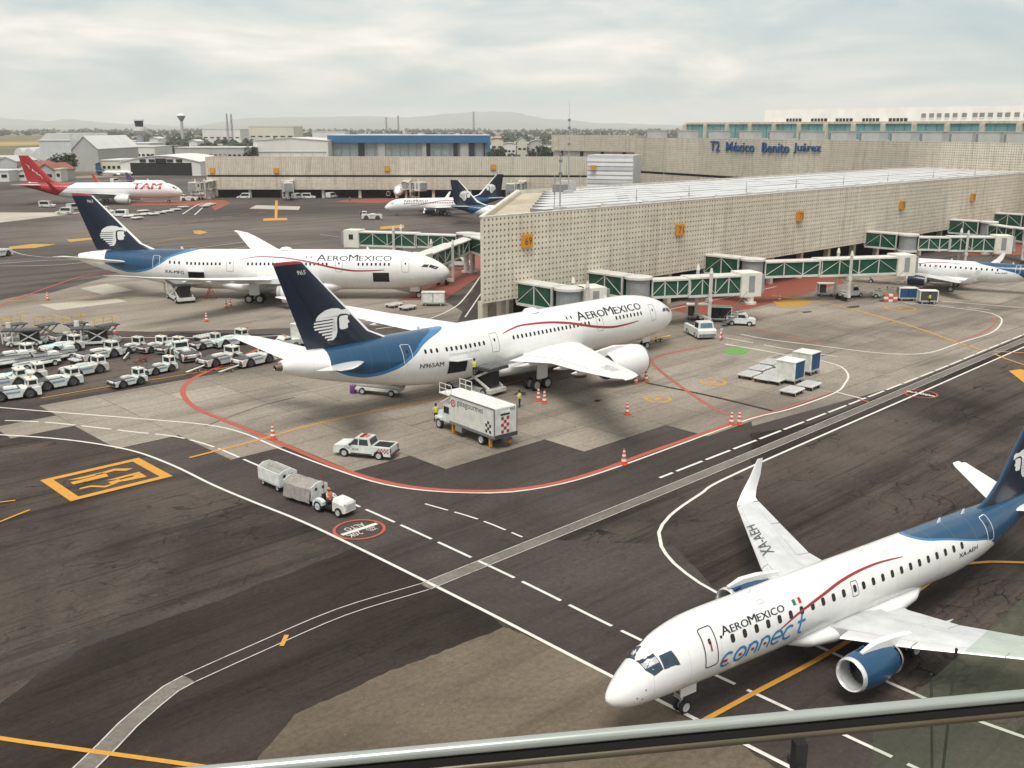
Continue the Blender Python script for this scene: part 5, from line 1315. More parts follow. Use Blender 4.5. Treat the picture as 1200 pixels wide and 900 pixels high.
# ribbed white roof: sloping sheets in rows along the pier
rb = MB(); w_, l_ = 2.9, 9.38
rb.mat(0).add([(0, 0, 0.46), (l_, 0, 0.46), (l_, w_, 0.50), (0, w_, 0.50)], [(0, 1, 2, 3)])
rb.mat(1).add([(0, 0, 0), (l_, 0, 0), (l_, w_, 0), (0, w_, 0), (0, 0, 0.46), (l_, 0, 0.46), (l_, w_, 0.50), (0, w_, 0.50)], [(0, 1, 5, 4), (2, 3, 7, 6), (3, 0, 4, 7), (1, 2, 6, 5)])
roof_me = None
for j in range(8):
    y = FY + 4.2 + 3.75 * j
    x = X0 + 15.5 + (y - FY - 4.2) * 1.12
    while x < X1 - 9:
        if roof_me is None:
            o = rb.build('roof_panel', [ROOFP, ROOFG], pier, fix=False); roof_me = o.data
        else: o = link('roof_panel', roof_me, pier)
        o.location = (x, y, ZT - .6 + .02); o.scale.z = 1.0 + random.uniform(-.08, .08)
        x += 9.4
b = MB()
for k in range(25): b.box((X0 + 20 + 9.4 * k, FY + 2.3, ZT - .2), (6.6, 1.7, .9))
tag(b.build('roof_vent_box', ROOFP, pier), kind='stuff')
for (x, y, hh) in ((104, 100, 5.0), (118, 96.5, 2.6), (131, 96.5, 2.6), (147, 96.5, 2.6), (163, 96.6, 2.6), (180, 96.6, 2.6), (198, 96.6, 2.6), (219, 96.6, 2.6), (241, 96.6, 2.6), (265, 96.6, 2.6), (140, 128, 3.2), (165, 128, 3.2), (190, 128, 3.2), (215, 128, 3.2), (244, 128, 3.2), (275, 128, 3.2)):
    m_ = MB(); m_.cyl((0, 0, 0), (0, 0, hh), .07, .05, 6); m_.cyl((0, 0, hh * .45), (0, 0, hh * .6), .12, .12, 6); m_.build('lightning_rod', STEEL, pier, loc=(x, y, ZT - .6))
b = MB(); b.box((0, 0, 1.0), (3.2, 2.2, 2.0)); b.box((0, 0, 2.1), (2.6, 1.6, .25)); b.build('air_handling_unit', LIGHTGREY, pier, loc=(134, 126, ZT - .6), bevel=.05)
b = MB(); b.box((0, 0, .9), (2.2, 2.0, 1.8)); b.build('air_handling_unit', MIDGREY, pier, loc=(130.5, 124, ZT - .6), bevel=.05)

# gate number boxes on the wall
for px, py, no in ((616, 282, '69'), (795, 269, '71'), (936, 253, '73'), (1056, 240, '75'), (1139, 231, '77')):
    d = _F + _R * ((px - 600) / CAM_F) + _U * ((450 - py) / CAM_F); t_ = FY / d.y; x, z = d.x * t_, CAM_H + d.z * t_
    s_ = MB(); s_.box((0, -.28, 0), (1.75, .5, 1.75)); s = s_.build('gate_sign', SIGNOR, loc=(x, FY - .03, z), bevel=.05)
    tag(s, {'69': 'orange gate box reading 69, nearest the terminal corner', '71': 'orange gate box reading 71, over the long jet bridge by the nearer wide body jet', '73': 'third orange gate box from the terminal corner, above two green jet bridges', '75': 'fourth orange gate box from the terminal corner, high on the wall', '77': 'last orange gate box before the right edge of the pier wall'}[no], 'sign', 'gate number boxes on the pier')
    put_text('gate_number', no, LETTER, s, (-.62, -.545, -.5), (1, 0, 0), (0, 0, 1), 1.24, 1.0)

# masts on the pier roof
def mast(px, py, top, lab, d_):
    p = Wp(px, d_); zt = Hz(top, d_); zb = ZT - .6
    m_ = thing('radio_mast', lab, 'mast', (p.x, p.y, zb))
    hh = zt - zb
    b = MB(); b.cyl((0, 0, 0), (0, 0, hh * .8), .11, .07, 8); b.cyl((0, 0, hh * .8), (0, 0, hh), .04, .02, 6); b.build('pole', STEEL, m_)
    for k in (.55, .72, .8): b = MB(); b.box((0, 0, hh * k), (.4, .3, .4)); b.build('antenna', MIDGREY, m_)
    b = MB(); b.box((0, 0, .5), (1.4, 1.2, 1.0)); b.build('base_box', LIGHTGREY, m_)
mast(665, 243, 120, 'tall thin mast with small boxes on the pier roof, the higher one', 176)
mast(655.5, 245, 163, 'lower grey mast on the roof beside the taller mast', 139)

# --- second pier far behind, square to the line of sight
C2 = Vector((189.3, 371.4)); E2d = Vector((.7071, -.7071)); N2 = Vector((.7071, .7071))
pier2 = thing('terminal_pier', 'long low terminal pier across the far side, a dark slot between its two perforated bands', 'terminal', (0, 0, 0))
PAN_B = hole_panel(27, 9, 19.0, 6.9)
Lp = 152.0; q1 = C2 + E2d * Lp
wall_of_panels(pier2, C2, q1, 8.9, 15.8, PAN_B, 19.0, 6.9)
wall_of_panels(pier2, C2, q1, 3.3, 8.1, PAN_B, 19.0, 6.9)
wall_of_panels(pier2, C2 + N2 * 26, C2, 8.9, 15.8, PAN_B, 19.0, 6.9)
wall_of_panels(pier2, C2 + N2 * 26, C2, 3.3, 8.1, PAN_B, 19.0, 6.9)
def quad_box(name, p, q, depth, z0, z1, mat, parent, inset=0.0):
    p, q = Vector((p[0], p[1])), Vector((q[0], q[1])); d = (q - p).normalized(); n = Vector((-d.y, d.x))
    p, q = p + n * inset, q + n * inset
    b = MB(); b.prism([tuple(p), tuple(q), tuple(q + n * depth), tuple(p + n * depth)], z0, z1)
    return b.build(name, mat, parent)
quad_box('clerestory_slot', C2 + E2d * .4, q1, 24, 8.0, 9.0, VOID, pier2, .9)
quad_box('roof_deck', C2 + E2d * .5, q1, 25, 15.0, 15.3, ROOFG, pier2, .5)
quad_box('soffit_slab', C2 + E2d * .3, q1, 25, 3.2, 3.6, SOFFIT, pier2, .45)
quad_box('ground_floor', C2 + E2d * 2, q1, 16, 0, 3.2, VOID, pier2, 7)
for k in range(11):
    p = C2 + E2d * (2 + 14.5 * k) + N2 * 1.5; b = MB(); b.box((0, 0, 1.62), (1.1, 1.1, 3.24)); b.build('column', PANELC, pier2, loc=(p.x, p.y, 0), rz=R_(-45))
for px, py, lab in ((249, 200, 'first'), (324, 200, 'second'), (454, 197.5, 'third'), (578, 196, 'fourth')):
    d = _F + _R * ((px - 600) / CAM_F) + _U * ((450 - py) / CAM_F); t_ = C2.dot(N2) / (d.x * N2.x + d.y * N2.y)
    s_ = MB(); s_.box((0, -.3, 0), (2.0, .5, 2.0)); s = s_.build('gate_sign', SIGNOR, loc=(d.x * t_ - .02 * N2.x, d.y * t_ - .02 * N2.y, CAM_H + d.z * t_), rz=R_(-45), bevel=.05)
    tag(s, lab + ' orange gate box from the left on the far pier', 'sign', 'gate number boxes on the far pier')

# grey ribbed screen at its right end
scr = thing('screen_building', 'pale grey ribbed block with an orange box, in front of the lettered building', 'building', (0, 0, 0))
pa, pb = Wp(686, 372), Wp(739, 366)
quad_box('wall', pa.xy, pb.xy, 12, 0, Hz(180, 369), SIDING, scr)
dd = (pb - pa).xy.normalized(); nn = Vector((dd.y, -dd.x))
for k in range(9):
    z = 3 + k * 1.55; b = MB(); a_ = pa.xy + nn * .1 + dd * .2; c_ = pb.xy + nn * .1 - dd * .2; b.bar((a_.x, a_.y, z), (c_.x, c_.y, z), .22, .9); b.build('ribbed_sheet', WHITEWALL if k % 3 else SIDING, scr)
s_ = MB(); s_.box((0, 0, 0), (2, .5, 1.8)); p = Wp(694, 371); s = s_.build('gate_sign', SIGNOR, loc=(p.x + nn.x * .9, p.y + nn.y * .9, Hz(194, 370)), rz=math.atan2(dd.y, dd.x), bevel=.04)
tag(s, 'orange gate box on the pale grey ribbed block', 'sign')

# --- main terminal building with the blue lettering
t2 = thing('terminal_building', 'big perforated beige terminal building carrying blue lettering', 'terminal', (0, 0, 0))
A2, B2, D2 = Wp(740, 407).xy, Wp(1089, 285).xy, Wp(1290, 238).xy
PAN_C = hole_panel(34, 20, 21.5, 12.8)
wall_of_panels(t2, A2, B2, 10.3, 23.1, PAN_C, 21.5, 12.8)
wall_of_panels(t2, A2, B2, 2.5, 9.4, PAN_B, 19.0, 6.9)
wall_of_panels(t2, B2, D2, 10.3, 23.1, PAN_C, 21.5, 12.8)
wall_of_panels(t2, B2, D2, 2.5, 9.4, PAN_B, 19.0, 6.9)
for a_, c_ in ((A2, B2), (B2, D2)):
    quad_box('clerestory_slot', a_, c_, 30, 9.2, 10.4, VOID, t2, 1.0)
    quad_box('roof_deck', a_, c_, 60, 22.2, 22.6, ROOFG, t2, .6)
    quad_box('ground_floor', a_, c_, 20, 0, 2.6, VOID, t2, 3)
Ld = (B2 - A2).length; da = (B2 - A2).normalized(); na = Vector((da.y, -da.x))
def face_point(px):
    """where the sight line through px meets the lettered wall"""
    r_ = Vector((math.cos(CAM_YAW), math.sin(CAM_YAW))) + (px - 600) / CAM_F * Vector((math.sin(CAM_YAW), -math.cos(CAM_YAW)))
    den = r_.x * da.y - r_.y * da.x
    t = (A2.x * da.y - A2.y * da.x) / den
    return r_ * t
for txt, xa, xb in (('T2', 827, 837.5), ('México', 845, 877), ('Benito', 886, 917), ('Juárez', 922, 953)):
    pa_, pb_ = face_point(xa), face_point(xb); dm = pa_.length
    o = pa_ + na * .15
    hgt = 3.3
    put_text('building_lettering', txt, LETBLUE, t2, (o.x, o.y, 18.75), (da.x, da.y, 0), (0, 0, 1), (pb_ - pa_).length, hgt if txt != 'T2' else 3.5, thick=.35, bold=.008)
for k in range(14):
    px = 748 + k * 35; b = MB(); fp = face_point(px) if px < 1085 else (B2 + (D2 - B2) * ((px - 1089) / 200))
    p = fp - na * 7
    b.mat(0).box((0, 0, 1.55), (6.6, 5.0, 3.1)); b.box((0, 0, 3.15), (6.9, 5.3, .16)); b.mat(1).box((-2.9, -2.52, 1.4), (.6, .1, 2.4))
    b.build('rooftop_unit', [M('rooftop_unit_grey', (.48, .47, .44), .7, 0, .12, .4), MIDGREY], t2, loc=(p.x, p.y, 22.6), rz=math.atan2(da.y, da.x) + .15)
for px, top in ((800, 118), (850, 124)): pass

# block behind the far pier's right end
blk = thing('terminal_block', 'plain beige block with rows of holes above the far pier, left of the lettered building', 'building', (0, 0, 0))
pa, pb = Wp(645, 540), Wp(741, 500)
wall_of_panels(blk, pa.xy, pb.xy, 15.2, Hz(157.5, 520), PAN_B, 19.0, 6.9)
quad_box('roof_deck', pa.xy, pb.xy, 40, 22.3, 22.6, ROOFG, blk, .5)
quad_box('recessed_storey', pa.xy, pb.xy, 40, 0, 15.2, PANELC, blk, 1.5)
for k in range(4):
    p = pa.xy.lerp(pb.xy, (k + .5) / 4); b = MB(); b.box((0, 0, 0), (1.6, .6, 2.6)); b.build('door_opening', VOID, blk, loc=(p.x + 1.1, p.y + 1.0, 13.6), rz=math.atan2((pb - pa).y, (pb - pa).x))

# --- glazed hall and white upper storey behind
hall = thing('glazed_hall', 'long hall with teal glass bays between concrete posts under a white upper storey', 'building', (0, 0, 0))
pa, pb = Wp(796, 500).xy, Wp(1320, 330).xy
dh = (pb - pa).normalized(); nh = Vector((dh.y, -dh.x)); Lh = (pb - pa).length
quad_box('glass_band', pa, pb, 30, 20, 28.3, TEAL, hall, .6)
quad_box('base_wall', pa, pb, 30, 0, 20, CREAMWALL, hall, .3)
quad_box('roof_beam', pa, pb, 31, 28.3, 29.2, PANELC, hall)
nb = 15
for k in range(nb + 1):
    p = pa + dh * (Lh * k / nb); b = MB(); b.box((0, 0, 0), (1.9, 1.2, 8.3)); b.build('post', PANELC, hall, loc=(p.x, p.y, 24.15), rz=math.atan2(dh.y, dh.x))
    if k < nb:
        for u in (.33, .66):
            p = pa + dh * (Lh * (k + u) / nb) - nh * .5; b = MB(); b.box((0, 0, 0), (.16, .16, 8.2)); b.build('mullion', MIDGREY, hall, loc=(p.x, p.y, 24.15), rz=math.atan2(dh.y, dh.x))
pc, pd = Wp(886, 495).xy, Wp(1330, 350).xy
quad_box('upper_storey', pc, pd, 26, 29.2, 35.0, WHITEWALL, hall)
du = (pd - pc).normalized(); nu = Vector((du.y, -du.x))
def on_line(p, d, px):
    r_ = Vector((math.cos(CAM_YAW), math.sin(CAM_YAW))) + (px - 600) / CAM_F * Vector((math.sin(CAM_YAW), -math.cos(CAM_YAW)))
    t = (p.x * d.y - p.y * d.x) / (r_.x * d.y - r_.y * d.x); return r_ * t
for xa, xb in ((911, 928), (939, 957), (967, 986), (997, 1016), (1027, 1048)):
    a_, c_ = on_line(pc, du, xa), on_line(pc, du, xb); dm = a_.length
    b = MB(); m_ = (a_ + c_) / 2 + nu * .02; b.mat(0).box((0, 0, 0), ((c_ - a_).length, .3, 1.3))
    for q in range(1, 5): b.mat(1).box((-(c_ - a_).length / 2 + (c_ - a_).length * q / 5, -.18, 0), (.3, .1, 1.3))
    b.build('window', [VOID, WHITEWALL], hall, loc=(m_.x, m_.y, Hz(141, dm * .95)), rz=math.atan2(du.y, du.x))
for xa in (1066, 1075, 1083.5, 1092.5, 1101.5, 1112, 1124, 1132, 1141.5, 1152, 1161, 1171.5, 1182, 1197):
    a_ = on_line(pc, du, xa); b = MB(); m_ = a_ + nu * .02; b.mat(0).box((0, 0, 0), (2.0, .3, 1.7)); b.mat(1).box((0, -.16, -.95), (2.3, .2, .2))
    b.build('window', [MIDGREY, WHITEWALL], hall, loc=(m_.x, m_.y, 31.6), rz=math.atan2(du.y, du.x))
for px, top, dd_ in ((906, 130, 330), (948, 124, 330), (1059, 135, 290), (1021, 149, 260)): pass

# ------------------------------------------------------------------ jet bridges
def prism_between(b, p, q, w, z0a, z1a, z0b, z1b):
    p, q = Vector(p), Vector(q); d = (q - p).normalized(); n = Vector((-d.y, d.x)) * w / 2
    vs = [(*(p - n), z0a), (*(p + n), z0a), (*(p + n), z1a), (*(p - n), z1a), (*(q - n), z0b), (*(q + n), z0b), (*(q + n), z1b), (*(q - n), z1b)]
    b.add(vs, [(3, 2, 1, 0), (4, 5, 6, 7), (0, 1, 5, 4), (1, 2, 6, 5), (2, 3, 7, 6), (3, 0, 4, 7)])
def tunnel(parent, p, q, w, zp, zq, hgt, bays, name='tunnel', diag=True):
    """glazed walkway: floor, roof, green glass and white trusses"""
    p, q = Vector(p), Vector(q); d = (q - p).normalized(); n = Vector((-d.y, d.x))
    b = MB(); prism_between(b, p, q, w + .1, zp - .12, zp + .22, zq - .12, zq + .22); prism_between(b, p, q, w + .25, zp + hgt - .12, zp + hgt + .1, zq + hgt - .12, zq + hgt + .1)
    t = b.build(name, BRIDGEW, parent)
    g_ = MB(); prism_between(g_, p + d * .1, q - d * .1, w - .16, zp + .2, zp + hgt - .1, zq + .2, zq + hgt - .1); g_.build('glazing', GLASSGR, t)
    L = (q - p).length
    for s in (1, -1):
        for k in range(bays + 1):
            c = p + d * (L * k / bays) + n * s * (w / 2 - .02); z = zp + (zq - zp) * k / bays; m_ = MB()
            wd = .34 if k in (0, bays) else .12
            m_.bar((c.x, c.y, z + .2), (c.x, c.y, z + hgt - .15), wd, .14, up=(d.x, d.y, 0)); m_.build('post', BRIDGEW, t)
            if diag and k < bays:
                c2 = p + d * (L * (k + 1) / bays) + n * s * (w / 2 - .02); z2 = zp + (zq - zp) * (k + 1) / bays; m_ = MB()
                up_ = (k % 2 == 0)
                m_.bar((c.x, c.y, (z + .25) if up_ else z + hgt - .2), (c2.x, c2.y, (z2 + hgt - .2) if up_ else z2 + .25), .08, .07); m_.build('brace', BRIDGEW, t)
    return t
def jet_bridge(label, wall, out_dir, out_len, head, length, zf=4.2, cab=True, drop=0.0, retract=False, support=.62):
    """fixed corridor off the wall, rotunda, sloping tunnel, cab and wheeled support"""
    wall = Vector(wall); od = Vector((math.cos(out_dir), math.sin(out_dir))); ro = wall + od * (out_len + 1.7)
    t = thing('jet_bridge', label, 'jet bridge', (0, 0, 0), 0, 'jet bridges of the terminal')
    if out_len > 0.5:
        tunnel(t, wall - od * .2, wall + od * out_len, 2.8, zf, zf, 2.9, 2, 'fixed_corridor', diag=True)
    r_ = MB(); r_.mat(0).cyl((ro.x, ro.y, zf - .35), (ro.x, ro.y, zf), 1.85, n=16); r_.cyl((ro.x, ro.y, zf + 2.7), (ro.x, ro.y, zf + 3.0), 1.95, n=16); r_.mat(1).cyl((ro.x, ro.y, zf), (ro.x, ro.y, zf + 2.7), 1.65, n=16)
    r_.build('rotunda', [BRIDGEW, BRIDGEG], t)
    c_ = MB(); c_.cyl((ro.x, ro.y, 0.0), (ro.x, ro.y, zf - .35), .5, n=14); c_.cyl((ro.x, ro.y, 0), (ro.x, ro.y, .35), .95, n=14); c_.build('rotunda_column', CREAM, t, smooth=True)
    hd = Vector((math.cos(head), math.sin(head))); n = Vector((-hd.y, hd.x))
    if length > 0:
        p = ro + hd * 1.6; q = ro + hd * (1.6 + length); ze = zf - drop
        tunnel(t, p, p + hd * (length * .42), 2.3, zf + .1, zf - drop * .42 + .1, 2.35, 3, 'inner_tunnel')
        tunnel(t, p + hd * (length * .40), q, 2.7, zf - drop * .4, ze, 2.6, 4, 'outer_tunnel')
        # support legs with wheels
        m = p + hd * (length * support); zm = zf - drop * support
        s_ = MB()
        for sd in (1, -1):
            a = m + n * (sd * 2.0); s_.bar((a.x, a.y, 1.0), (a.x, a.y, zm + 3.3), .34, .34)
        a, c = m + n * 2.2, m - n * 2.2; s_.bar((a.x, a.y, zm - .5), (c.x, c.y, zm - .5), .5, .45); s_.bar((a.x, a.y, 1.0), (c.x, c.y, 1.0), .5, .5)
        for sd in (1, -1):
            a = m + n * (sd * 2.0); s_.cyl((a.x, a.y, zm + 3.2), (a.x, a.y, zm + 4.0), .3, .12, 10)
        sup = s_.build('support_frame', BRIDGEW, t)
        for sd in (.8, -.8):
            a = m + n * sd; w_ = MB(); w_.cyl((a.x - n.x * .2, a.y - n.y * .2, .55), (a.x + n.x * .2, a.y + n.y * .2, .55), .55, n=14); w_.build('wheel', TYRE, sup)
    else: q = ro + hd * 1.4; ze = zf
    if cab:
        c_ = MB(); prism_between(c_, q - hd * .2, q + hd * 3.0, 3.4, ze - .4, ze + 3.0, ze - .4, ze + 3.0)
        cb_ = c_.build('cab', CREAM, t, bevel=.06)
        e = q + hd * 3.02; w_ = MB(); prism_between(w_, e, e + hd * .5, 3.0, ze + .1, ze + 2.7, ze + .1, ze + 2.7); w_.build('bellows', BRIDGEG, cb_)
        e = q + hd * 1.4 - n * 1.71; w_ = MB(); prism_between(w_, e - hd * .45, e + hd * .45, .06, ze + .3, ze + 2.6, ze + .3, ze + 2.6); w_.build('shutter', BRIDGEG, cb_)
        e = q + hd * 1.4 + n * 1.71; w_ = MB(); prism_between(w_, e - hd * .45, e + hd * .45, .06, ze + 1.2, ze + 2.2, ze + 1.2, ze + 2.2); w_.build('window', GLASSDK, cb_)
        e = q + hd * .4 - n * 2.4; w_ = MB()
        for k in range(12):
            z = ze - .4 - k * (ze - .4) / 12; o = e - hd * (k * .32); w_.box((o.x, o.y, z), (.5, 1.0, .06), math.atan2(hd.y, hd.x))
        w_.bar((e.x, e.y, ze + .6), (e.x - hd.x * 3.8, e.y - hd.y * 3.8, .9), .05); tag(w_.build('service_stair', MIDGREY, cb_), kind='stuff')
    return t
SOUTH = R_(-90)
jet_bridge('jet bridge under the 69 box, short and pulled back against the wall', (92.6, FY), SOUTH, 6.3, R_(-20), 0.01, cab=True)
jet_bridge('jet bridge from the wall below the 71 box, nearest long one reaching right', (106.6, FY), SOUTH, 6.2, R_(-27), 13.6)
jet_bridge('jet bridge with its cab on the nose of the right hand regional jet', (134.6, FY), SOUTH, 6.2, R_(-31), 23)
jet_bridge('jet bridge behind that regional jet with its cab ending in mid air', (187.8, FY), SOUTH, 6.2, R_(-50), 14)
jet_bridge('jet bridge at the right edge, its tunnel leaving the picture', (226, FY), SOUTH, 6.2, R_(-125), 22)
jet_bridge('small green corridor highest at the right edge, beyond the other bridges', (251, FY), SOUTH, 6.2, R_(-80), 10)
NW = math.atan2(.73, -.68)
jet_bridge('jet bridge behind the terminal corner, its open cab farthest left', (127.5, 133.5), R_(100), 9.0, R_(121), 20, zf=4.6)
jet_bridge('jet bridge sloping down behind the nose of the rear wide body jet', (118, 124), R_(67), 18.5, R_(209), 23, zf=4.4, drop=.6)
for k, (s_, hd_, ln, lab) in enumerate(((2, -150, 6, 'first small jet bridge from the left on the far pier'), (33, -120, 8, 'second small jet bridge from the left on the far pier'), (79, -90, 6, 'third small jet bridge on the far pier, end on with a pale cab'), (124, -150, 12, 'small green jet bridge of the far pier above the pushed back jet'))):
    p = C2 + E2d * s_
    jet_bridge(lab, tuple(p), R_(-135), 3.5, R_(hd_), ln, zf=3.9)
# ------------------------------------------------------------------ people
def person_mesh(pose='stand'):
    """one continuous skinned figure, five fingers on each hand"""
    V, E, Rd = [], [], []
    def v(p, r, par=None):
        V.append(p); Rd.append(r); i = len(V) - 1
        if par is not None: E.append((par, i))
        return i
    seat = pose == 'seat'
    hz = .95 if not seat else .56
    pel = v((0, 0, hz), .15); sp = v((.01, 0, hz + .2), .145, pel); ch = v((.02, 0, hz + .42), .165, sp); nk = v((.02, 0, hz + .56), .06, ch)
    hd = v((.03, 0, hz + .64), .085, nk); h2 = v((.045, 0, hz + .73), .10, hd); v((.04, 0, hz + .82), .075, h2)
    nose = v((.15, 0, hz + .71), .016, h2)
    for s in (1, -1):
        v((.04, s * .105, hz + .71), .02, h2)
        hp = v((0, s * .10, hz - .06), .10, pel)
        if seat: kn = v((.42, s * .13, hz - .02), .07, hp); an = v((.46, s * .13, hz - .42), .045, kn); v((.62, s * .14, hz - .47), .035, an)
        else: kn = v((.03, s * .12, .50), .068, hp); an = v((-.01, s * .13, .10), .045, kn); v((.16, s * .14, .05), .038, an)
        sh = v((.01, s * .20, hz + .47), .07, ch)
        if seat: el = v((.16, s * .30, hz + .24), .047, sh); wr = v((.40, s * .24, hz + .30), .032, el); hdv = Vector((1, 0, .1)).normalized()
        elif pose == 'work': el = v((.10, s * .30, hz + .24), .047, sh); wr = v((.32, s * .22, hz + .20), .032, el); hdv = Vector((1, -.2 * s, 0)).normalized()
        else: el = v((-.02, s * .29, hz + .19), .047, sh); wr = v((.05, s * .31, hz - .06), .032, el); hdv = Vector((.15, 0, -1)).normalized()
        w = Vector(V[wr]); side = Vector((0, s, 0)); up = hdv.cross(side)
        pa = v(tuple(w + hdv * .07), .034, wr)
        for k, ln in enumerate((.075, .085, .08, .065)):
            off = up * ((k - 1.5) * .022); a = v(tuple(w + hdv * .11 + off), .011, pa); c = v(tuple(w + hdv * (.11 + ln * .5) + off - side * .008), .009, a); v(tuple(w + hdv * (.11 + ln) + off - side * .024), .008, c)
        a = v(tuple(w + hdv * .06 + up * .045 - side * .01), .011, pa); v(tuple(w + hdv * .10 + up * .06 - side * .02), .009, a)
    me = bpy.data.meshes.new('figure'); me.from_pydata(V, E, [])
    o = bpy.data.objects.new('figure', me); COL.objects.link(o)
    o.modifiers.new('skin', 'SKIN'); o.modifiers.new('sub', 'SUBSURF').levels = 1
    for i, sv in enumerate(me.skin_vertices[0].data): sv.radius = (Rd[i], Rd[i]); sv.use_root = (i == 0)
    bpy.context.view_layer.update()
    m = bpy.data.meshes.new_from_object(o.evaluated_get(bpy.context.evaluated_depsgraph_get()))
    bpy.data.objects.remove(o)
    m.name = 'body'
    for k in (PANTS, SHIRT, SKIN): m.materials.append(k)
    idx = []
    for p in m.polygons:
        z = p.center.z - hz; hand = abs(p.center.y) > .17 and (z < -.03 if pose == 'stand' else p.center.x > .30)
        idx.append(2 if z > .53 or (hand and (pose == 'stand' and abs(p.center.y) > .26 or pose != 'stand' and z > .1)) else (1 if z > .02 else 0))
    m.polygons.foreach_set('material_index', idx); m.polygons.foreach_set('use_smooth', [True] * len(idx))
    return m, hz
PM = {k: person_mesh(k) for k in ('stand', 'work', 'seat')}
def person(label, loc, rz, vest, pose='stand', cap=True):
    me, hz = PM[pose]
    t = thing('person', label, 'person', loc, rz)
    link('body', me, t)
    b = MB(); b.loft([[((.02 + .19 * w * math.cos(a)), .225 * w2 * math.sin(a), hz + z) for a in [2 * math.pi * k / 16 for k in range(16)]] for z, w, w2 in ((.0, .98, .86), (.2, .92, .82), (.42, 1.0, .98), (.52, .72, .86))], caps=False)
    b.build('safety_vest', vest, t, smooth=True)
    b = MB(); b.loft([[((.02 + .198 * w * math.cos(a)), .232 * w2 * math.sin(a), hz + z) for a in [2 * math.pi * k / 16 for k in range(16)]] for z, w, w2 in ((.14, .94, .83), (.19, .94, .83))], caps=False)
    b.build('reflective_band', LIGHTGREY, t)
    b = MB(); b.lathe([(.66, .105), (.70, .118), (.78, .115), (.85, .08), (.87, .01)], (.035, 0, hz), 'z', 12); b.build('hair', HAIR, t, smooth=True)
    if cap: b = MB(); b.box((.14, 0, hz + .77), (.13, .15, .02)); b.lathe([(.76, .12), (.83, .105), (.88, .05), (.885, .005)], (.035, 0, hz), 'z', 12); b.build('cap', vest if vest is VESTO else PANTS, t)
    for s in (1, -1):
        b = MB(); b.lathe([(-.02, .002), (-.012, .012), (0, .015), (.012, .012), (.02, .002)], (.135, s * .038, hz + .735), 'y', 6); b.build('eye', BLACK, t)
    return t

# ------------------------------------------------------------------ cones
cone_p = thing('traffic_cone', 'x', 'traffic cone')
b = MB(); b.box((0, 0, .04), (.62, .62, .08)); b.build('base', CONE, cone_p, bevel=.02)
b = MB(); b.lathe([(.08, .24), (1.35, .075), (1.36, .02)], (0, 0, 0), 'z', 12); b.build('cone', CONE, cone_p, smooth=True)
for z0, z1 in ((.32, .52), (.74, .92), (1.1, 1.24)):
    r = lambda z: .24 - (z - .08) * .13 + .008
    b = MB(); b.lathe([(z0, r(z0)), (z1, r(z1))], (0, 0, 0), 'z', 12); b.build('white_band', DECWHITE, cone_p)
CST = {}
for px, py, lab in ((320, 515, 'where the orange line meets the red one, left of the pickup'), (731, 545, 'on dark asphalt outside the red line, below the stand'), (857, 498, 'left of a pair by the service road'), (866, 498, 'right of a pair by the service road'),
                    (735, 486, 'alone on the slabs right of the catering truck'), (745, 450, 'left front one of three off the wing tip'), (757, 447, 'rightmost of three off the wing tip'), (747, 441, 'rear one of three off the wing tip'),
                    (631, 470, 'left of the pair beside the main wheels'), (638, 473, 'right of the pair beside the main wheels'), (135, 391, 'beside the container loaders at left'), (242, 377, 'alone between the rear jet and the parked tractors'),
                    (265, 361, 'left of the pair below the rear jet'), (270, 359, 'right of the pair below the rear jet'), (56, 352, 'at the far left on the orange line'), (913, 353, 'beside the red painted ground at the jet bridge'),
                    (1080, 339, 'below the regional jet at the right, right one'), (1067, 334, 'below the regional jet at the right, left one'), (1061, 331, 'nearest the engine of the regional jet at the right'), (344, 362, 'between the two fins, below the rear engine')):
    p = at(px, py); place(cone_p, CST, (p.x, p.y, .045), random.uniform(0, 1.5), 'red and white cone ' + lab, 'traffic cones on the apron')

# ------------------------------------------------------------------ tow tractors
CHECK = M('red_checker', (0.40, 0.04, 0.04), .5, 0, 0)
LBL = M('faded_blue_print', (0.20, 0.32, 0.45), .5, 0, .2, 4)
PALEGREEN = M('pale_paint_panel', (0.55, 0.68, 0.66), .4, 0, .15, 2)
def arch_profile(L, h, wheels, r, zb=.28):
    """side outline with round wheel openings"""
    pts = [(-L / 2, zb)]
    for wx in wheels:
        pts.append((wx - r, zb))
        for k in range(1, 8): a = math.pi - math.pi * k / 8; pts.append((wx + r * math.cos(a), zb + r * .95 * math.sin(a)))
        pts.append((wx + r, zb))
    pts += [(L / 2, zb)]
    return pts
def tri_prism(b, poly, y0, y1):
    from mathutils.geometry import tessellate_polygon
    n = len(poly); vs = [(p[0], y0, p[1]) for p in poly] + [(p[0], y1, p[1]) for p in poly]
    t = tessellate_polygon([[Vector((p[0], p[1], 0)) for p in poly]])
    b.add(vs, [tuple(f) for f in t] + [tuple(n + i for i in reversed(f)) for f in t] + [(k, (k + 1) % n, n + (k + 1) % n, n + k) for k in range(n)])
def checker(parent, org, ux, uy, n, m, s, mat=CHECK):
    b = MB(); org, ux, uy = Vector(org), Vector(ux), Vector(uy)
    for i in range(n):
        for j in range(m):
            if (i + j) % 2 == 0:
                o = org + ux * (i * s) + uy * (j * s); b.add([o, o + ux * s, o + ux * s + uy * s, o + uy * s], [(0, 1, 2, 3)])
    return b.build('checker_marking', mat, parent, fix=False)
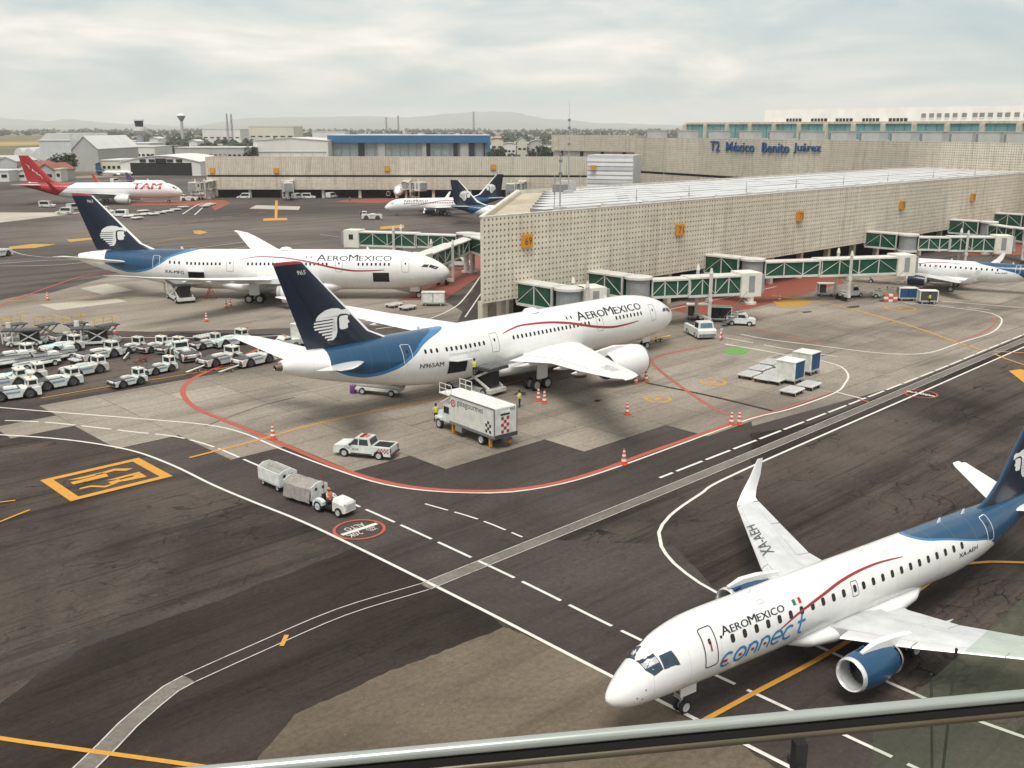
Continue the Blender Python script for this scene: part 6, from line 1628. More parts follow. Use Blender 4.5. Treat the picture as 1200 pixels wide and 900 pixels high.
def tractor(name, L, W, h, r, deck_mat, cab_front=False):
    t = thing(name, 'x', 'tow tractor')
    wx = (-L * .28, L * .27)
    b = MB(); tri_prism(b, arch_profile(L, h, wx, r * 1.28) + [(L / 2, h * .82), (L / 2 - .25, h * .96), (-L * .1, h), (-L / 2, h)], -W / 2, W / 2)
    body = b.build('body', WHITE, t)
    b = MB(); b.box((L * .17, 0, h * .97), (L * .60, W * .86, .10)); b.build('deck_cover', deck_mat, t)
    b = MB(); b.box((L * .04, 0, h + .12), (L * .26, W * .40, .24), taper=(.9, .85)); b.build('bonnet', WHITE, t, bevel=.03)
    b = MB(); b.box((L / 2 + .03, 0, .52), (.12, W * .96, .24)); b.build('bumper', BLACK, t)
    for s in (1, -1):
        b = MB(); b.box((L / 2 + .012, s * W * .36, h * .66), (.04, .3, .16)); b.build('headlight', GLASSDK, t)
        checker(t, (L / 2 + .014, s * W * .44 if s < 0 else W * .22, .66), (0, 1, 0), (0, 0, 1), 4, 3, W * .055)
        b = MB(); b.add([(L * -.1, s * (W / 2 + .008), h * .66), (L * .16, s * (W / 2 + .008), h * .66), (L * .16, s * (W / 2 + .008), h * .84), (L * -.1, s * (W / 2 + .008), h * .84)], [(0, 1, 2, 3)]); b.build('side_print', LBL, t)
        for x in wx: add_wheel(t, (x, s * (W / 2 - .15), r), r, .34, rim=DARKGREY)
    # cab at the back: posts, glass all round, white roof
    cx, cl, ch = -L * .36, L * .19, .78
    b = MB(); b.box((cx, 0, h + ch / 2), (cl - .1, W * .72, ch), taper=(.88, .92)); cabg = b.build('cab', GLASSDK, t)
    b = MB()
    for sx in (1, -1):
        for sy in (1, -1): b.bar((cx + sx * cl * .48, sy * W * .37, h), (cx + sx * cl * .43, sy * W * .34, h + ch), .14, .12)
    b.box((cx, 0, h + ch + .06), (cl + .12, W * .76, .13)); b.box((cx, W * .37, h + .14), (cl, .06, .3)); b.box((cx, -W * .37, h + .14), (cl, .06, .3)); b.box((cx + cl * .5, 0, h + .08), (.06, W * .76, .2)); b.box((cx - cl * .5, 0, h + .2), (.06, W * .76, .45))
    b.build('cab_frame', WHITE, cabg)
    b = MB(); b.cyl((cx, 0, h + ch + .12), (cx, 0, h + ch + .3), .09, n=8); b.build('beacon', SIGNOR, cabg)
    return t
big_t = tractor('tow_tractor', 5.5, 2.4, 1.15, .62, DARKGREY)
med_t = tractor('tow_tractor', 4.1, 1.9, .95, .50, DARKGREY)
wht_t = tractor('tow_tractor', 5.3, 2.3, 1.15, .60, PALEGREEN)
SB, SM, SWH = {}, {}, {}
G1 = 'tow tractors parked in the left bay'
for px, py, hd, pr_, st_, lab in (
    (16, 467, 172, big_t, SB, 'nearest the camera in the left bay, cut by the picture edge'),
    (66, 454, 184, big_t, SB, 'with checkered corner, second from the front of the left bay'),
    (99, 439, 186, wht_t, SWH, 'with a pale bonnet, right end of the left bay'),
    (26, 448, 176, wht_t, SWH, 'pale, just behind the foremost one at the left edge'),
    (14, 424, 184, big_t, SB, 'at the left edge beneath the first container loader'),
    (73, 413, 190, wht_t, SWH, 'between the two container loaders'),
    (84, 400, 186, big_t, SB, 'farthest back in the left bay, only its roof clear'),
    (116, 421, 190, big_t, SB, 'against the right hand loader, outermost of its row'),
    (3, 455, 176, big_t, SB, 'mostly out of the picture at the left edge'),
    (150, 452, 188, med_t, SM, 'small, foremost of the middle group'),
    (187, 437, 190, med_t, SM, 'small, right behind the foremost of the middle group'),
    (153, 413, 200, med_t, SM, 'small, at the left back of the middle group'),
    (180, 412, 196, med_t, SM, 'small, second from left at the back of the middle group'),
    (201, 413, 200, med_t, SM, 'small, half hidden in the middle of the back row'),
    (218, 421, 262, big_t, SB, 'turned to face this way in the middle group'),
    (258, 427, 190, big_t, SB, 'with a tow bar in front, left of the tailplane tip'),
    (298, 427, 190, big_t, SB, 'under the tailplane tip of the nearer wide body'),
    (270, 405, 186, wht_t, SWH, 'behind the tow bar tractors with a dark open bed'),
    (242, 408, 186, med_t, SM, 'small, behind the one turned this way')):
    p = at(px, py); place(pr_, st_, (p.x, p.y, .05), R_(hd), 'white tow tractor ' + lab, G1, .92)
for px, py, a, ln, lab in ((230, 436, 205, 3.6, 'white tow bar on the ground before the middle tractors'), (269, 436, 200, 3.6, 'white tow bar on the ground beside the red line'), (168, 424, 215, 3.4, 'red and white tow bar among the small tractors'), (148, 421, 235, 3.0, 'grey tow bar at the back of the small tractors')):
    p = at(px, py); t = thing('tow_bar', lab, 'tow bar', (p.x, p.y, .05), R_(a), 'tow bars')
    b = MB(); b.cyl((-ln / 2, 0, .42), (ln / 2, 0, .3), .1, n=8); b.build('bar', WHITE if 'red' not in lab[:4] else RED, t)
    b = MB(); b.bar((0, -.35, .25), (0, .35, .25), .08); b.bar((ln / 2, -.22, .3), (ln / 2, .22, .3), .1); b.build('axle', DARKGREY, t)
    for s in (.4, -.4): add_wheel(t, (0, s, .2), .2, .14)

# ------------------------------------------------------------------ container loaders and work platforms
def loader(label, loc, rz, h_main, group=None, rails=True, size=1.0):
    t = thing('container_loader', label, 'cargo loader', loc, rz, group); t.scale = (size, size, size)
    b = MB(); b.box((0, 0, .55), (6.8, 2.5, .42)); b.build('chassis', WHITE, t, bevel=.03)
    for x in (-2.4, 2.4):
        for s in (1, -1): add_wheel(t, (x, s * 1.2, .42), .42, .34)
    b = MB(); b.box((-.9, 0, h_main), (5.2, 2.9, .3)); pl = b.build('main_platform', DARKGREY, t)
    b = MB()
    for k in range(12): b.cyl((-3.3 + k * .43, -1.35, h_main + .2), (-3.3 + k * .43, 1.35, h_main + .2), .08, n=6)
    tag(b.build('roller', MIDGREY, pl), kind='stuff')
    b = MB(); b.box((2.9, 0, h_main + .1), (2.2, 2.9, .28)); br = b.build('bridge_platform', DARKGREY, t)
    b = MB()
    for s in (1, -1):
        y = s * 1.05
        b.bar((-3.0, y, .8), (1.0, y, h_main - .15), .16, .22); b.bar((1.0, y, .8), (-3.0, y, h_main - .15), .16, .22)
    b.build('scissor_lift', WHITE, t)
    b = MB(); b.box((-1.0, 0, (h_main + .7) / 2), (3.6, 1.5, h_main - 1.1)); b.build('machinery', BLACK, t)
    for s in (1, -1):
        for x in (2.0, 3.9): b = MB(); b.bar((x, s * 1.3, .7), (x, s * 1.3, h_main), .22, .22); b.build('bridge_leg', WHITE, t)
    if rails:
        b = MB()
        for s in (1, -1):
            for z in (.5, 1.0): b.bar((1.9, s * 1.42, h_main + z), (4.0, s * 1.42, h_main + z), .06)
            for x in (1.9, 2.95, 4.0): b.bar((x, s * 1.42, h_main + .2), (x, s * 1.42, h_main + 1.05), .06)
        b.build('guard_rail', YELLOW, br)
    b = MB(); b.box((3.2, -1.75, h_main + .7), (.9, .7, 1.3)); b.build('control_stand', WHITE, br)
    return t
p = at(110, 404); loader('container loader with dark raised platform beside a cone, right in the left bay', (p.x, p.y, .05), R_(150), 3.4, 'container loaders', False, .62)
p = at(30, 405); loader('container loader with pale dusty platform, left in the left bay', (p.x, p.y, .05), R_(150), 3.2, 'container loaders', False, .62)
p = at(212, 352); loader('container loader raised to the rear hold of the rear wide body jet', (p.x, p.y, .05), R_(78), 2.7, 'container loaders', True, 1.1)
p = at(556, 458); lo = loader('container loader with yellow rails behind the catering truck', (p.x, p.y, .05), R_(96), 2.9, 'container loaders')
t = thing('boarding_ladder', 'tall yellow ladder frame beside the loader with yellow rails', 'ladder', (*at(573, 455).xy, .05), R_(90))
b = MB()
for s in (.35, -.35): b.bar((0, s, 0), (0, s, 4.6), .16, .12)
b.build('side_rail', YELLOW, t)
for k in range(13):
    b = MB(); b.bar((0, -.35, .3 + .34 * k), (0, .35, .3 + .34 * k), .06); b.build('rung', YELLOW, t)
for px, py, lab in ((20, 401, 'leftmost yellow work platform rail over the left bay'), (58, 401, 'second yellow work platform from the left edge'), (91, 400, 'third yellow work platform from the left edge'), (128, 402, 'yellow work platform nearest the cone in the left bay')):
    p = at(px, py); t = thing('work_platform', lab, 'work platform', (p.x, p.y, .05), R_(12), 'yellow work platforms')
    b = MB(); b.box((0, 0, .5), (2.6, 1.6, .4)); b.build('base', WHITE, t)
    b = MB()
    for s in (1, -1): b.bar((-1.1, s * .6, .7), (1.0, s * .6, 2.2), .12); b.bar((1.1, s * .6, .7), (-1.0, s * .6, 2.2), .12)
    b.build('scissor_lift', MIDGREY, t)
    b = MB(); b.box((0, 0, 2.3), (2.6, 1.6, .12)); b.build('deck', DARKGREY, t)
    b = MB()
    for s in (1, -1):
        if s < 0: continue
        for z in (2.75, 3.25): b.bar((-1.3, s * .78, z), (1.3, s * .78, z), .06)
        for x in (-1.3, 0, 1.3): b.bar((x, s * .78, 2.3), (x, s * .78, 3.28), .06)
    for x in (-1.3, 1.3): b.bar((x, -.78, 3.25), (x, .78, 3.25), .07)
    b.build('guard_rail', YELLOW, t)
    for x in (-1, 1):
        for s in (.7, -.7): add_wheel(t, (x, s, .25), .25, .2)

# ------------------------------------------------------------------ catering truck
p = at(558, 512)
ct = thing('catering_truck', 'white catering box truck with red checkered rear door, under the wide body jet', 'catering truck', (p.x, p.y, .05), R_(86))
b = MB(); b.box((-1.0, 0, 2.35), (6.4, 2.5, 2.6)); bx_ = b.build('cargo_box', WHITE, ct, bevel=.05)
for s in (1, -1): b = MB(); b.box((-1.0, s * 1.27, 1.1), (6.5, .08, .24)); b.build('side_skirt', MIDGREY, bx_)
b = MB(); b.box((-4.22, 0, 1.12), (.16, 2.5, .35)); b.build('rear_sill', DARKGREY, bx_)
for s in (1, -1):
    b = MB(); b.bar((-4.2, s * 1.26, 3.64), (2.2, s * 1.26, 3.64), .07, .09); b.build('roof_rail', MIDGREY, bx_)
    b = MB(); b.bar((-4.18, s * 1.245, 1.1), (-4.18, s * 1.245, 3.62), .1, .08, up=(1, 0, 0)); b.build('corner_post', MIDGREY, bx_)
b = MB(); b.box((-4.215, .1, 2.3), (.05, 1.0, 2.0)); dr = b.build('rear_door', WHITE, bx_)
checker(dr, (-4.245, -.36, 1.35), (0, 1, 0), (0, 0, 1), 3, 5, .3)
b = MB(); b.box((-4.24, .1, 3.05), (.04, 1.0, .16)); b.build('door_window', GLASSDK, dr)
checker(bx_, (-3.75, 1.256, 1.35), (1, 0, 0), (0, 0, 1), 3, 4, .27, BLACK)
put_text('company_lettering', 'gategourmet', DARKGREY, bx_, (1.15, 1.262, 2.75), (-1, 0, 0), (0, 0, 1), 3.8, .62)
put_text('company_lettering', '962', DARKGREY, bx_, (-4.228, -.45, 3.3), (0, -1, 0), (0, 0, 1), .6, .26)
vs, fs = [], []
b = MB()
for k in range(16):
    a0, a1 = 2 * math.pi * k / 16, 2 * math.pi * (k + 1) / 16
    b.add([(1.72 - .36 * math.cos(a), 1.262, 2.95 + .36 * math.sin(a)) if q else (1.72 - .24 * math.cos(a), 1.262, 2.95 + .24 * math.sin(a)) for a, q in ((a0, 1), (a1, 1), (a1, 0), (a0, 0))], [(0, 1, 2, 3)])
b.build('round_emblem', CHECK, bx_, fix=False)
put_text('emblem_letter', 'g', CHECK, bx_, (1.85, 1.262, 2.82), (-1, 0, 0), (0, 0, 1), .26, .3)
b = MB(); b.box((3.0, 0, 1.7), (1.5, 2.2, 1.7), taper=(.82, .92)); cb = b.build('cab', WHITE, ct, bevel=.06)
b = MB(); b.box((4.25, 0, 1.15), (1.2, 1.7, .85), taper=(.9, .85)); b.build('bonnet', WHITE, ct, bevel=.08)
b = MB(); b.box((3.62, 0, 1.98), (.35, 1.8, .65)); b.build('windscreen', GLASSDK, cb)
for s in (1, -1):
    b = MB(); b.box((3.05, s * 1.03, 2.0), (.75, .12, .6)); b.build('side_window', GLASSDK, cb)
    b = MB(); b.box((4.3, s * .95, .95), (1.15, .35, .3)); b.build('mudguard', WHITE, ct, bevel=.05)
    add_wheel(ct, (4.2, s * .98, .5), .5, .3); add_wheel(ct, (-2.2, s * .95, .5), .5, .5)
    b = MB(); b.box((.9, s * 1.1, .72), (1.0, .4, .5)); b.build('fuel_tank', STEEL, ct)
    for x in (2.0, -3.4): b = MB(); b.box((x, s * 1.05, .5), (.2, .25, .9)); b.build('stabiliser_leg', SIGNOR, ct)
    b = MB(); b.box((4.86, s * .6, 1.1), (.05, .3, .22)); b.build('headlight', LIGHTGREY, ct)
b = MB(); b.box((0, 0, .85), (9.0, .9, .25)); b.build('chassis', DARKGREY, ct)
b = MB(); b.box((3.0, 0, 3.5), (1.9, 2.4, .1)); b.bar((2.2, 1.1, 3.5), (3.8, 1.1, 2.6), .1); 
for s in (1.15, -1.15):
    for z in (.5, .95): b.bar((2.1, s, 3.5 + z), (3.9, s, 3.5 + z), .05)
    for x in (2.1, 3.0, 3.9): b.bar((x, s, 3.5), (x, s, 4.45), .05)
b.build('front_platform', WHITE, ct)

# ------------------------------------------------------------------ pickup
pk = thing('pickup_truck', 'white double cab pickup with red checkered tail, alone on the stand', 'pickup truck', (*at(429, 534).xy, .045), R_(120))
L, W = 5.2, 1.85
prof = arch_profile(L, 1, (-1.55, 1.6), .46, .36) + [(2.6, .78), (2.5, .98), (1.25, 1.08), (-2.6, 1.08)]
b = MB(); tri_prism(b, prof, -W / 2, W / 2); body_ = b.build('body', WHITE, pk, bevel=.04)
b = MB(); b.loft([[(1.35, -.86, 1.07), (1.35, .86, 1.07), (-.85, .86, 1.07), (-.85, -.86, 1.07)], [(.62, -.70, 1.72), (.62, .70, 1.72), (-.62, .70, 1.72), (-.62, -.70, 1.72)]]); cab_ = b.build('cab', WHITE, pk, bevel=.04)
def quadp(name, q, mat, parent): b = MB(); b.add(q, [(0, 1, 2, 3)]); return b.build(name, mat, parent, fix=False)
for s in (1, -1):
    def sidept(x, z, s=s): return (x, s * (.86 - (z - 1.07) / .65 * .16 + .012), z)
    quadp('side_window', [sidept(1.1, 1.14), sidept(.34, 1.14), sidept(.34, 1.62), sidept(.66, 1.62)], GLASSDK, cab_)
    quadp('side_window', [sidept(.24, 1.14), sidept(-.62, 1.14), sidept(-.5, 1.62), sidept(.24, 1.62)], GLASSDK, cab_)
    for x in (-1.55, 1.6): add_wheel(pk, (x, s * .80, .37), .37, .25)
    b = MB(); b.box((1.0, s * 1.0, 1.18), (.12, .2, .14)); b.build('mirror', BLACK, pk)
    b = MB(); b.box((0, s * .93, .42), (1.9, .1, .08)); b.build('side_step', BLACK, pk)
    checker(pk, (-2.45, s * (W / 2 + .008), .62), (1, 0, 0), (0, 0, 1), 8, 3, .13)
    put_text('door_lettering', 'ASA', LETTER, pk, (.85 if s > 0 else -.65, s * (W / 2 + .01), .66), (-s, 0, 0), (0, 0, 1), .62, .24)
    put_text('door_lettering', 'CSC', LETTER, pk, (1.65 - .1 if s > 0 else .25, s * (W / 2 + .01), .78), (-s, 0, 0), (0, 0, 1), .5, .16)
    b = MB(); b.box((2.56, s * .66, .82), (.1, .34, .18)); b.build('headlight', LIGHTGREY, pk)
    b = MB(); b.box((-2.61, s * .8, .85), (.05, .18, .35)); b.build('tail_light', RED, pk)
quadp('windscreen', [(1.27, -.78, 1.15), (1.27, .78, 1.15), (.70, .66, 1.67), (.70, -.66, 1.67)], GLASSDK, cab_)
quadp('rear_window', [(-.83, -.7, 1.18), (-.66, -.62, 1.64), (-.66, .62, 1.64), (-.83, .7, 1.18)], GLASSDK, cab_)
quadp('load_bed', [(-.95, -.78, 1.086), (-.95, .78, 1.086), (-2.5, .78, 1.086), (-2.5, -.78, 1.086)], CARGO, pk)
b = MB()
for s in (1, -1): b.bar((-.9, s * .82, 1.1), (-2.58, s * .82, 1.1), .12, .1)
b.bar((-2.55, -.82, 1.1), (-2.55, .82, 1.1), .1, .1); b.build('bed_rim', WHITE, pk)
b = MB(); b.box((-2.66, 0, .5), (.16, 1.7, .16)); b.build('rear_bumper', DARKGREY, pk)
b = MB(); b.box((.15, 0, 1.78), (.25, 1.0, .1)); b.build('light_bar', RED, cab_)
checker(cab_, (-.4, -.45, 1.735), (1, 0, 0), (0, 1, 0), 3, 7, .13)

# ------------------------------------------------------------------ baggage train in the foreground
def baggage_tractor(label, loc, rz):
    t = thing('baggage_tractor', label, 'baggage tractor', loc, rz)
    b = MB(); b.loft([[(x, y * w, z0 + z * (h_)) for y, z in ((-.62, 0), (-.62, .75), (-.45, 1), (.45, 1), (.62, .75), (.62, 0))] for x, w, z0, h_ in ((1.55, .85, .35, .62), (1.45, 1, .32, .78), (.9, 1, .32, .88), (.35, 1, .32, .92))])
    b.build('bonnet', WHITE, t, smooth=True, sharp=35)
    b = MB(); b.box((1.56, 0, .72), (.04, .8, .42)); b.build('grille', LIGHTGREY, t)
    b = MB(); b.box((-.35, 0, .42), (2.4, 1.1, .24)); b.build('chassis', BLACK, t)
    for s in (1, -1):
        b = MB(); b.loft([[(x, s * y, z) for x, z in ((-1.5, .35), (-1.5, .8), (-1.2, .98), (-.75, .98), (-.5, .8), (-.5, .55))] for y in (.42, .78)]); b.build('rear_mudguard', WHITE, t)
        add_wheel(t, (-1.0, s * .66, .42), .42, .28); add_wheel(t, (.95, s * .62, .34), .34, .22)
        b = MB(); b.box((1.5, s * .5, .95), (.08, .16, .14)); b.build('headlight', LIGHTGREY, t)
    b = MB(); b.box((-.55, 0, .72), (.5, .9, .16)); b.box((-.82, 0, 1.02), (.12, .9, .55)); b.build('seat', BLACK, t)
    b = MB(); b.bar((.3, .22, 1.15), (-.02, .22, 1.22), .05); b.lathe([(-.02, .19), (0, .21), (.02, .19)], (-.04, .22, 1.24), 'x', 14); b.build('steering_wheel', BLACK, t)
    b = MB(); b.bar((-1.55, .45, .9), (-1.55, .45, 2.35), .03); b.build('flag_pole', DARKGREY, t)
    b = MB(); b.box((-1.67, .45, 2.22), (.26, .02, .22)); b.build('flag', RED, t)
    return t
p = at(393, 600); bt = baggage_tractor('white open baggage tractor pulling two carts, driver aboard', (p.x, p.y, .045), R_(-79))
dv = Vector((math.cos(R_(-79)), math.sin(R_(-79))))
person('seated driver in an orange and yellow vest on the open baggage tractor', (p.x - dv.x * .62, p.y - dv.y * .62, .045 + .28), R_(-79), VESTO, 'seat')
def open_cart(label, loc, rz, tarp):
    t = thing('baggage_cart', label, 'baggage cart', loc, rz, 'carts behind the open baggage tractor')
    L, W = 3.0, 1.6
    b = MB(); b.box((0, 0, .5), (L, W, .14)); b.build('floor', LIGHTGREY, t)
    for sx in (1, -1):
        b = MB(); b.add([(sx * L / 2, -W / 2, .5), (sx * L / 2, W / 2, .5), (sx * L / 2, W / 2, 1.45), (sx * L / 2, W * .18, 1.72), (sx * L / 2, -W * .18, 1.72), (sx * L / 2, -W / 2, 1.45)] + [(sx * (L / 2 - .08), y, z) for y, z in ((-W / 2, .5), (W / 2, .5), (W / 2, 1.45), (W * .18, 1.72), (-W * .18, 1.72), (-W / 2, 1.45))],
                        [(0, 1, 2, 3, 4, 5), (11, 10, 9, 8, 7, 6)] + [(k, (k + 1) % 6, 6 + (k + 1) % 6, 6 + k) for k in range(6)]); e_ = b.build('end_panel', WHITE, t)
        for s in (.35, -.35):
            b = MB(); b.box((sx * (L / 2 + .01), s, 1.25), (.03, .22, .22)); b.build('hand_hole', BLACK, e_)
    TARP = M('grey_tarpaulin', (.30, .28, .25), .8, 0, .3, 3, bump=.5)
    if tarp:
        b = MB(); b.loft([[(x, y, z + .03 * math.sin(x * 5 + y * 3)) for y, z in ((-W / 2 - .22, .32), (-W / 2 - .05, 1.3), (-W * .2, 1.66), (W * .2, 1.66), (W / 2 + .03, 1.4))] for x in [-L / 2 + .1 + k * (L - .2) / 8 for k in range(9)]], caps=False, closed=False); b.build('tarpaulin', TARP, t, smooth=True)
    else:
        b = MB(); b.box((0, W / 2 - .04, 1.0), (L - .1, .06, .95)); b.build('side_panel', WHITE, t)
        b = MB(); b.box((0, -W / 2 + .04, 1.0), (L - .1, .06, .95)); b.build('side_panel', WHITE, t)
        b = MB(); b.loft([[(x, y, z) for y, z in ((.25, 1.5), (.1, 1.68), (-.1, 1.68), (-.25, 1.5))] for x in (-1.0, -.2, .6, 1.3)]); b.build('rolled_cover', TARP, t, smooth=True)
    for x in (-1.0, 1.0):
        for s in (1, -1): add_wheel(t, (x, s * .62, .27), .27, .2)
    b = MB(); b.bar((L / 2, 0, .42), (L / 2 + .9, 0, .4), .09); b.build('draw_bar', DIRTYWHITE, t)
    return t
p = at(359, 586); open_cart('white baggage cart covered with a grey tarpaulin, behind the tractor', (p.x, p.y, .045), R_(-80), True)
p = at(326, 570); open_cart('white baggage cart with solid sides, last of the train', (p.x, p.y, .045), R_(-88), False)

# ------------------------------------------------------------------ container trolleys, dollies, vans
def curtain_cart(label, loc, rz, curtain=BLUE, open_=False, L=3.4, W=2.0, H=2.0, group=None):
    t = thing('container_trolley', label, 'container trolley', loc, rz, group)
    b = MB(); b.box((0, 0, .5), (L, W, .16)); b.build('floor', LIGHTGREY, t)
    b = MB(); b.box((0, 0, .58 + H), (L + .06, W + .06, .12)); b.build('roof', WHITE, t, bevel=.03)
    for sx in (1, -1):
        for sy in (1, -1): b = MB(); b.bar((sx * (L / 2 - .06), sy * (W / 2 - .06), .55), (sx * (L / 2 - .06), sy * (W / 2 - .06), .55 + H), .13, .13); b.build('corner_post', WHITE, t)
    if not open_:
        for sx in (1, -1): b = MB(); b.box((sx * (L / 2 - .07), 0, .56 + H / 2), (.06, W - .1, H)); b.build('end_panel', WHITE, t)
        for sy in (1, -1):
            for k in range(2):
                b = MB(); n = 7
                b.loft([[(-L / 2 + .15 + k * (L / 2 - .1) + q * (L / 2 - .2) / n, sy * (W / 2 - .06 + .03 * (q % 2)), z) for q in range(n + 1)] for z in (.6, .5 + H)], caps=False, closed=False); b.build('curtain', curtain, t)
    else:
        b = MB(); b.box((-L * .25, 0, 1.2), (L * .35, W * .7, 1.2)); b.build('load', DARKGREY, t)
    for x in (-L * .33, L * .33):
        for s in (1, -1): add_wheel(t, (x, s * (W / 2 - .2), .25), .25, .18)
    b = MB(); b.bar((L / 2, 0, .42), (L / 2 + .8, 0, .4), .08); b.build('draw_bar', DARKGREY, t)
    return t
GD = 'container trolleys on the apron'
p = at(925, 448); curtain_cart('white trolley with blue curtains, the nearer of the two among the dollies', (p.x, p.y, .05), R_(3), BLUE, L=2.3, W=2.3, H=1.9, group=GD)
p = at(944, 437.5); curtain_cart('white trolley with blue curtains, the farther of the two among the dollies', (p.x, p.y, .05), R_(3), BLUE, L=2.3, W=2.3, H=1.9, group=GD)
p = at(1062, 352.5); curtain_cart('white trolley with blue curtains behind the red and white barrier', (p.x, p.y, .05), R_(-48), BLUE, L=2.9, W=1.6, H=1.5, group=GD)
p = at(1086, 356); curtain_cart('rightmost white trolley, dark curtains, at the start of the white line', (p.x, p.y, .05), R_(-48), DARKGREY, L=2.8, W=1.6, H=1.5, group=GD)
p = at(817, 374.5); curtain_cart('open frame trolley standing on the red paint', (p.x, p.y, .05), R_(-52), None, True, L=3.2, W=1.7, H=1.6, group=GD)
p = at(843, 377); curtain_cart('white trolley with a half open dark side, behind the small tractor', (p.x, p.y, .05), R_(-52), CARGO, L=3.3, W=1.7, H=1.6, group=GD)
p = at(508, 358); curtain_cart('plain white covered trolley under the nose of the rear jet', (p.x, p.y, .05), R_(-44), WHITE, L=3.6, W=1.7, H=1.5, group=GD)
p = at(357, 404); curtain_cart('white boxed trolley beside the fin of the nearer jet', (p.x, p.y, .05), R_(200), WHITE, L=2.6, W=2.2, H=2.2, group=GD)
p = at(968, 347); curtain_cart('white open trolley near the right hand red paint', (p.x, p.y, .05), R_(-45), None, True, L=3.0, W=1.6, H=1.5, group=GD)

dol = thing('pallet_dolly', 'x', 'dolly')
b = MB(); b.box((0, 0, .46), (2.5, 1.75, .16)); b.build('deck', DIRTYWHITE, dol, bevel=.03)
b = MB()
for k in range(6): b.cyl((-1.05 + k * .42, -.78, .56), (-1.05 + k * .42, .78, .56), .06, n=6)
tag(b.build('roller', LIGHTGREY, dol), kind='stuff')
for x in (-1.0, 1.0):
    for s in (1, -1): add_wheel(dol, (x * .85, s * .7, .22), .22, .2)
b = MB(); b.bar((1.5, 0, .42), (2.3, 0, .36), .08); b.build('draw_bar', DARKGREY, dol)
DS = {}
for px, py, a, lab in ((878, 443, 4, 'leftmost of the dollies left of the blue curtained trolleys'), (891, 436, 4, 'second from the left end of the dolly row'), (903, 429, 4, 'third from the left in the back dolly row'), (928, 424, 4, 'farthest back in the dolly row, bar raised'),
                       (897, 447, 4, 'touching the nearer curtained trolley, front left'), (910, 449, 4, 'against the side of the nearer curtained trolley'), (908, 441, 4, 'in the middle of the packed dollies'), (920, 433, 4, 'behind the middle of the packed dollies'),
                       (928, 462, 5, 'alone in front, the left of two'), (948, 455.5, 5, 'alone in front, the right of two')):
    p = at(px, py); place(dol, DS, (p.x, p.y, .05), R_(a), 'white flat dolly ' + lab, 'flat dollies by the blue trolleys')
FD = {}
fdol = thing('pallet_dolly', 'x', 'dolly')
b = MB(); b.box((0, 0, .5), (3.2, 2.3, .3)); b.build('deck', WHITE, fdol, bevel=.03)
b = MB(); b.box((0, 0, .22), (2.6, 1.9, .3)); b.build('wheel_base', BLACK, fdol)
for k, (px, py) in enumerate(((150, 255), (157, 253.5), (165, 253.2), (172, 252), (180, 252.4), (188, 250.6), (197, 249), (206, 247), (215, 244), (240, 243), (244, 241.5), (247, 240.5), (168, 248.5), (161, 257))):
    p = at(px, py); place(fdol, FD, (p.x, p.y, .02), R_(-20 + k * 3), 'white dolly number %s from the left in the far dolly line' % ('one two three four five six seven eight nine ten eleven twelve thirteen fourteen'.split()[k]), 'dollies below the red tailed jet')
for px, py, lab in ((152, 356, None),): pass
t_ = FD
for px, py, a, lab in ((462, 360, 10, 'white dolly on the left below the rear jet nose'), (478, 363, 10, 'white dolly nearer the trolley below the rear jet')):
    p = at(px, py); place(dol, DS, (p.x, p.y, .05), R_(a), lab, 'flat dollies below the rear jet')

def small_van(name, label, loc, rz, L=4.6, W=1.9, H=1.9, cab=.55, group=None, col=WHITE, bed=False):
    t = thing(name, label, name.replace('_', ' '), loc, rz, group)
    wx = (-L * .3, L * .3)
    fr = [(L / 2, .75), (L * .44, .98), (L * .26, 1.08), (L * .12, H), (-L / 2, H)] if not bed else [(L / 2, .75), (L * .44, .98), (L * .26, 1.08), (L * .14, H), (-L * .1, H), (-L * .14, 1.05), (-L / 2, 1.05)]
    b = MB(); tri_prism(b, arch_profile(L, H, wx, .40, .34) + fr, -W / 2, W / 2); bd = b.build('body', col, t)
    e = .012
    quadp('windscreen', [(L * .25, -W * .42, 1.12), (L * .25, W * .42, 1.12), (L * .135, W * .4, H - .12), (L * .135, -W * .4, H - .12)], GLASSDK, bd)
    for o in [x for x in bd.children if x.name.startswith('windscreen')]: o.location.x += .03
    for s in (1, -1):
        x0, x1 = (L * .12, -L * .1) if bed else (L * .12, -L * .42)
        quadp('side_window', [(x0 + .25, s * (W / 2 + e), 1.15), (x1, s * (W / 2 + e), 1.15), (x1, s * (W / 2 + e), H - .18), (x0, s * (W / 2 + e), H - .18)], GLASSDK, bd)
        for x in wx: add_wheel(t, (x, s * (W / 2 - .12), .34), .34, .24)
        b = MB(); b.box((L / 2 - .03, s * W * .36, .78), (.08, .3, .16)); b.build('headlight', LIGHTGREY, t)
    b = MB(); b.box((.0 if not bed else L * .03, 0, H + .08), (.2, .8, .12)); b.build('light_bar', SIGNOR, t)
    return t
p = at(868, 381); small_van('apron_tractor', 'small white tractor with a bonnet pulling trolleys off the red paint', (p.x, p.y, .05), R_(-58), 4.0, 1.8, 1.75, bed=True)
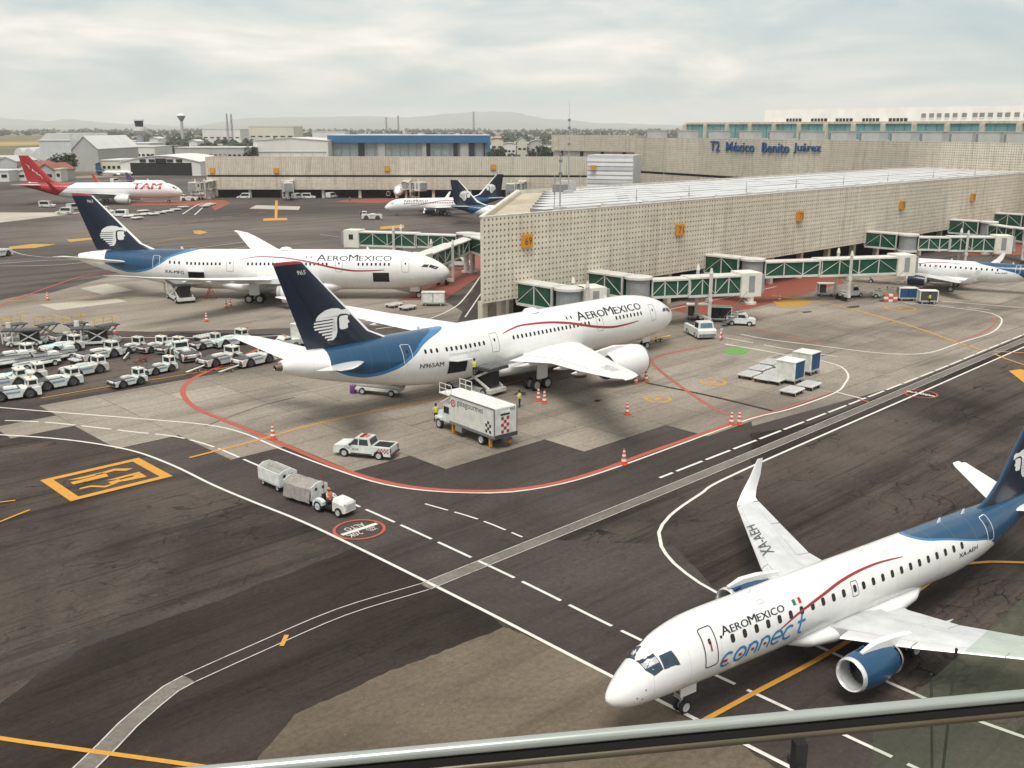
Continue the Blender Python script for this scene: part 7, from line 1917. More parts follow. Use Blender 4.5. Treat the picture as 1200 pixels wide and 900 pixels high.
# pushback tractor facing this way
p = at(820, 394)
pt = thing('pushback_tractor', 'white pushback tractor seen end on near the nose of the wide body jet', 'pushback tractor', (p.x, p.y, .05), R_(238))
b = MB(); tri_prism(b, arch_profile(5.0, 1.6, (-1.4, 1.4), .6, .3) + [(2.5, 1.15), (2.35, 1.35), (-2.5, 1.35)], -1.25, 1.25); b.build('body', WHITE, pt, bevel=.05)
b = MB(); b.box((1.3, 0, 1.75), (1.7, 2.2, .95), taper=(.86, .9)); cb = b.build('cab', WHITE, pt, bevel=.08)
quadp('windscreen', [(2.13, -.85, 1.45), (2.13, .85, 1.45), (2.06, .78, 2.12), (2.06, -.78, 2.12)], M('pale_blue_glass', (.12, .20, .28), .1, 0, .2, 1), cb)
for s in (1, -1):
    quadp('side_window', [(1.9, s * 1.09, 1.45), (.7, s * 1.09, 1.45), (.75, s * 1.03, 2.1), (1.85, s * 1.03, 2.1)], GLASSDK, cb)
    for x in (-1.4, 1.4): add_wheel(pt, (x, s * 1.0, .55), .55, .4)
b = MB(); b.box((2.55, 0, .6), (.16, 2.3, .3)); b.build('bumper', MIDGREY, pt)
b = MB(); b.box((-1.4, 0, 1.42), (1.8, 1.6, .12)); b.build('engine_deck', DARKGREY, pt)
# yellow tow bar waiting at the nose wheel
p = at(686, 0); pa, pb = at(758, 404), at(785, 397.5)
t = thing('tow_bar', 'yellow tow bar lying in front of the nose wheel', 'tow bar', ((pa.x + pb.x) / 2, (pa.y + pb.y) / 2, .05), math.atan2(pb.y - pa.y, pb.x - pa.x), 'tow bars')
ln = (pb - pa).length; b = MB(); b.cyl((-ln / 2, 0, .45), (ln / 2, 0, .4), .11, n=8); b.build('bar', YELLOW, t); b = MB(); b.bar((0, -.4, .3), (0, .4, .3), .09); b.build('axle', DARKGREY, t)
for s in (.45, -.45): add_wheel(t, (0, s, .24), .24, .16)
# belt loader under the tail
p = at(445, 462)
t = thing('belt_loader', 'low white belt loader under the tail with a purple drum at its end', 'belt loader', (p.x, p.y, .05), R_(118))
b = MB(); b.box((0, 0, .6), (5.0, 1.7, .3), taper=(.96, .9)); b.build('chassis', WHITE, t, bevel=.05)
b = MB(); b.bar((-2.6, .3, 1.0), (2.5, .3, 1.25), .8, .22); bl_ = b.build('conveyor', LIGHTGREY, t); b = MB(); b.bar((-2.55, .3, 1.13), (2.45, .3, 1.38), .6, .05); b.build('belt', BLACK, bl_)
b = MB(); b.box((-2.1, -.2, 1.1), (1.0, 1.2, .9), taper=(.9, .9)); b.build('engine_box', WHITE, t, bevel=.05); checker(t, (-2.61, -.75, .8), (0, 1, 0), (0, 0, 1), 4, 3, .16, BLACK)
b = MB(); b.bar((-.9, .5, .8), (-.9, .5, 2.0), .06); b.bar((-1.3, .5, .8), (-.9, .5, 2.0), .05); b.build('control_post', LIGHTGREY, t)
for x in (-1.7, 1.6):
    for s in (.75, -.75): add_wheel(t, (x, s, .36), .36, .26)
for px, py, a, lab in ((44, 431, 186, 'white belt loader among the tractors in the left bay'), (8, 430, 182, 'white belt loader at the left edge of the bay'), (64, 424, 190, 'white belt loader behind the middle of the left bay')):
    q_ = at(px, py); c_ = copy_tree(t); c_.location = (q_.x, q_.y, .05); c_.rotation_euler = (0, 0, R_(a)); c_['label'] = lab; c_['group'] = 'belt loaders in the left bay'
for px, py, a, lab in ((30, 421, 8, 'flat dolly left of the belt loaders in the left bay'), (96, 425, 8, 'flat dolly before the right hand loader in the left bay'), (130, 414, 8, 'flat dolly between the left bay and the middle group'), (208, 404, 10, 'flat dolly behind the middle group of tractors'), (240, 398, 10, 'flat dolly behind the tractors near the white line')):
    q_ = at(px, py); place(dol, DS, (q_.x, q_.y, .05), R_(a), 'white ' + lab, 'flat dollies among the tractors')
p = at(414, 461); b = MB(); b.lathe([(0, .01), (0, .33), (.05, .36), (.8, .36), (.86, .33), (.86, .01)], (0, 0, 0), 'z', 16); dr_ = b.build('purple_drum', M('purple_plastic', (.16, .05, .22), .5, 0, .1), loc=(p.x, p.y, .05), smooth=True); tag(dr_, 'purple drum standing at the end of the belt loader', 'drum')
# tug of the jet on the taxiway
p = at(545, 262)
small_push = at(537, 256)
p = at(436, 257); tug = tractor('tow_tractor', 6.2, 2.5, 1.5, .65, LIGHTGREY); tug.location = (p.x, p.y, .02); tug.rotation_euler = (0, 0, R_(-36)); tug['label'] = 'white tow tractor out on the taxiway at the nose of the pushed back jet'; tug['group'] = 'tow tractors parked in the left bay'
del tug['group']
p = at(-2, 301); t2_ = copy_tree(tug); t2_.location = (p.x, p.y, .02); t2_.rotation_euler = (0, 0, R_(30)); t2_['label'] = 'white tow tractor half out of the picture at the far left edge'
p = at(222, 235.5); t3_ = copy_tree(tug); t3_.location = (p.x, p.y, .02); t3_.rotation_euler = (0, 0, R_(-44)); t3_['label'] = 'white tow tractor in front of the red tailed jet nose'
# red and white barriers and stands
t = thing('barrier', 'stack of red and white barriers before the right hand blue trolley', 'barrier', (*at(1043, 354).xy, .05), R_(-45))
for i in range(3):
    for j in range(3):
        b = MB(); b.box(((i - 1) * .72, 0, .22 + .42 * j), (.68, .5, .4)); b.build('block', CONE if (i + j) % 2 == 0 else DECWHITE, t, bevel=.04)
t = thing('barrier', 'red and white striped stand beside the green ground paint', 'barrier', (*at(845, 399).xy, .05), R_(20))
for s in (1, -1):
    for k in range(5): b = MB(); b.bar((s * (.5 - .09 * k), 0, .1 + .26 * k), (s * (.5 - .09 * (k + 1)), 0, .1 + .26 * (k + 1)), .12, .3); b.build('stripe', CONE if k % 2 == 0 else DECWHITE, t)
b = MB(); b.box((0, 0, 1.35), (.5, .34, .3)); b.build('top_box', LIGHTGREY, t)
t = thing('boarding_ladder', 'small red A frame ladder under the rear wide body jet', 'ladder', (*at(247, 351).xy, .05), R_(-45))
b = MB()
for s in (.5, -.5): b.bar((-.8, s, 0), (0, s, 1.9), .08); b.bar((.8, s, 0), (0, s, 1.9), .08)
for k in range(1, 5): b.bar((-.8 + .17 * k, -.5, .4 * k), (-.8 + .17 * k, .5, .4 * k), .07)
b.build('frame', RED, t)
# mixed machines near the right hand red paint
p = at(997, 348); small_van('apron_tractor', 'white machine with a tall cab beside the open trolley at right', (p.x, p.y, .05), R_(-20), 4.2, 1.8, 1.9, bed=True)
p = at(1030, 349); small_van('apron_tractor', 'small white tug hauling the right hand trolleys', (p.x, p.y, .05), R_(135), 2.5, 1.3, 1.4, bed=True)
p = at(1170, 296); small_van('apron_tractor', 'white stair truck far back beside the right hand jet bridges', (p.x, p.y, .05), R_(-30), 6.5, 2.4, 2.6, bed=True)
p = at(335, 408); small_van('apron_tractor', 'small tug left of the boxed trolley behind the tailplane', (p.x, p.y, .05), R_(180), 3.4, 1.6, 1.5, bed=True)
p = at(586, 318); small_van('apron_tractor', 'white pickup parked under the jet bridge behind the rear jet nose', at(537, 312), R_(-46), 5.2, 2.0, 1.8, bed=True)
p = at(518, 309); small_van('service_van', 'white van behind the flight deck of the rear jet', (p.x, p.y, .05), R_(-46), 5.0, 2.0, 2.0)
# far small vehicles
FARV = ((56, 243, 'under the tail of the red tailed jet'), (76, 251, 'just right of the white pavement strip at far left'), (88, 246, 'under the rear belly of the red tailed jet'), (124, 250, 'left of the far dolly line'), (140, 254, 'at the left end of the far dolly line'), (136, 214, 'parked in front of the violet tailed jet'), (232, 229, 'behind the nose of the red tailed jet'),
        (286, 233, 'first white van from the left under the far pier'), (349, 233, 'second van from the left under the far pier'), (362, 233, 'third van under the far pier'), (372, 230, 'fourth van under the far pier'), (389, 232, 'van left of the end on jet bridge of the far pier'), (400, 229, 'van right below the end on jet bridge of the far pier'), (503, 229, 'van between the far bridges, right of the facing jet'))
vproto = small_van('service_van', 'x', (0, 0, 0), 0, 5.2, 2.1, 2.2, group='service vans far across the apron')
VS_ = {}
for k, (px, py, lab) in enumerate(FARV):
    p = at(px, py); place(vproto, VS_, (p.x, p.y, .02), R_((-44, 136, 20)[k % 3]), 'small white service van ' + lab, 'service vans far across the apron')
# people
for px, py, a, vest, pose, lab in ((511, 495, 60, VESTY, 'stand', 'standing worker in a yellow vest left of the catering truck'), (609, 478, 150, VESTY, 'work', 'standing worker in a yellow vest right of the catering truck'),
        (287, 400, 200, VESTO, 'stand', 'worker in an orange vest behind the tailplane tip, the left of two'), (290.5, 399.5, 30, VESTO, 'work', 'worker in an orange vest behind the tailplane tip, the right of two'), (344, 405, 10, VESTY, 'work', 'worker in a yellow vest left of the boxed trolley'),
        (961, 347, -30, VESTY, 'stand', 'worker in a yellow vest left of the white open trolley'), (1089, 357, 120, VESTY, 'work', 'worker in yellow at the rightmost trolley'), (1039, 349, 90, VESTY, 'stand', 'worker in yellow behind the barriers on the right'),
        (333, 232, 0, PANTS, 'stand', 'figure in dark clothes walking under the far pier'), (410, 236, 0, PANTS, 'stand', 'figure in dark clothes below the end on far jet bridge'), (423, 253, 90, PANTS, 'stand', 'figure in dark clothes left of the taxiway tow tractor'), (577, 314, 0, PANTS, 'stand', 'figure in dark clothes by the corner of the terminal')):
    p = at(px, py); person(lab, (p.x, p.y, .05), R_(a), vest, pose)
p = at(556, 440, 3.15); person('worker in a yellow vest up on the loader platform', (p.x, p.y, 3.1), R_(60), VESTY, 'work')
# ------------------------------------------------------------------ buildings beyond the apron
def dist(py): return CAM_H * CAM_F / (py - 149)
ROOFW = M('pale_metal_roof', (0.62, 0.62, 0.61), .5, .1, .1, .1)
HANGW = M('hangar_white_sheet', (0.66, 0.65, 0.61), .6, 0, .08, .1)
HANGC = M('hangar_cream_sheet', (0.58, 0.55, 0.46), .6, 0, .1, .1)
HANGB = M('hangar_blue_fascia', (0.025, 0.125, 0.27), .5, 0, .1, .1)
HDOOR = M('hangar_door_sheet', (0.30, 0.34, 0.34), .45, .2, .2, .3)
RUST = M('rusty_red_roof', (0.30, 0.10, 0.075), .8, 0, .25, .2)
GREYWALL = M('grey_wall', (0.40, 0.40, 0.38), .7, 0, .12, .1)
def frame_px(xl, yl, xr, yr=None, dl=None, dr=None):
    a = at(xl, yl) if dl is None else Wp(xl, dl); c = at(xr, yr if yr else yl) if dr is None else Wp(xr, dr)
    return Vector((a.x, a.y)), Vector((c.x, c.y))
def hall_building(name, label, xl, xr, d_, top, depth, wall, roof, ridge=0.0, base=0.0, group=None, windows=0, wmat=GLASSDK, arch=False, door=None):
    """box shaped or gabled shed facing this way; ridge along the depth unless arch"""
    a, c = Wp(xl, d_).xy, Wp(xr, d_).xy
    t = thing(name, label, 'building', (a.x, a.y, 0), math.atan2((c - a).y, (c - a).x), group)
    L = (c - a).length; h = Hz(top, d_)
    he = h - ridge
    b = MB(); b.box((L / 2, depth / 2, he / 2), (L, depth, he)); 
    if ridge and not arch: b.prism([(0, he), (L, he), (L / 2, h)], 0.0, depth, 'y')
    w = b.build('wall', wall, t)
    b = MB()
    if arch or ridge:
        n = 10; o, i_ = [], []
        for k in range(n + 1):
            u = k / n; z = he + (ridge * math.sin(math.pi * u) if arch else ridge * (1 - abs(2 * u - 1)))
            o.append((-.4 + (L + .8) * u, z + .35)); i_.append((-.4 + (L + .8) * u, z))
        b.prism(o + i_[::-1], -.6, depth + .5, 'y') if not arch else [b.prism([o[k], o[k + 1], i_[k + 1], i_[k]], -.6, depth + .5, 'y') for k in range(n)]
        if arch: [b.prism([(i_[k][0], he - .01), (i_[k + 1][0], he - .01), i_[k + 1], i_[k]], 0, .3, 'y') for k in range(n)]
    else: b.box((L / 2, depth / 2, he + .25), (L + .8, depth + .8, .5))
    r = b.build('roof', roof, t)
    if windows:
        for k in range(windows):
            b = MB(); b.box((L * (k + .5) / windows, -.06, he * .55), (L / windows * .6, .2, min(1.6, he * .3))); b.build('window', wmat, t)
    if door:
        x0, x1, z1, dm = door; b = MB(); b.box((L * (x0 + x1) / 2, -.05, z1 / 2), (L * (x1 - x0), .3, z1)); b.build('hangar_door', dm, t)
    return t, L, he
# blue fronted hangar
t, L, h = hall_building('hangar', 'long hangar with a bright blue fascia and grey glass doors', 391, 572, 800, 158.5, 70, HDOOR, ROOFW)
zt = Hz(158.5, 800)
b = MB(); b.box((L / 2, -1.5, zt - 2.4), (L + .6, 3.2, 5.6)); b.build('fascia', HANGB, t)
for k in range(19):
    b = MB(); b.box((L * (k + .5) / 19, -.5, (zt - 5.5) / 2), (.5, .8, zt - 5.5)); b.build('door_rail', MIDGREY, t)
for x0, x1 in ((.185, .225), (.615, .64), (.785, .82), (.885, .925), (.97, .985)):
    b = MB(); b.box((L * (x0 + x1) / 2, -.35, (zt - 5.5) / 2), (L * (x1 - x0), .9, zt - 5.5)); b.build('open_bay', CARGO, t)
for x0, x1 in ((.31, .355), (.59, .615), (.83, .88)):
    b = MB(); b.box((L * (x0 + x1) / 2, -.7, (zt - 5.5) / 2), (L * (x1 - x0), 1.2, zt - 5.5)); b.build('pier', GREYWALL, t)
b = MB(); b.box((L + .9, 10, zt / 2), (1.6, 26, zt)); b.build('end_post', HANGB, t)
t, L, h = hall_building('hangar', 'wide cream hangar with a shallow gable left of the blue one', 305, 390, 780, 161, 70, HANGW, ROOFW, 2.0)
b = MB(); b.box((L / 2, -.25, h * .52), (L * .96, .4, .5)); b.build('door_header', LIGHTGREY, t)
for k in range(7): b = MB(); b.box((L * (.06 + .88 * k / 6), -.2, h * .26), (.35, .3, h * .5)); b.build('door_joint', LIGHTGREY, t)
# hangar with the dark mouth
t, L, h = hall_building('hangar', 'low arched white hangar with a wide dark opening and a column of clerestory lights', 152, 243, 585, 181, 55, HANGW, HANGW, 3.4, arch=True, door=(.12, .89, Hz(188.5, 585), CARGO))
for k in (-2, -1, 0, 1, 2):
    b = MB(); b.box((L * .51 + k * 5.2, -.3, Hz(186, 585)), (3.4 if k else 6, .7, 1.5 if k else 2.4)); b.build('clerestory', CARGO, t)
# gabled grey hangar and the ribbed vaults at far left
t, L, h = hall_building('hangar', 'big pale grey gabled hangar standing at far left behind trees', 98, 127, 640, 159, 70, GREYWALL, ROOFW, 8.0)
t2_, L2, h2 = hall_building('hangar', 'pale side wing of the big gabled hangar, at far left', 61, 97, 640, 164, 60, SIDING, ROOFW)
b = MB(); b.prism([(0, h2), (L2, h2), (L2, h2 + 4.5), (L2 * .25, h2 + 4.5)], 0, 60, 'y'); b.build('roof_slope', ROOFW, t2_)
for k in range(5):
    a = Wp(31 + k * 11.6, 660 - k * 2).xy
    t = thing('vaulted_shed', ('leftmost', 'second', 'middle', 'fourth', 'rightmost')[k] + ' of the row of white vaulted sheds at far left', 'shed', (a.x, a.y, 0), R_(-44), 'white vaulted sheds')
    b = MB(); w_ = 6.4; hh = Hz(172, 660)
    prof = [(w_ * (1 - math.cos(math.pi * q / 8)) / 2, hh * (.62 + .38 * math.sin(math.pi * q / 8))) for q in range(9)]
    b.prism([(0, 0)] + prof + [(w_, 0)], 0, 34, 'y'); b.build('vault', ROOFW, t, smooth=True, sharp=30)
    b = MB(); b.box((w_ / 2, -.06, hh * .3), (w_ * .5, .2, hh * .5)); b.build('door', LIGHTGREY, t)
for name, lab, xl, xr, d_, top, dep, wm, rm, rg, wn in (
    ('shed', 'grey block at the left edge beneath the dark round tree', -30, 12, 560, 183, 30, HANGW, ROOFW, 0, 3), ('shed', 'grey gabled store at the left edge', 9, 33, 545, 182, 24, GREYWALL, LIGHTGREY, 2.5, 0),
    ('shed', 'low white shed in front of the grey store at far left', -30, 22, 520, 198, 20, HANGW, ROOFW, 0, 5), ('shed', 'small pale green roofed shed beside the red roofs', 32, 52, 530, 195, 20, HANGW, PALEGREEN, 1.8, 2),
    ('shed', 'shed with a rusty red roof left of the cream hut', 54, 76, 525, 190, 24, GREYWALL, RUST, 3.5, 1), ('shed', 'second rusty red roof behind the first at far left', 34, 58, 545, 188, 26, HANGC, RUST, 2.5, 1),
    ('shed', 'little cream hut at the end of the grass bank', 76, 82, 520, 196, 8, HANGC, HANGC, 0, 1),
    ('office_building', 'long white two storey building between the gabled hangar and the dark hangar', 128, 186, 820, 167, 40, HANGW, ROOFW, 0, 12), ('office_building', 'white low building above the dark hangar roof', 150, 192, 760, 171, 40, HANGW, ROOFW, 0, 8),
    ('office_building', 'beige annex touching the left end of the dark hangar', 130, 152, 590, 186, 30, HANGC, ROOFW, 0, 4), ('office_building', 'wide grey low building behind the dark hangar', 215, 302, 760, 172, 50, GREYWALL, LIGHTGREY, 0, 16),
    ('office_building', 'pale block on the skyline right of the two thin masts', 301, 352, 1350, 148.5, 60, HANGC, ROOFW, 0, 6), ('office_building', 'white block on the skyline left of the two thin masts', 248, 291, 1400, 151.5, 60, HANGW, ROOFW, 0, 6),
    ('office_building', 'white strip of building above the cream hangar', 373, 410, 1300, 154, 40, HANGW, ROOFW, 0, 5), ('office_building', 'long low white roof above the blue hangar', 425, 470, 1250, 157, 40, HANGW, ROOFW, 0, 5),
    ('office_building', 'small white house by the trees left of the water tower', 187, 197, 1000, 160, 20, HANGW, ROOFW, 1.5, 2), ('office_building', 'white house right below the water tower', 232, 241, 900, 163, 20, HANGW, ROOFW, 1.5, 2),
    ('house', 'house with a turquoise roof right of the blue hangar', 606, 617, 900, 160, 18, HANGC, TEAL, 3.0, 2), ('house', 'white house near the turquoise roof', 590, 604, 860, 166, 18, HANGW, ROOFW, 1.0, 3), ('house', 'grey house right of the turquoise roof', 621, 634, 880, 163, 16, GREYWALL, LIGHTGREY, 1.5, 2),
    ('house', 'cream house at the right end of the blue hangar', 576, 590, 1000, 161, 16, HANGC, RUST, 1.5, 2)):
    hall_building(name, lab, xl, xr, d_, top, dep, wm, rm, rg, windows=wn)
# control tower
p = Wp(177, 950); ct_ = thing('control_tower', 'control tower with a dark glazed cab on the horizon at left', 'control tower', (p.x, p.y, 0), R_(-44))
zc = Hz(155, 950); b = MB(); b.cyl((0, 0, 0), (0, 0, zc), 3.4, 3.0, 12); b.build('shaft', M('tower_shaft_blue_grey', (.34, .36, .40), .6, 0, .1, .2), ct_)
zz1, zz2 = Hz(148.5, 950), Hz(145, 950); zz3 = Hz(140.5, 950)
b = MB(); b.lathe([(zc - 1, 3), (zz1 - 3.5, 5.6), (zz1, 5.8), (zz1, .1)], (0, 0, 0), 'z', 14); b.build('gallery', WHITEWALL, ct_)
b = MB(); b.lathe([(zz1, 3.6), (zz3 - 1.2, 4.2), (zz3 - 1.2, .1)], (0, 0, 0), 'z', 10); b.build('glazed_cab', GLASSDK, ct_)
b = MB(); b.cyl((0, 0, zz3 - 1.2), (0, 0, zz3), 5.0, 4.6, 12); b.build('roof', LIGHTGREY, ct_)
p = Wp(225.5, 1250); wt = thing('water_tower', 'slender water tower with a white bowl on the horizon', 'water tower', (p.x, p.y, 0))
zt = Hz(134, 1250); b = MB(); b.cyl((0, 0, 0), (0, 0, zt - 8), 2.4, 1.6, 10); b.build('stem', GREYWALL, wt)
b = MB(); b.lathe([(zt - 9, 1.6), (zt - 4, 4.6), (zt - 2.6, 4.9)], (0, 0, 0), 'z', 14); b.build('bowl', MIDGREY, wt, smooth=True)
b = MB(); b.lathe([(zt - 2.6, 4.9), (zt - 1, 4.2), (zt, .1)], (0, 0, 0), 'z', 14); b.build('cap', WHITEWALL, wt, smooth=True)
for px, top, d_, lab in ((277, 134, 1300, 'left one of two thin masts on the horizon'), (282, 134.5, 1300, 'right one of two thin masts on the horizon'), (457.5, 138, 1500, 'lattice mast above the blue hangar, the left one'), (471, 136, 1500, 'lattice mast above the blue hangar, the middle one'), (556.5, 132, 1400, 'lattice mast at the right end of the blue hangar')):
    p = Wp(px, d_); m_ = thing('lattice_mast', lab, 'mast', (p.x, p.y, 0), 0, 'masts on the horizon'); zt = Hz(top, d_)
    b = MB(); w_ = 1.3
    for sx in (1, -1):
        for sy in (1, -1): b.bar((sx * w_, sy * w_, 0), (sx * .5, sy * .5, zt), .3)
    for k in range(10):
        z0, z1 = zt * k / 10, zt * (k + 1) / 10; u0, u1 = w_ - (w_ - .5) * k / 10, w_ - (w_ - .5) * (k + 1) / 10
        b.bar((-u0, -u0, z0), (u1, -u1, z1), .2); b.bar((u0, -u0, z0), (-u1, -u1, z1), .2)
    b.build('lattice', MIDGREY, m_); b = MB(); b.box((0, 0, zt * .86), (2.2, 2.2, 2.5)); b.build('antenna', LIGHTGREY, m_)

# ------------------------------------------------------------------ trees
def leaf_mat(name, col):
    m, ns, ls, b = nodes_of(name); nt = m.node_tree
    c = nramp(nt, nnoise(nt, ncoord(nt), .55, 4, .7), [(.3, tuple(x * .55 for x in col)), (.55, col), (.75, tuple(min(1, x * 1.7) for x in col))])
    ls.new(c, b.inputs[0]); b.inputs['Roughness'].default_value = .75; return m
LEAF = [leaf_mat('dark_foliage', (.030, .042, .022)), leaf_mat('green_foliage', (.045, .065, .028)), leaf_mat('olive_foliage', (.065, .070, .036))]
BARK = M('tree_bark', (.09, .07, .05), .9, 0, .3, 2)
def tree_meshes(kind, seed):
    rnd = random.Random(seed); H_, W_ = 10.0, {'round': 4.6, 'cone': 2.4, 'wide': 6.5}[kind]
    b = MB(); b.cyl((0, 0, 0), (0, 0, 3.5), .34, .25, 8); limbs = []
    for k in range(6):
        a = k * 1.05 + rnd.random(); r = W_ * (.35 + .3 * rnd.random()); p = (r * math.cos(a), r * math.sin(a), 5 + 2.6 * rnd.random()); b.cyl((0, 0, 2.6 + .2 * k), p, .16, .05, 6); limbs.append(p)
    b.cyl((0, 0, 3.4), (0, 0, 8.5), .22, .05, 6)
    L = MB(); clumps = []
    for k in range(26):
        a = rnd.random() * 6.283
        if kind == 'cone': z = 1.6 + 8 * (k / 26); r = W_ * (1 - (z - 1.5) / 9) * math.sqrt(rnd.random()); clumps.append((r * math.cos(a), r * math.sin(a), z, 1.0 + .5 * (1 - z / 10)))
        else: u = rnd.random(); z = 3.6 + 5.4 * u; r = W_ * math.sqrt(max(.05, 1 - ((z - 6) / 4.2) ** 2)) * math.sqrt(rnd.random()); clumps.append((r * math.cos(a), r * math.sin(a), z, 1.1 + rnd.random() * .9))
    for cx, cy, cz, cr in clumps:
        for q in range(34):
            d = Vector((rnd.gauss(0, 1), rnd.gauss(0, 1), rnd.gauss(0, .8))).normalized() * cr * (rnd.random() ** .4)
            c = Vector((cx, cy, cz)) + d; n1_ = Vector((rnd.gauss(0, 1), rnd.gauss(0, 1), rnd.gauss(0, 1))).normalized(); t1 = n1_.orthogonal().normalized() * (.26 + .3 * rnd.random()); t2 = n1_.cross(t1).normalized() * (.2 + .25 * rnd.random())
            L.add([c - t1 - t2, c + t1 - t2 * .6, c + t1 * .8 + t2, c - t1 * .7 + t2], [(0, 1, 2, 3)])
    return b, L
TREEP = {}
for kind in ('round', 'cone', 'wide'):
    for v in range(2):
        tb, lb = tree_meshes(kind, v * 7 + len(kind)); t = thing('tree', 'x', 'tree'); tb.build('trunk', BARK, t); lb.build('crown', LEAF[(v + (kind == 'round')) % 3], t, fix=False); TREEP[kind, v] = (t, {})
def plant(px, d_, hpx, kind, lab, group='trees beyond the apron', wide=1.0):
    p = Wp(px, d_); h = hpx * d_ / CAM_F; v = random.randint(0, 1); pr_, st_ = TREEP[kind, v]
    o = place(pr_, st_, (p.x, p.y, 0), random.random() * 6, lab, group); s = h / 10; o.scale = (s * wide, s * wide, s); return o
for px, d_, hp, k, wd, lab in ((21, 600, 21, 'wide', 1.2, 'broad dark tree at far left in front of the vaulted sheds'), (55, 585, 15, 'round', 1, 'green tree left of the darker pair before the vaulted sheds'), (66, 585, 17, 'round', 1, 'green tree touching the dark tree before the grey wing'), (80, 575, 22, 'round', 1.1, 'dark tree before the grey wing at far left, the left one'), (90, 575, 26, 'round', 1, 'tallest dark tree before the grey hangar wing'),
        (72, 545, 12, 'cone', 1, 'small pointed tree beside the rusty roofs'), (126, 590, 14, 'cone', 1.2, 'reddish edge tree at the end of the grey hangar'), (135, 600, 14, 'round', .8, 'round tree left of the beige annex'), (188, 640, 19, 'cone', 1.2, 'tall pointed cypress above the dark hangar'), (207, 640, 14, 'cone', .8, 'slim pointed cypress right of the taller one'),
        (165, 640, 9, 'round', 1, 'low round tree behind the dark hangar, the left one'), (174, 640, 9, 'wide', 1, 'low broad tree behind the dark hangar roof'), (199, 640, 7, 'round', 1, 'small round tree near the cypresses'), (320, 600, 15, 'round', .8, 'tree in front of the cream hangar, the left one'), (366, 600, 12, 'round', .8, 'tree in front of the cream hangar, the right one'), (242, 620, 8, 'round', 1, 'small tree above the left end of the far pier'), (253, 640, 9, 'round', 1, 'small tree just right of the end of the far pier')):
    plant(px, d_, hp, k, lab, wide=wd)
row = [(196, 950, 13), (203, 930, 17), (211, 940, 15), (220, 930, 13), (232, 960, 14), (243, 900, 15), (250, 880, 18), (258, 890, 17), (266, 900, 15), (273, 880, 14), (281, 870, 16), (289, 890, 17), (296, 880, 18), (302, 760, 20), (308, 840, 15), (168, 960, 12), (171, 1000, 14), (186, 980, 12)]
ordw = 'first second third fourth fifth sixth seventh eighth ninth tenth eleventh twelfth thirteenth fourteenth fifteenth sixteenth seventeenth eighteenth'.split()
for i, (px, d_, hp) in enumerate(sorted(row)): plant(px, d_, hp, random.choice(('round', 'round', 'wide')), 'dark tree, %s from the left in the grove around the water tower' % ordw[i], 'dark trees around the water tower')
row = [(577, 820, 16), (585, 760, 20), (595, 980, 13), (612, 1000, 12), (622, 800, 14), (632, 840, 17), (640, 800, 18), (601, 780, 12)]
for i, (px, d_, hp) in enumerate(sorted(row)): plant(px, d_, hp, random.choice(('round', 'wide')), 'tree number %s from the left between the blue hangar and the beige block' % ('one two three four five six seven eight'.split()[i]), 'trees right of the blue hangar')
for (kind, v), (t, st_) in TREEP.items():
    if not st_.get('used'):
        for c in list(KIDS.get(t.name, [])): bpy.data.objects.remove(c)
        bpy.data.objects.remove(t)
# town and woods that read as one mass on the horizon
rnd = random.Random(5)
W1, W2, TN = MB(), MB(), MB()
def blob(B, c, r, h):
    n = 6; rings = []
    for q, (f, z) in enumerate(((.7, 0), (1.0, .35), (.8, .75), (.15, 1.0))):
        rings.append([(c[0] + r * f * (.75 + .5 * rnd.random()) * math.cos(k * math.pi * 2 / n + q), c[1] + r * f * (.75 + .5 * rnd.random()) * math.sin(k * math.pi * 2 / n + q), h * z * (.8 + .4 * rnd.random())) for k in range(n)])
    B.loft(rings)
for k in range(2600):
    px = rnd.uniform(-150, 900); d_ = 1150 * (6.5 ** (rnd.random() ** 1.2))
    if px < 140 and d_ < 3300: continue
    p = Wp(px, d_); blob(W1 if k % 3 else W2, (p.x, p.y), rnd.uniform(3, 8) * (1 + d_ / 6000), rnd.uniform(5, 12) * (1 + d_ / 9000))
TM = [M('town_white', (.62, .60, .56), .8, 0, .1, .05), M('town_beige', (.42, .37, .30), .8, 0, .1, .05), M('town_brick', (.28, .17, .12), .8, 0, .1, .05), M('town_grey', (.30, .30, .29), .8, 0, .1, .05)]
for k in range(2300):
    px = rnd.uniform(130, 1000) if k % 4 else rnd.uniform(560, 680); d_ = 1050 * (5 ** rnd.random()); p = Wp(px, d_)
    TN.mat(rnd.choice((0, 0, 1, 1, 2, 3))).box((p.x, p.y, rnd.uniform(2, 4.5)), (rnd.uniform(8, 28), rnd.uniform(8, 20), rnd.uniform(5, 9)), rnd.uniform(-.9, -.6))
tag(W1.build('distant_woods', LEAF[0], fix=False), 'hazy dark woods spread along the horizon', 'woods', kind='stuff')
tag(W2.build('distant_woods', LEAF[2], fix=False), 'paler olive trees scattered through the town on the horizon', 'woods', kind='stuff')
tag(TN.build('distant_town', TM, fix=False), 'low pale town buildings spread out towards the horizon', 'town', kind='stuff')
psheet('grass_strip', [(-200, 178), (0, 171.5), (62, 169), (62, 166), (0, 166.5), (-200, 168)], .02, GRASSY)
psheet('grass_strip', [(-200, 166), (0, 163.5), (140, 161), (140, 157), (0, 158), (-200, 159)], .02, ground_mat('olive_grass', (.15, .14, .075), (.11, .105, .06), (.19, .17, .09), big=.004))
psheet('pale_road', [(-60, 210), (80, 206.5), (150, 204), (243, 203.5), (243, 206), (150, 207), (0, 212), (-60, 214)], .02, CONC)

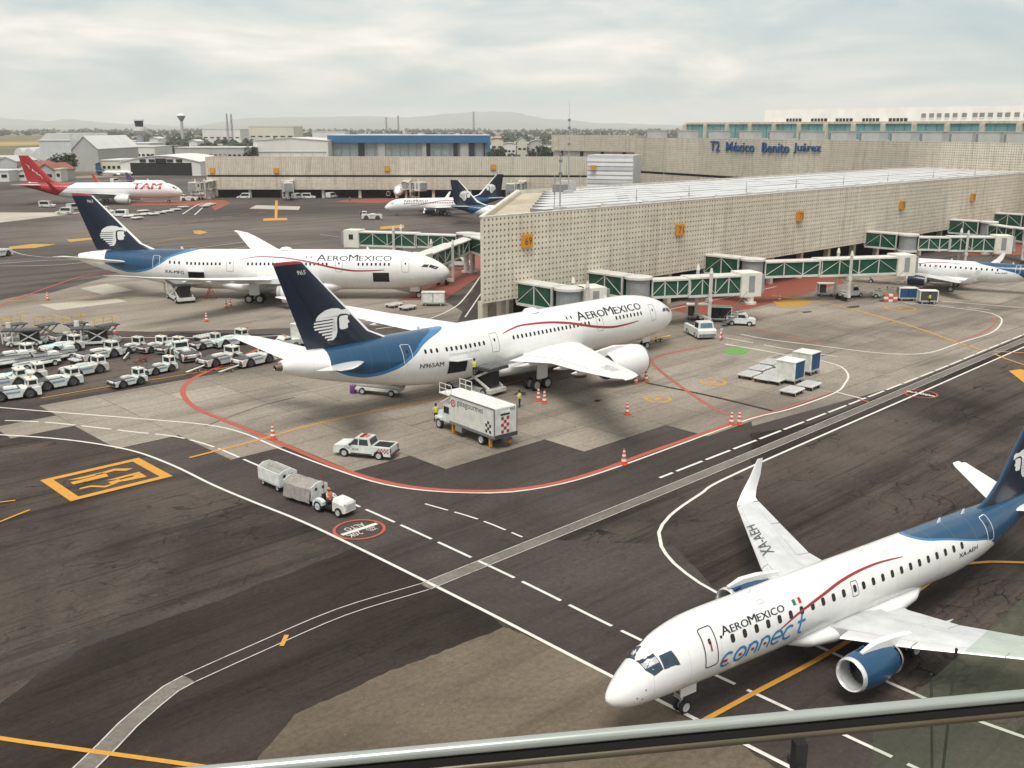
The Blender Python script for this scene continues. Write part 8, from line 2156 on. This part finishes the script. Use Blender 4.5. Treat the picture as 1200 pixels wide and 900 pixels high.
# ------------------------------------------------------------------ hills
prof = [(x, 149 - (149 - y) * .68) for x, y in [(-250, 128), (-120, 133), (0, 130), (40, 133), (70, 135), (100, 131.5), (130, 138), (180, 142), (240, 144), (300, 132), (350, 129.5), (400, 128), (440, 128.5), (470, 131), (520, 128), (560, 122), (600, 124), (640, 133), (700, 140), (800, 144), (1000, 143), (1300, 140)]]
def ridge(name, d0, prof, wob, seed):
    b = MB(); xs = [prof[0][0] + k * 4 for k in range(int((prof[-1][0] - prof[0][0]) / 4))]; rows = []
    for j, (dd, f) in enumerate(((-2600, 0), (-1800, .28), (-900, .66), (0, 1.0), (1500, .3))):
        r = []
        for px in xs:
            for (a, ya), (c, yc) in zip(prof, prof[1:]):
                if a <= px <= c: y = ya + (yc - ya) * (px - a) / (c - a); break
            h = (149 - y) * d0 / CAM_F
            n_ = noise.noise(Vector((px * .02, j * .9, seed))) * .22 + noise.noise(Vector((px * .07, j * 1.7, seed))) * .10
            p = Wp(px, d0 + dd); r.append((p.x, p.y, max(-5, h * f * (1 + wob * n_) - (5 if f == 0 else 0))))
        rows.append(r)
    b.loft(rows, caps=False, closed=False); o = b.build(name, M('hill_scrub', (.13, .14, .13), .9, 0, .3, .001), smooth=True); o['kind'] = 'structure'; return o
ridge('hills', 19500, prof, .8, 1.3)
ridge('hills', 16500, [(x, 149 - (149 - y) * .45) for x, y in prof], 1.6, 7.7)

# ------------------------------------------------------------------ the balcony the picture is taken from
rd = R_(-34.8); u = Vector((math.cos(rd), math.sin(rd), 0))
c0 = Vector((0, 0, CAM_H)) + (_F + _R * ((750 - 600) / CAM_F) + _U * ((450 - 857) / CAM_F)) * 1.25
RAILM = M('brushed_rail_steel', (.40, .43, .40), .26, .5, .08, 6)
RAILD = M('black_rail_gasket', (.008, .008, .008), .4, 0, 0)
RAILB = M('bronze_rail_channel', (.10, .085, .055), .3, .5, .2, 5)
rail = thing('handrail', 'slim steel handrail with a black underside crossing the bottom right', 'handrail', tuple(c0), rd)
b = MB(); b.loft([[(x, .008 * math.cos(a), .0078 * math.sin(a)) for a in [2 * math.pi * k / 20 for k in range(20)]] for x in (-4, 4)]); b.build('top_bar', RAILM, rail, smooth=True)
b = MB(); b.box((0, .0, -.0135), (8, .012, .0105)); b.build('gasket', RAILD, rail)
b = MB(); b.loft([[(x, .009 * math.cos(a), -.0245 + .0062 * math.sin(a)) for a in [2 * math.pi * k / 16 for k in range(16)]] for x in (-4, 4)]); b.build('lower_channel', RAILB, rail, smooth=True)
for x in (.215, -2.2, 2.6):
    b = MB(); b.box((x, 0, -.058), (.016, .015, .043)); b.box((x, 0, -.5), (.013, .013, .84)); b.cyl((x, -.02, -.075), (x, .02, -.075), .007, n=10); b.build('post', BLACK, rail)
gm, ns, ls, pb_ = nodes_of('reflection_veil'); ns.remove(pb_)  # green veil of a building's reflection, put into an added pane cut to its outline
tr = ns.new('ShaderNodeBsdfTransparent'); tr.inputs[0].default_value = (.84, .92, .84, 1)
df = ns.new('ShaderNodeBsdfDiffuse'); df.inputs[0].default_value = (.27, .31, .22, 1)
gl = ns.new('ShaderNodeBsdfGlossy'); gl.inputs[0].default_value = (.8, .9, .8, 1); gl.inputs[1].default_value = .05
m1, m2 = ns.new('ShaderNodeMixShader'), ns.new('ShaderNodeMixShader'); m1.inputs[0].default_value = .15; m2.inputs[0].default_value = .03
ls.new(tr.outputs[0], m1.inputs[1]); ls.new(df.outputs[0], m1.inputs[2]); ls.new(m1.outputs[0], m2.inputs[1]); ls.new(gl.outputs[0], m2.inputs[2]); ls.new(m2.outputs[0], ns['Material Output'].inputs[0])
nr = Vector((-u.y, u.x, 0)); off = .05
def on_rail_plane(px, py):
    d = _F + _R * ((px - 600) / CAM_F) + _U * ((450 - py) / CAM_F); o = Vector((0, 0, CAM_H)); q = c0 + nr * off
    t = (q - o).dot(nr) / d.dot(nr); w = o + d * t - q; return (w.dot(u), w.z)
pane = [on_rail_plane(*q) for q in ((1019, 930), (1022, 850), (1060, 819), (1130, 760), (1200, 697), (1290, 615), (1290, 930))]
refl_ = thing('reflection_pane', 'slanted green pane standing in for a building reflection, behind the handrail at bottom right', 'reflection pane', tuple(c0 + nr * off), rd)
b = MB(); b.add([(x, -.004, z) for x, z in pane], [tuple(range(len(pane)))]); b.build('reflection_sheet', gm, refl_, fix=False)
for q0, q1 in (((1127, 765), (1108, 930)), ((1097, 795), (1098, 930))):
    (xa, za), (xb, zb_) = on_rail_plane(*q0), on_rail_plane(*q1); b = MB(); b.bar((xa, .012, za), (xb, .012, zb_), .0028, .0028); b.build('reflection_line', BLACK, refl_)  # dark lines of the same reflection, added as thin black bars
fl = MB(); fl.box((0, -1.2, 0), (8, 2.5, .2)); fo = fl.build('balcony_floor', SOFFIT, loc=(c0.x, c0.y, CAM_H - 1.72), rz=rd); tag(fo, kind='structure')
for o in [k for k in KIDS['handrail'] if k.name.startswith('post')]: pass
sh_ = thing('viewing_tower', 'concrete shaft carrying the balcony the picture is taken from', 'tower', tuple((c0 - nr * 2.0).xy) + (0,), rd)
b = MB(); b.box((0, 0, (CAM_H - 1.84) / 2), (5, 1.6, CAM_H - 1.84)); b.build('shaft', PANELC, sh_)

# ------------------------------------------------------------------ air
hm = bpy.data.materials.new('haze_air'); hm.use_nodes = True; hn = hm.node_tree.nodes; hl = hm.node_tree.links; hn.clear()
ho = hn.new('ShaderNodeOutputMaterial'); hv = hn.new('ShaderNodeVolumePrincipled')
hv.inputs['Color'].default_value = (.93, .95, .96, 1); hv.inputs['Density'].default_value = HAZE_DENSITY; hv.inputs['Anisotropy'].default_value = 0.0
hl.new(hv.outputs[0], ho.inputs['Volume'])
b = MB(); b.box((0, 0, 260), (44000, 44000, 522)); hz_ = b.build('haze', hm); tag(hz_, 'thin pale haze hanging over the whole airfield', 'haze', kind='stuff')
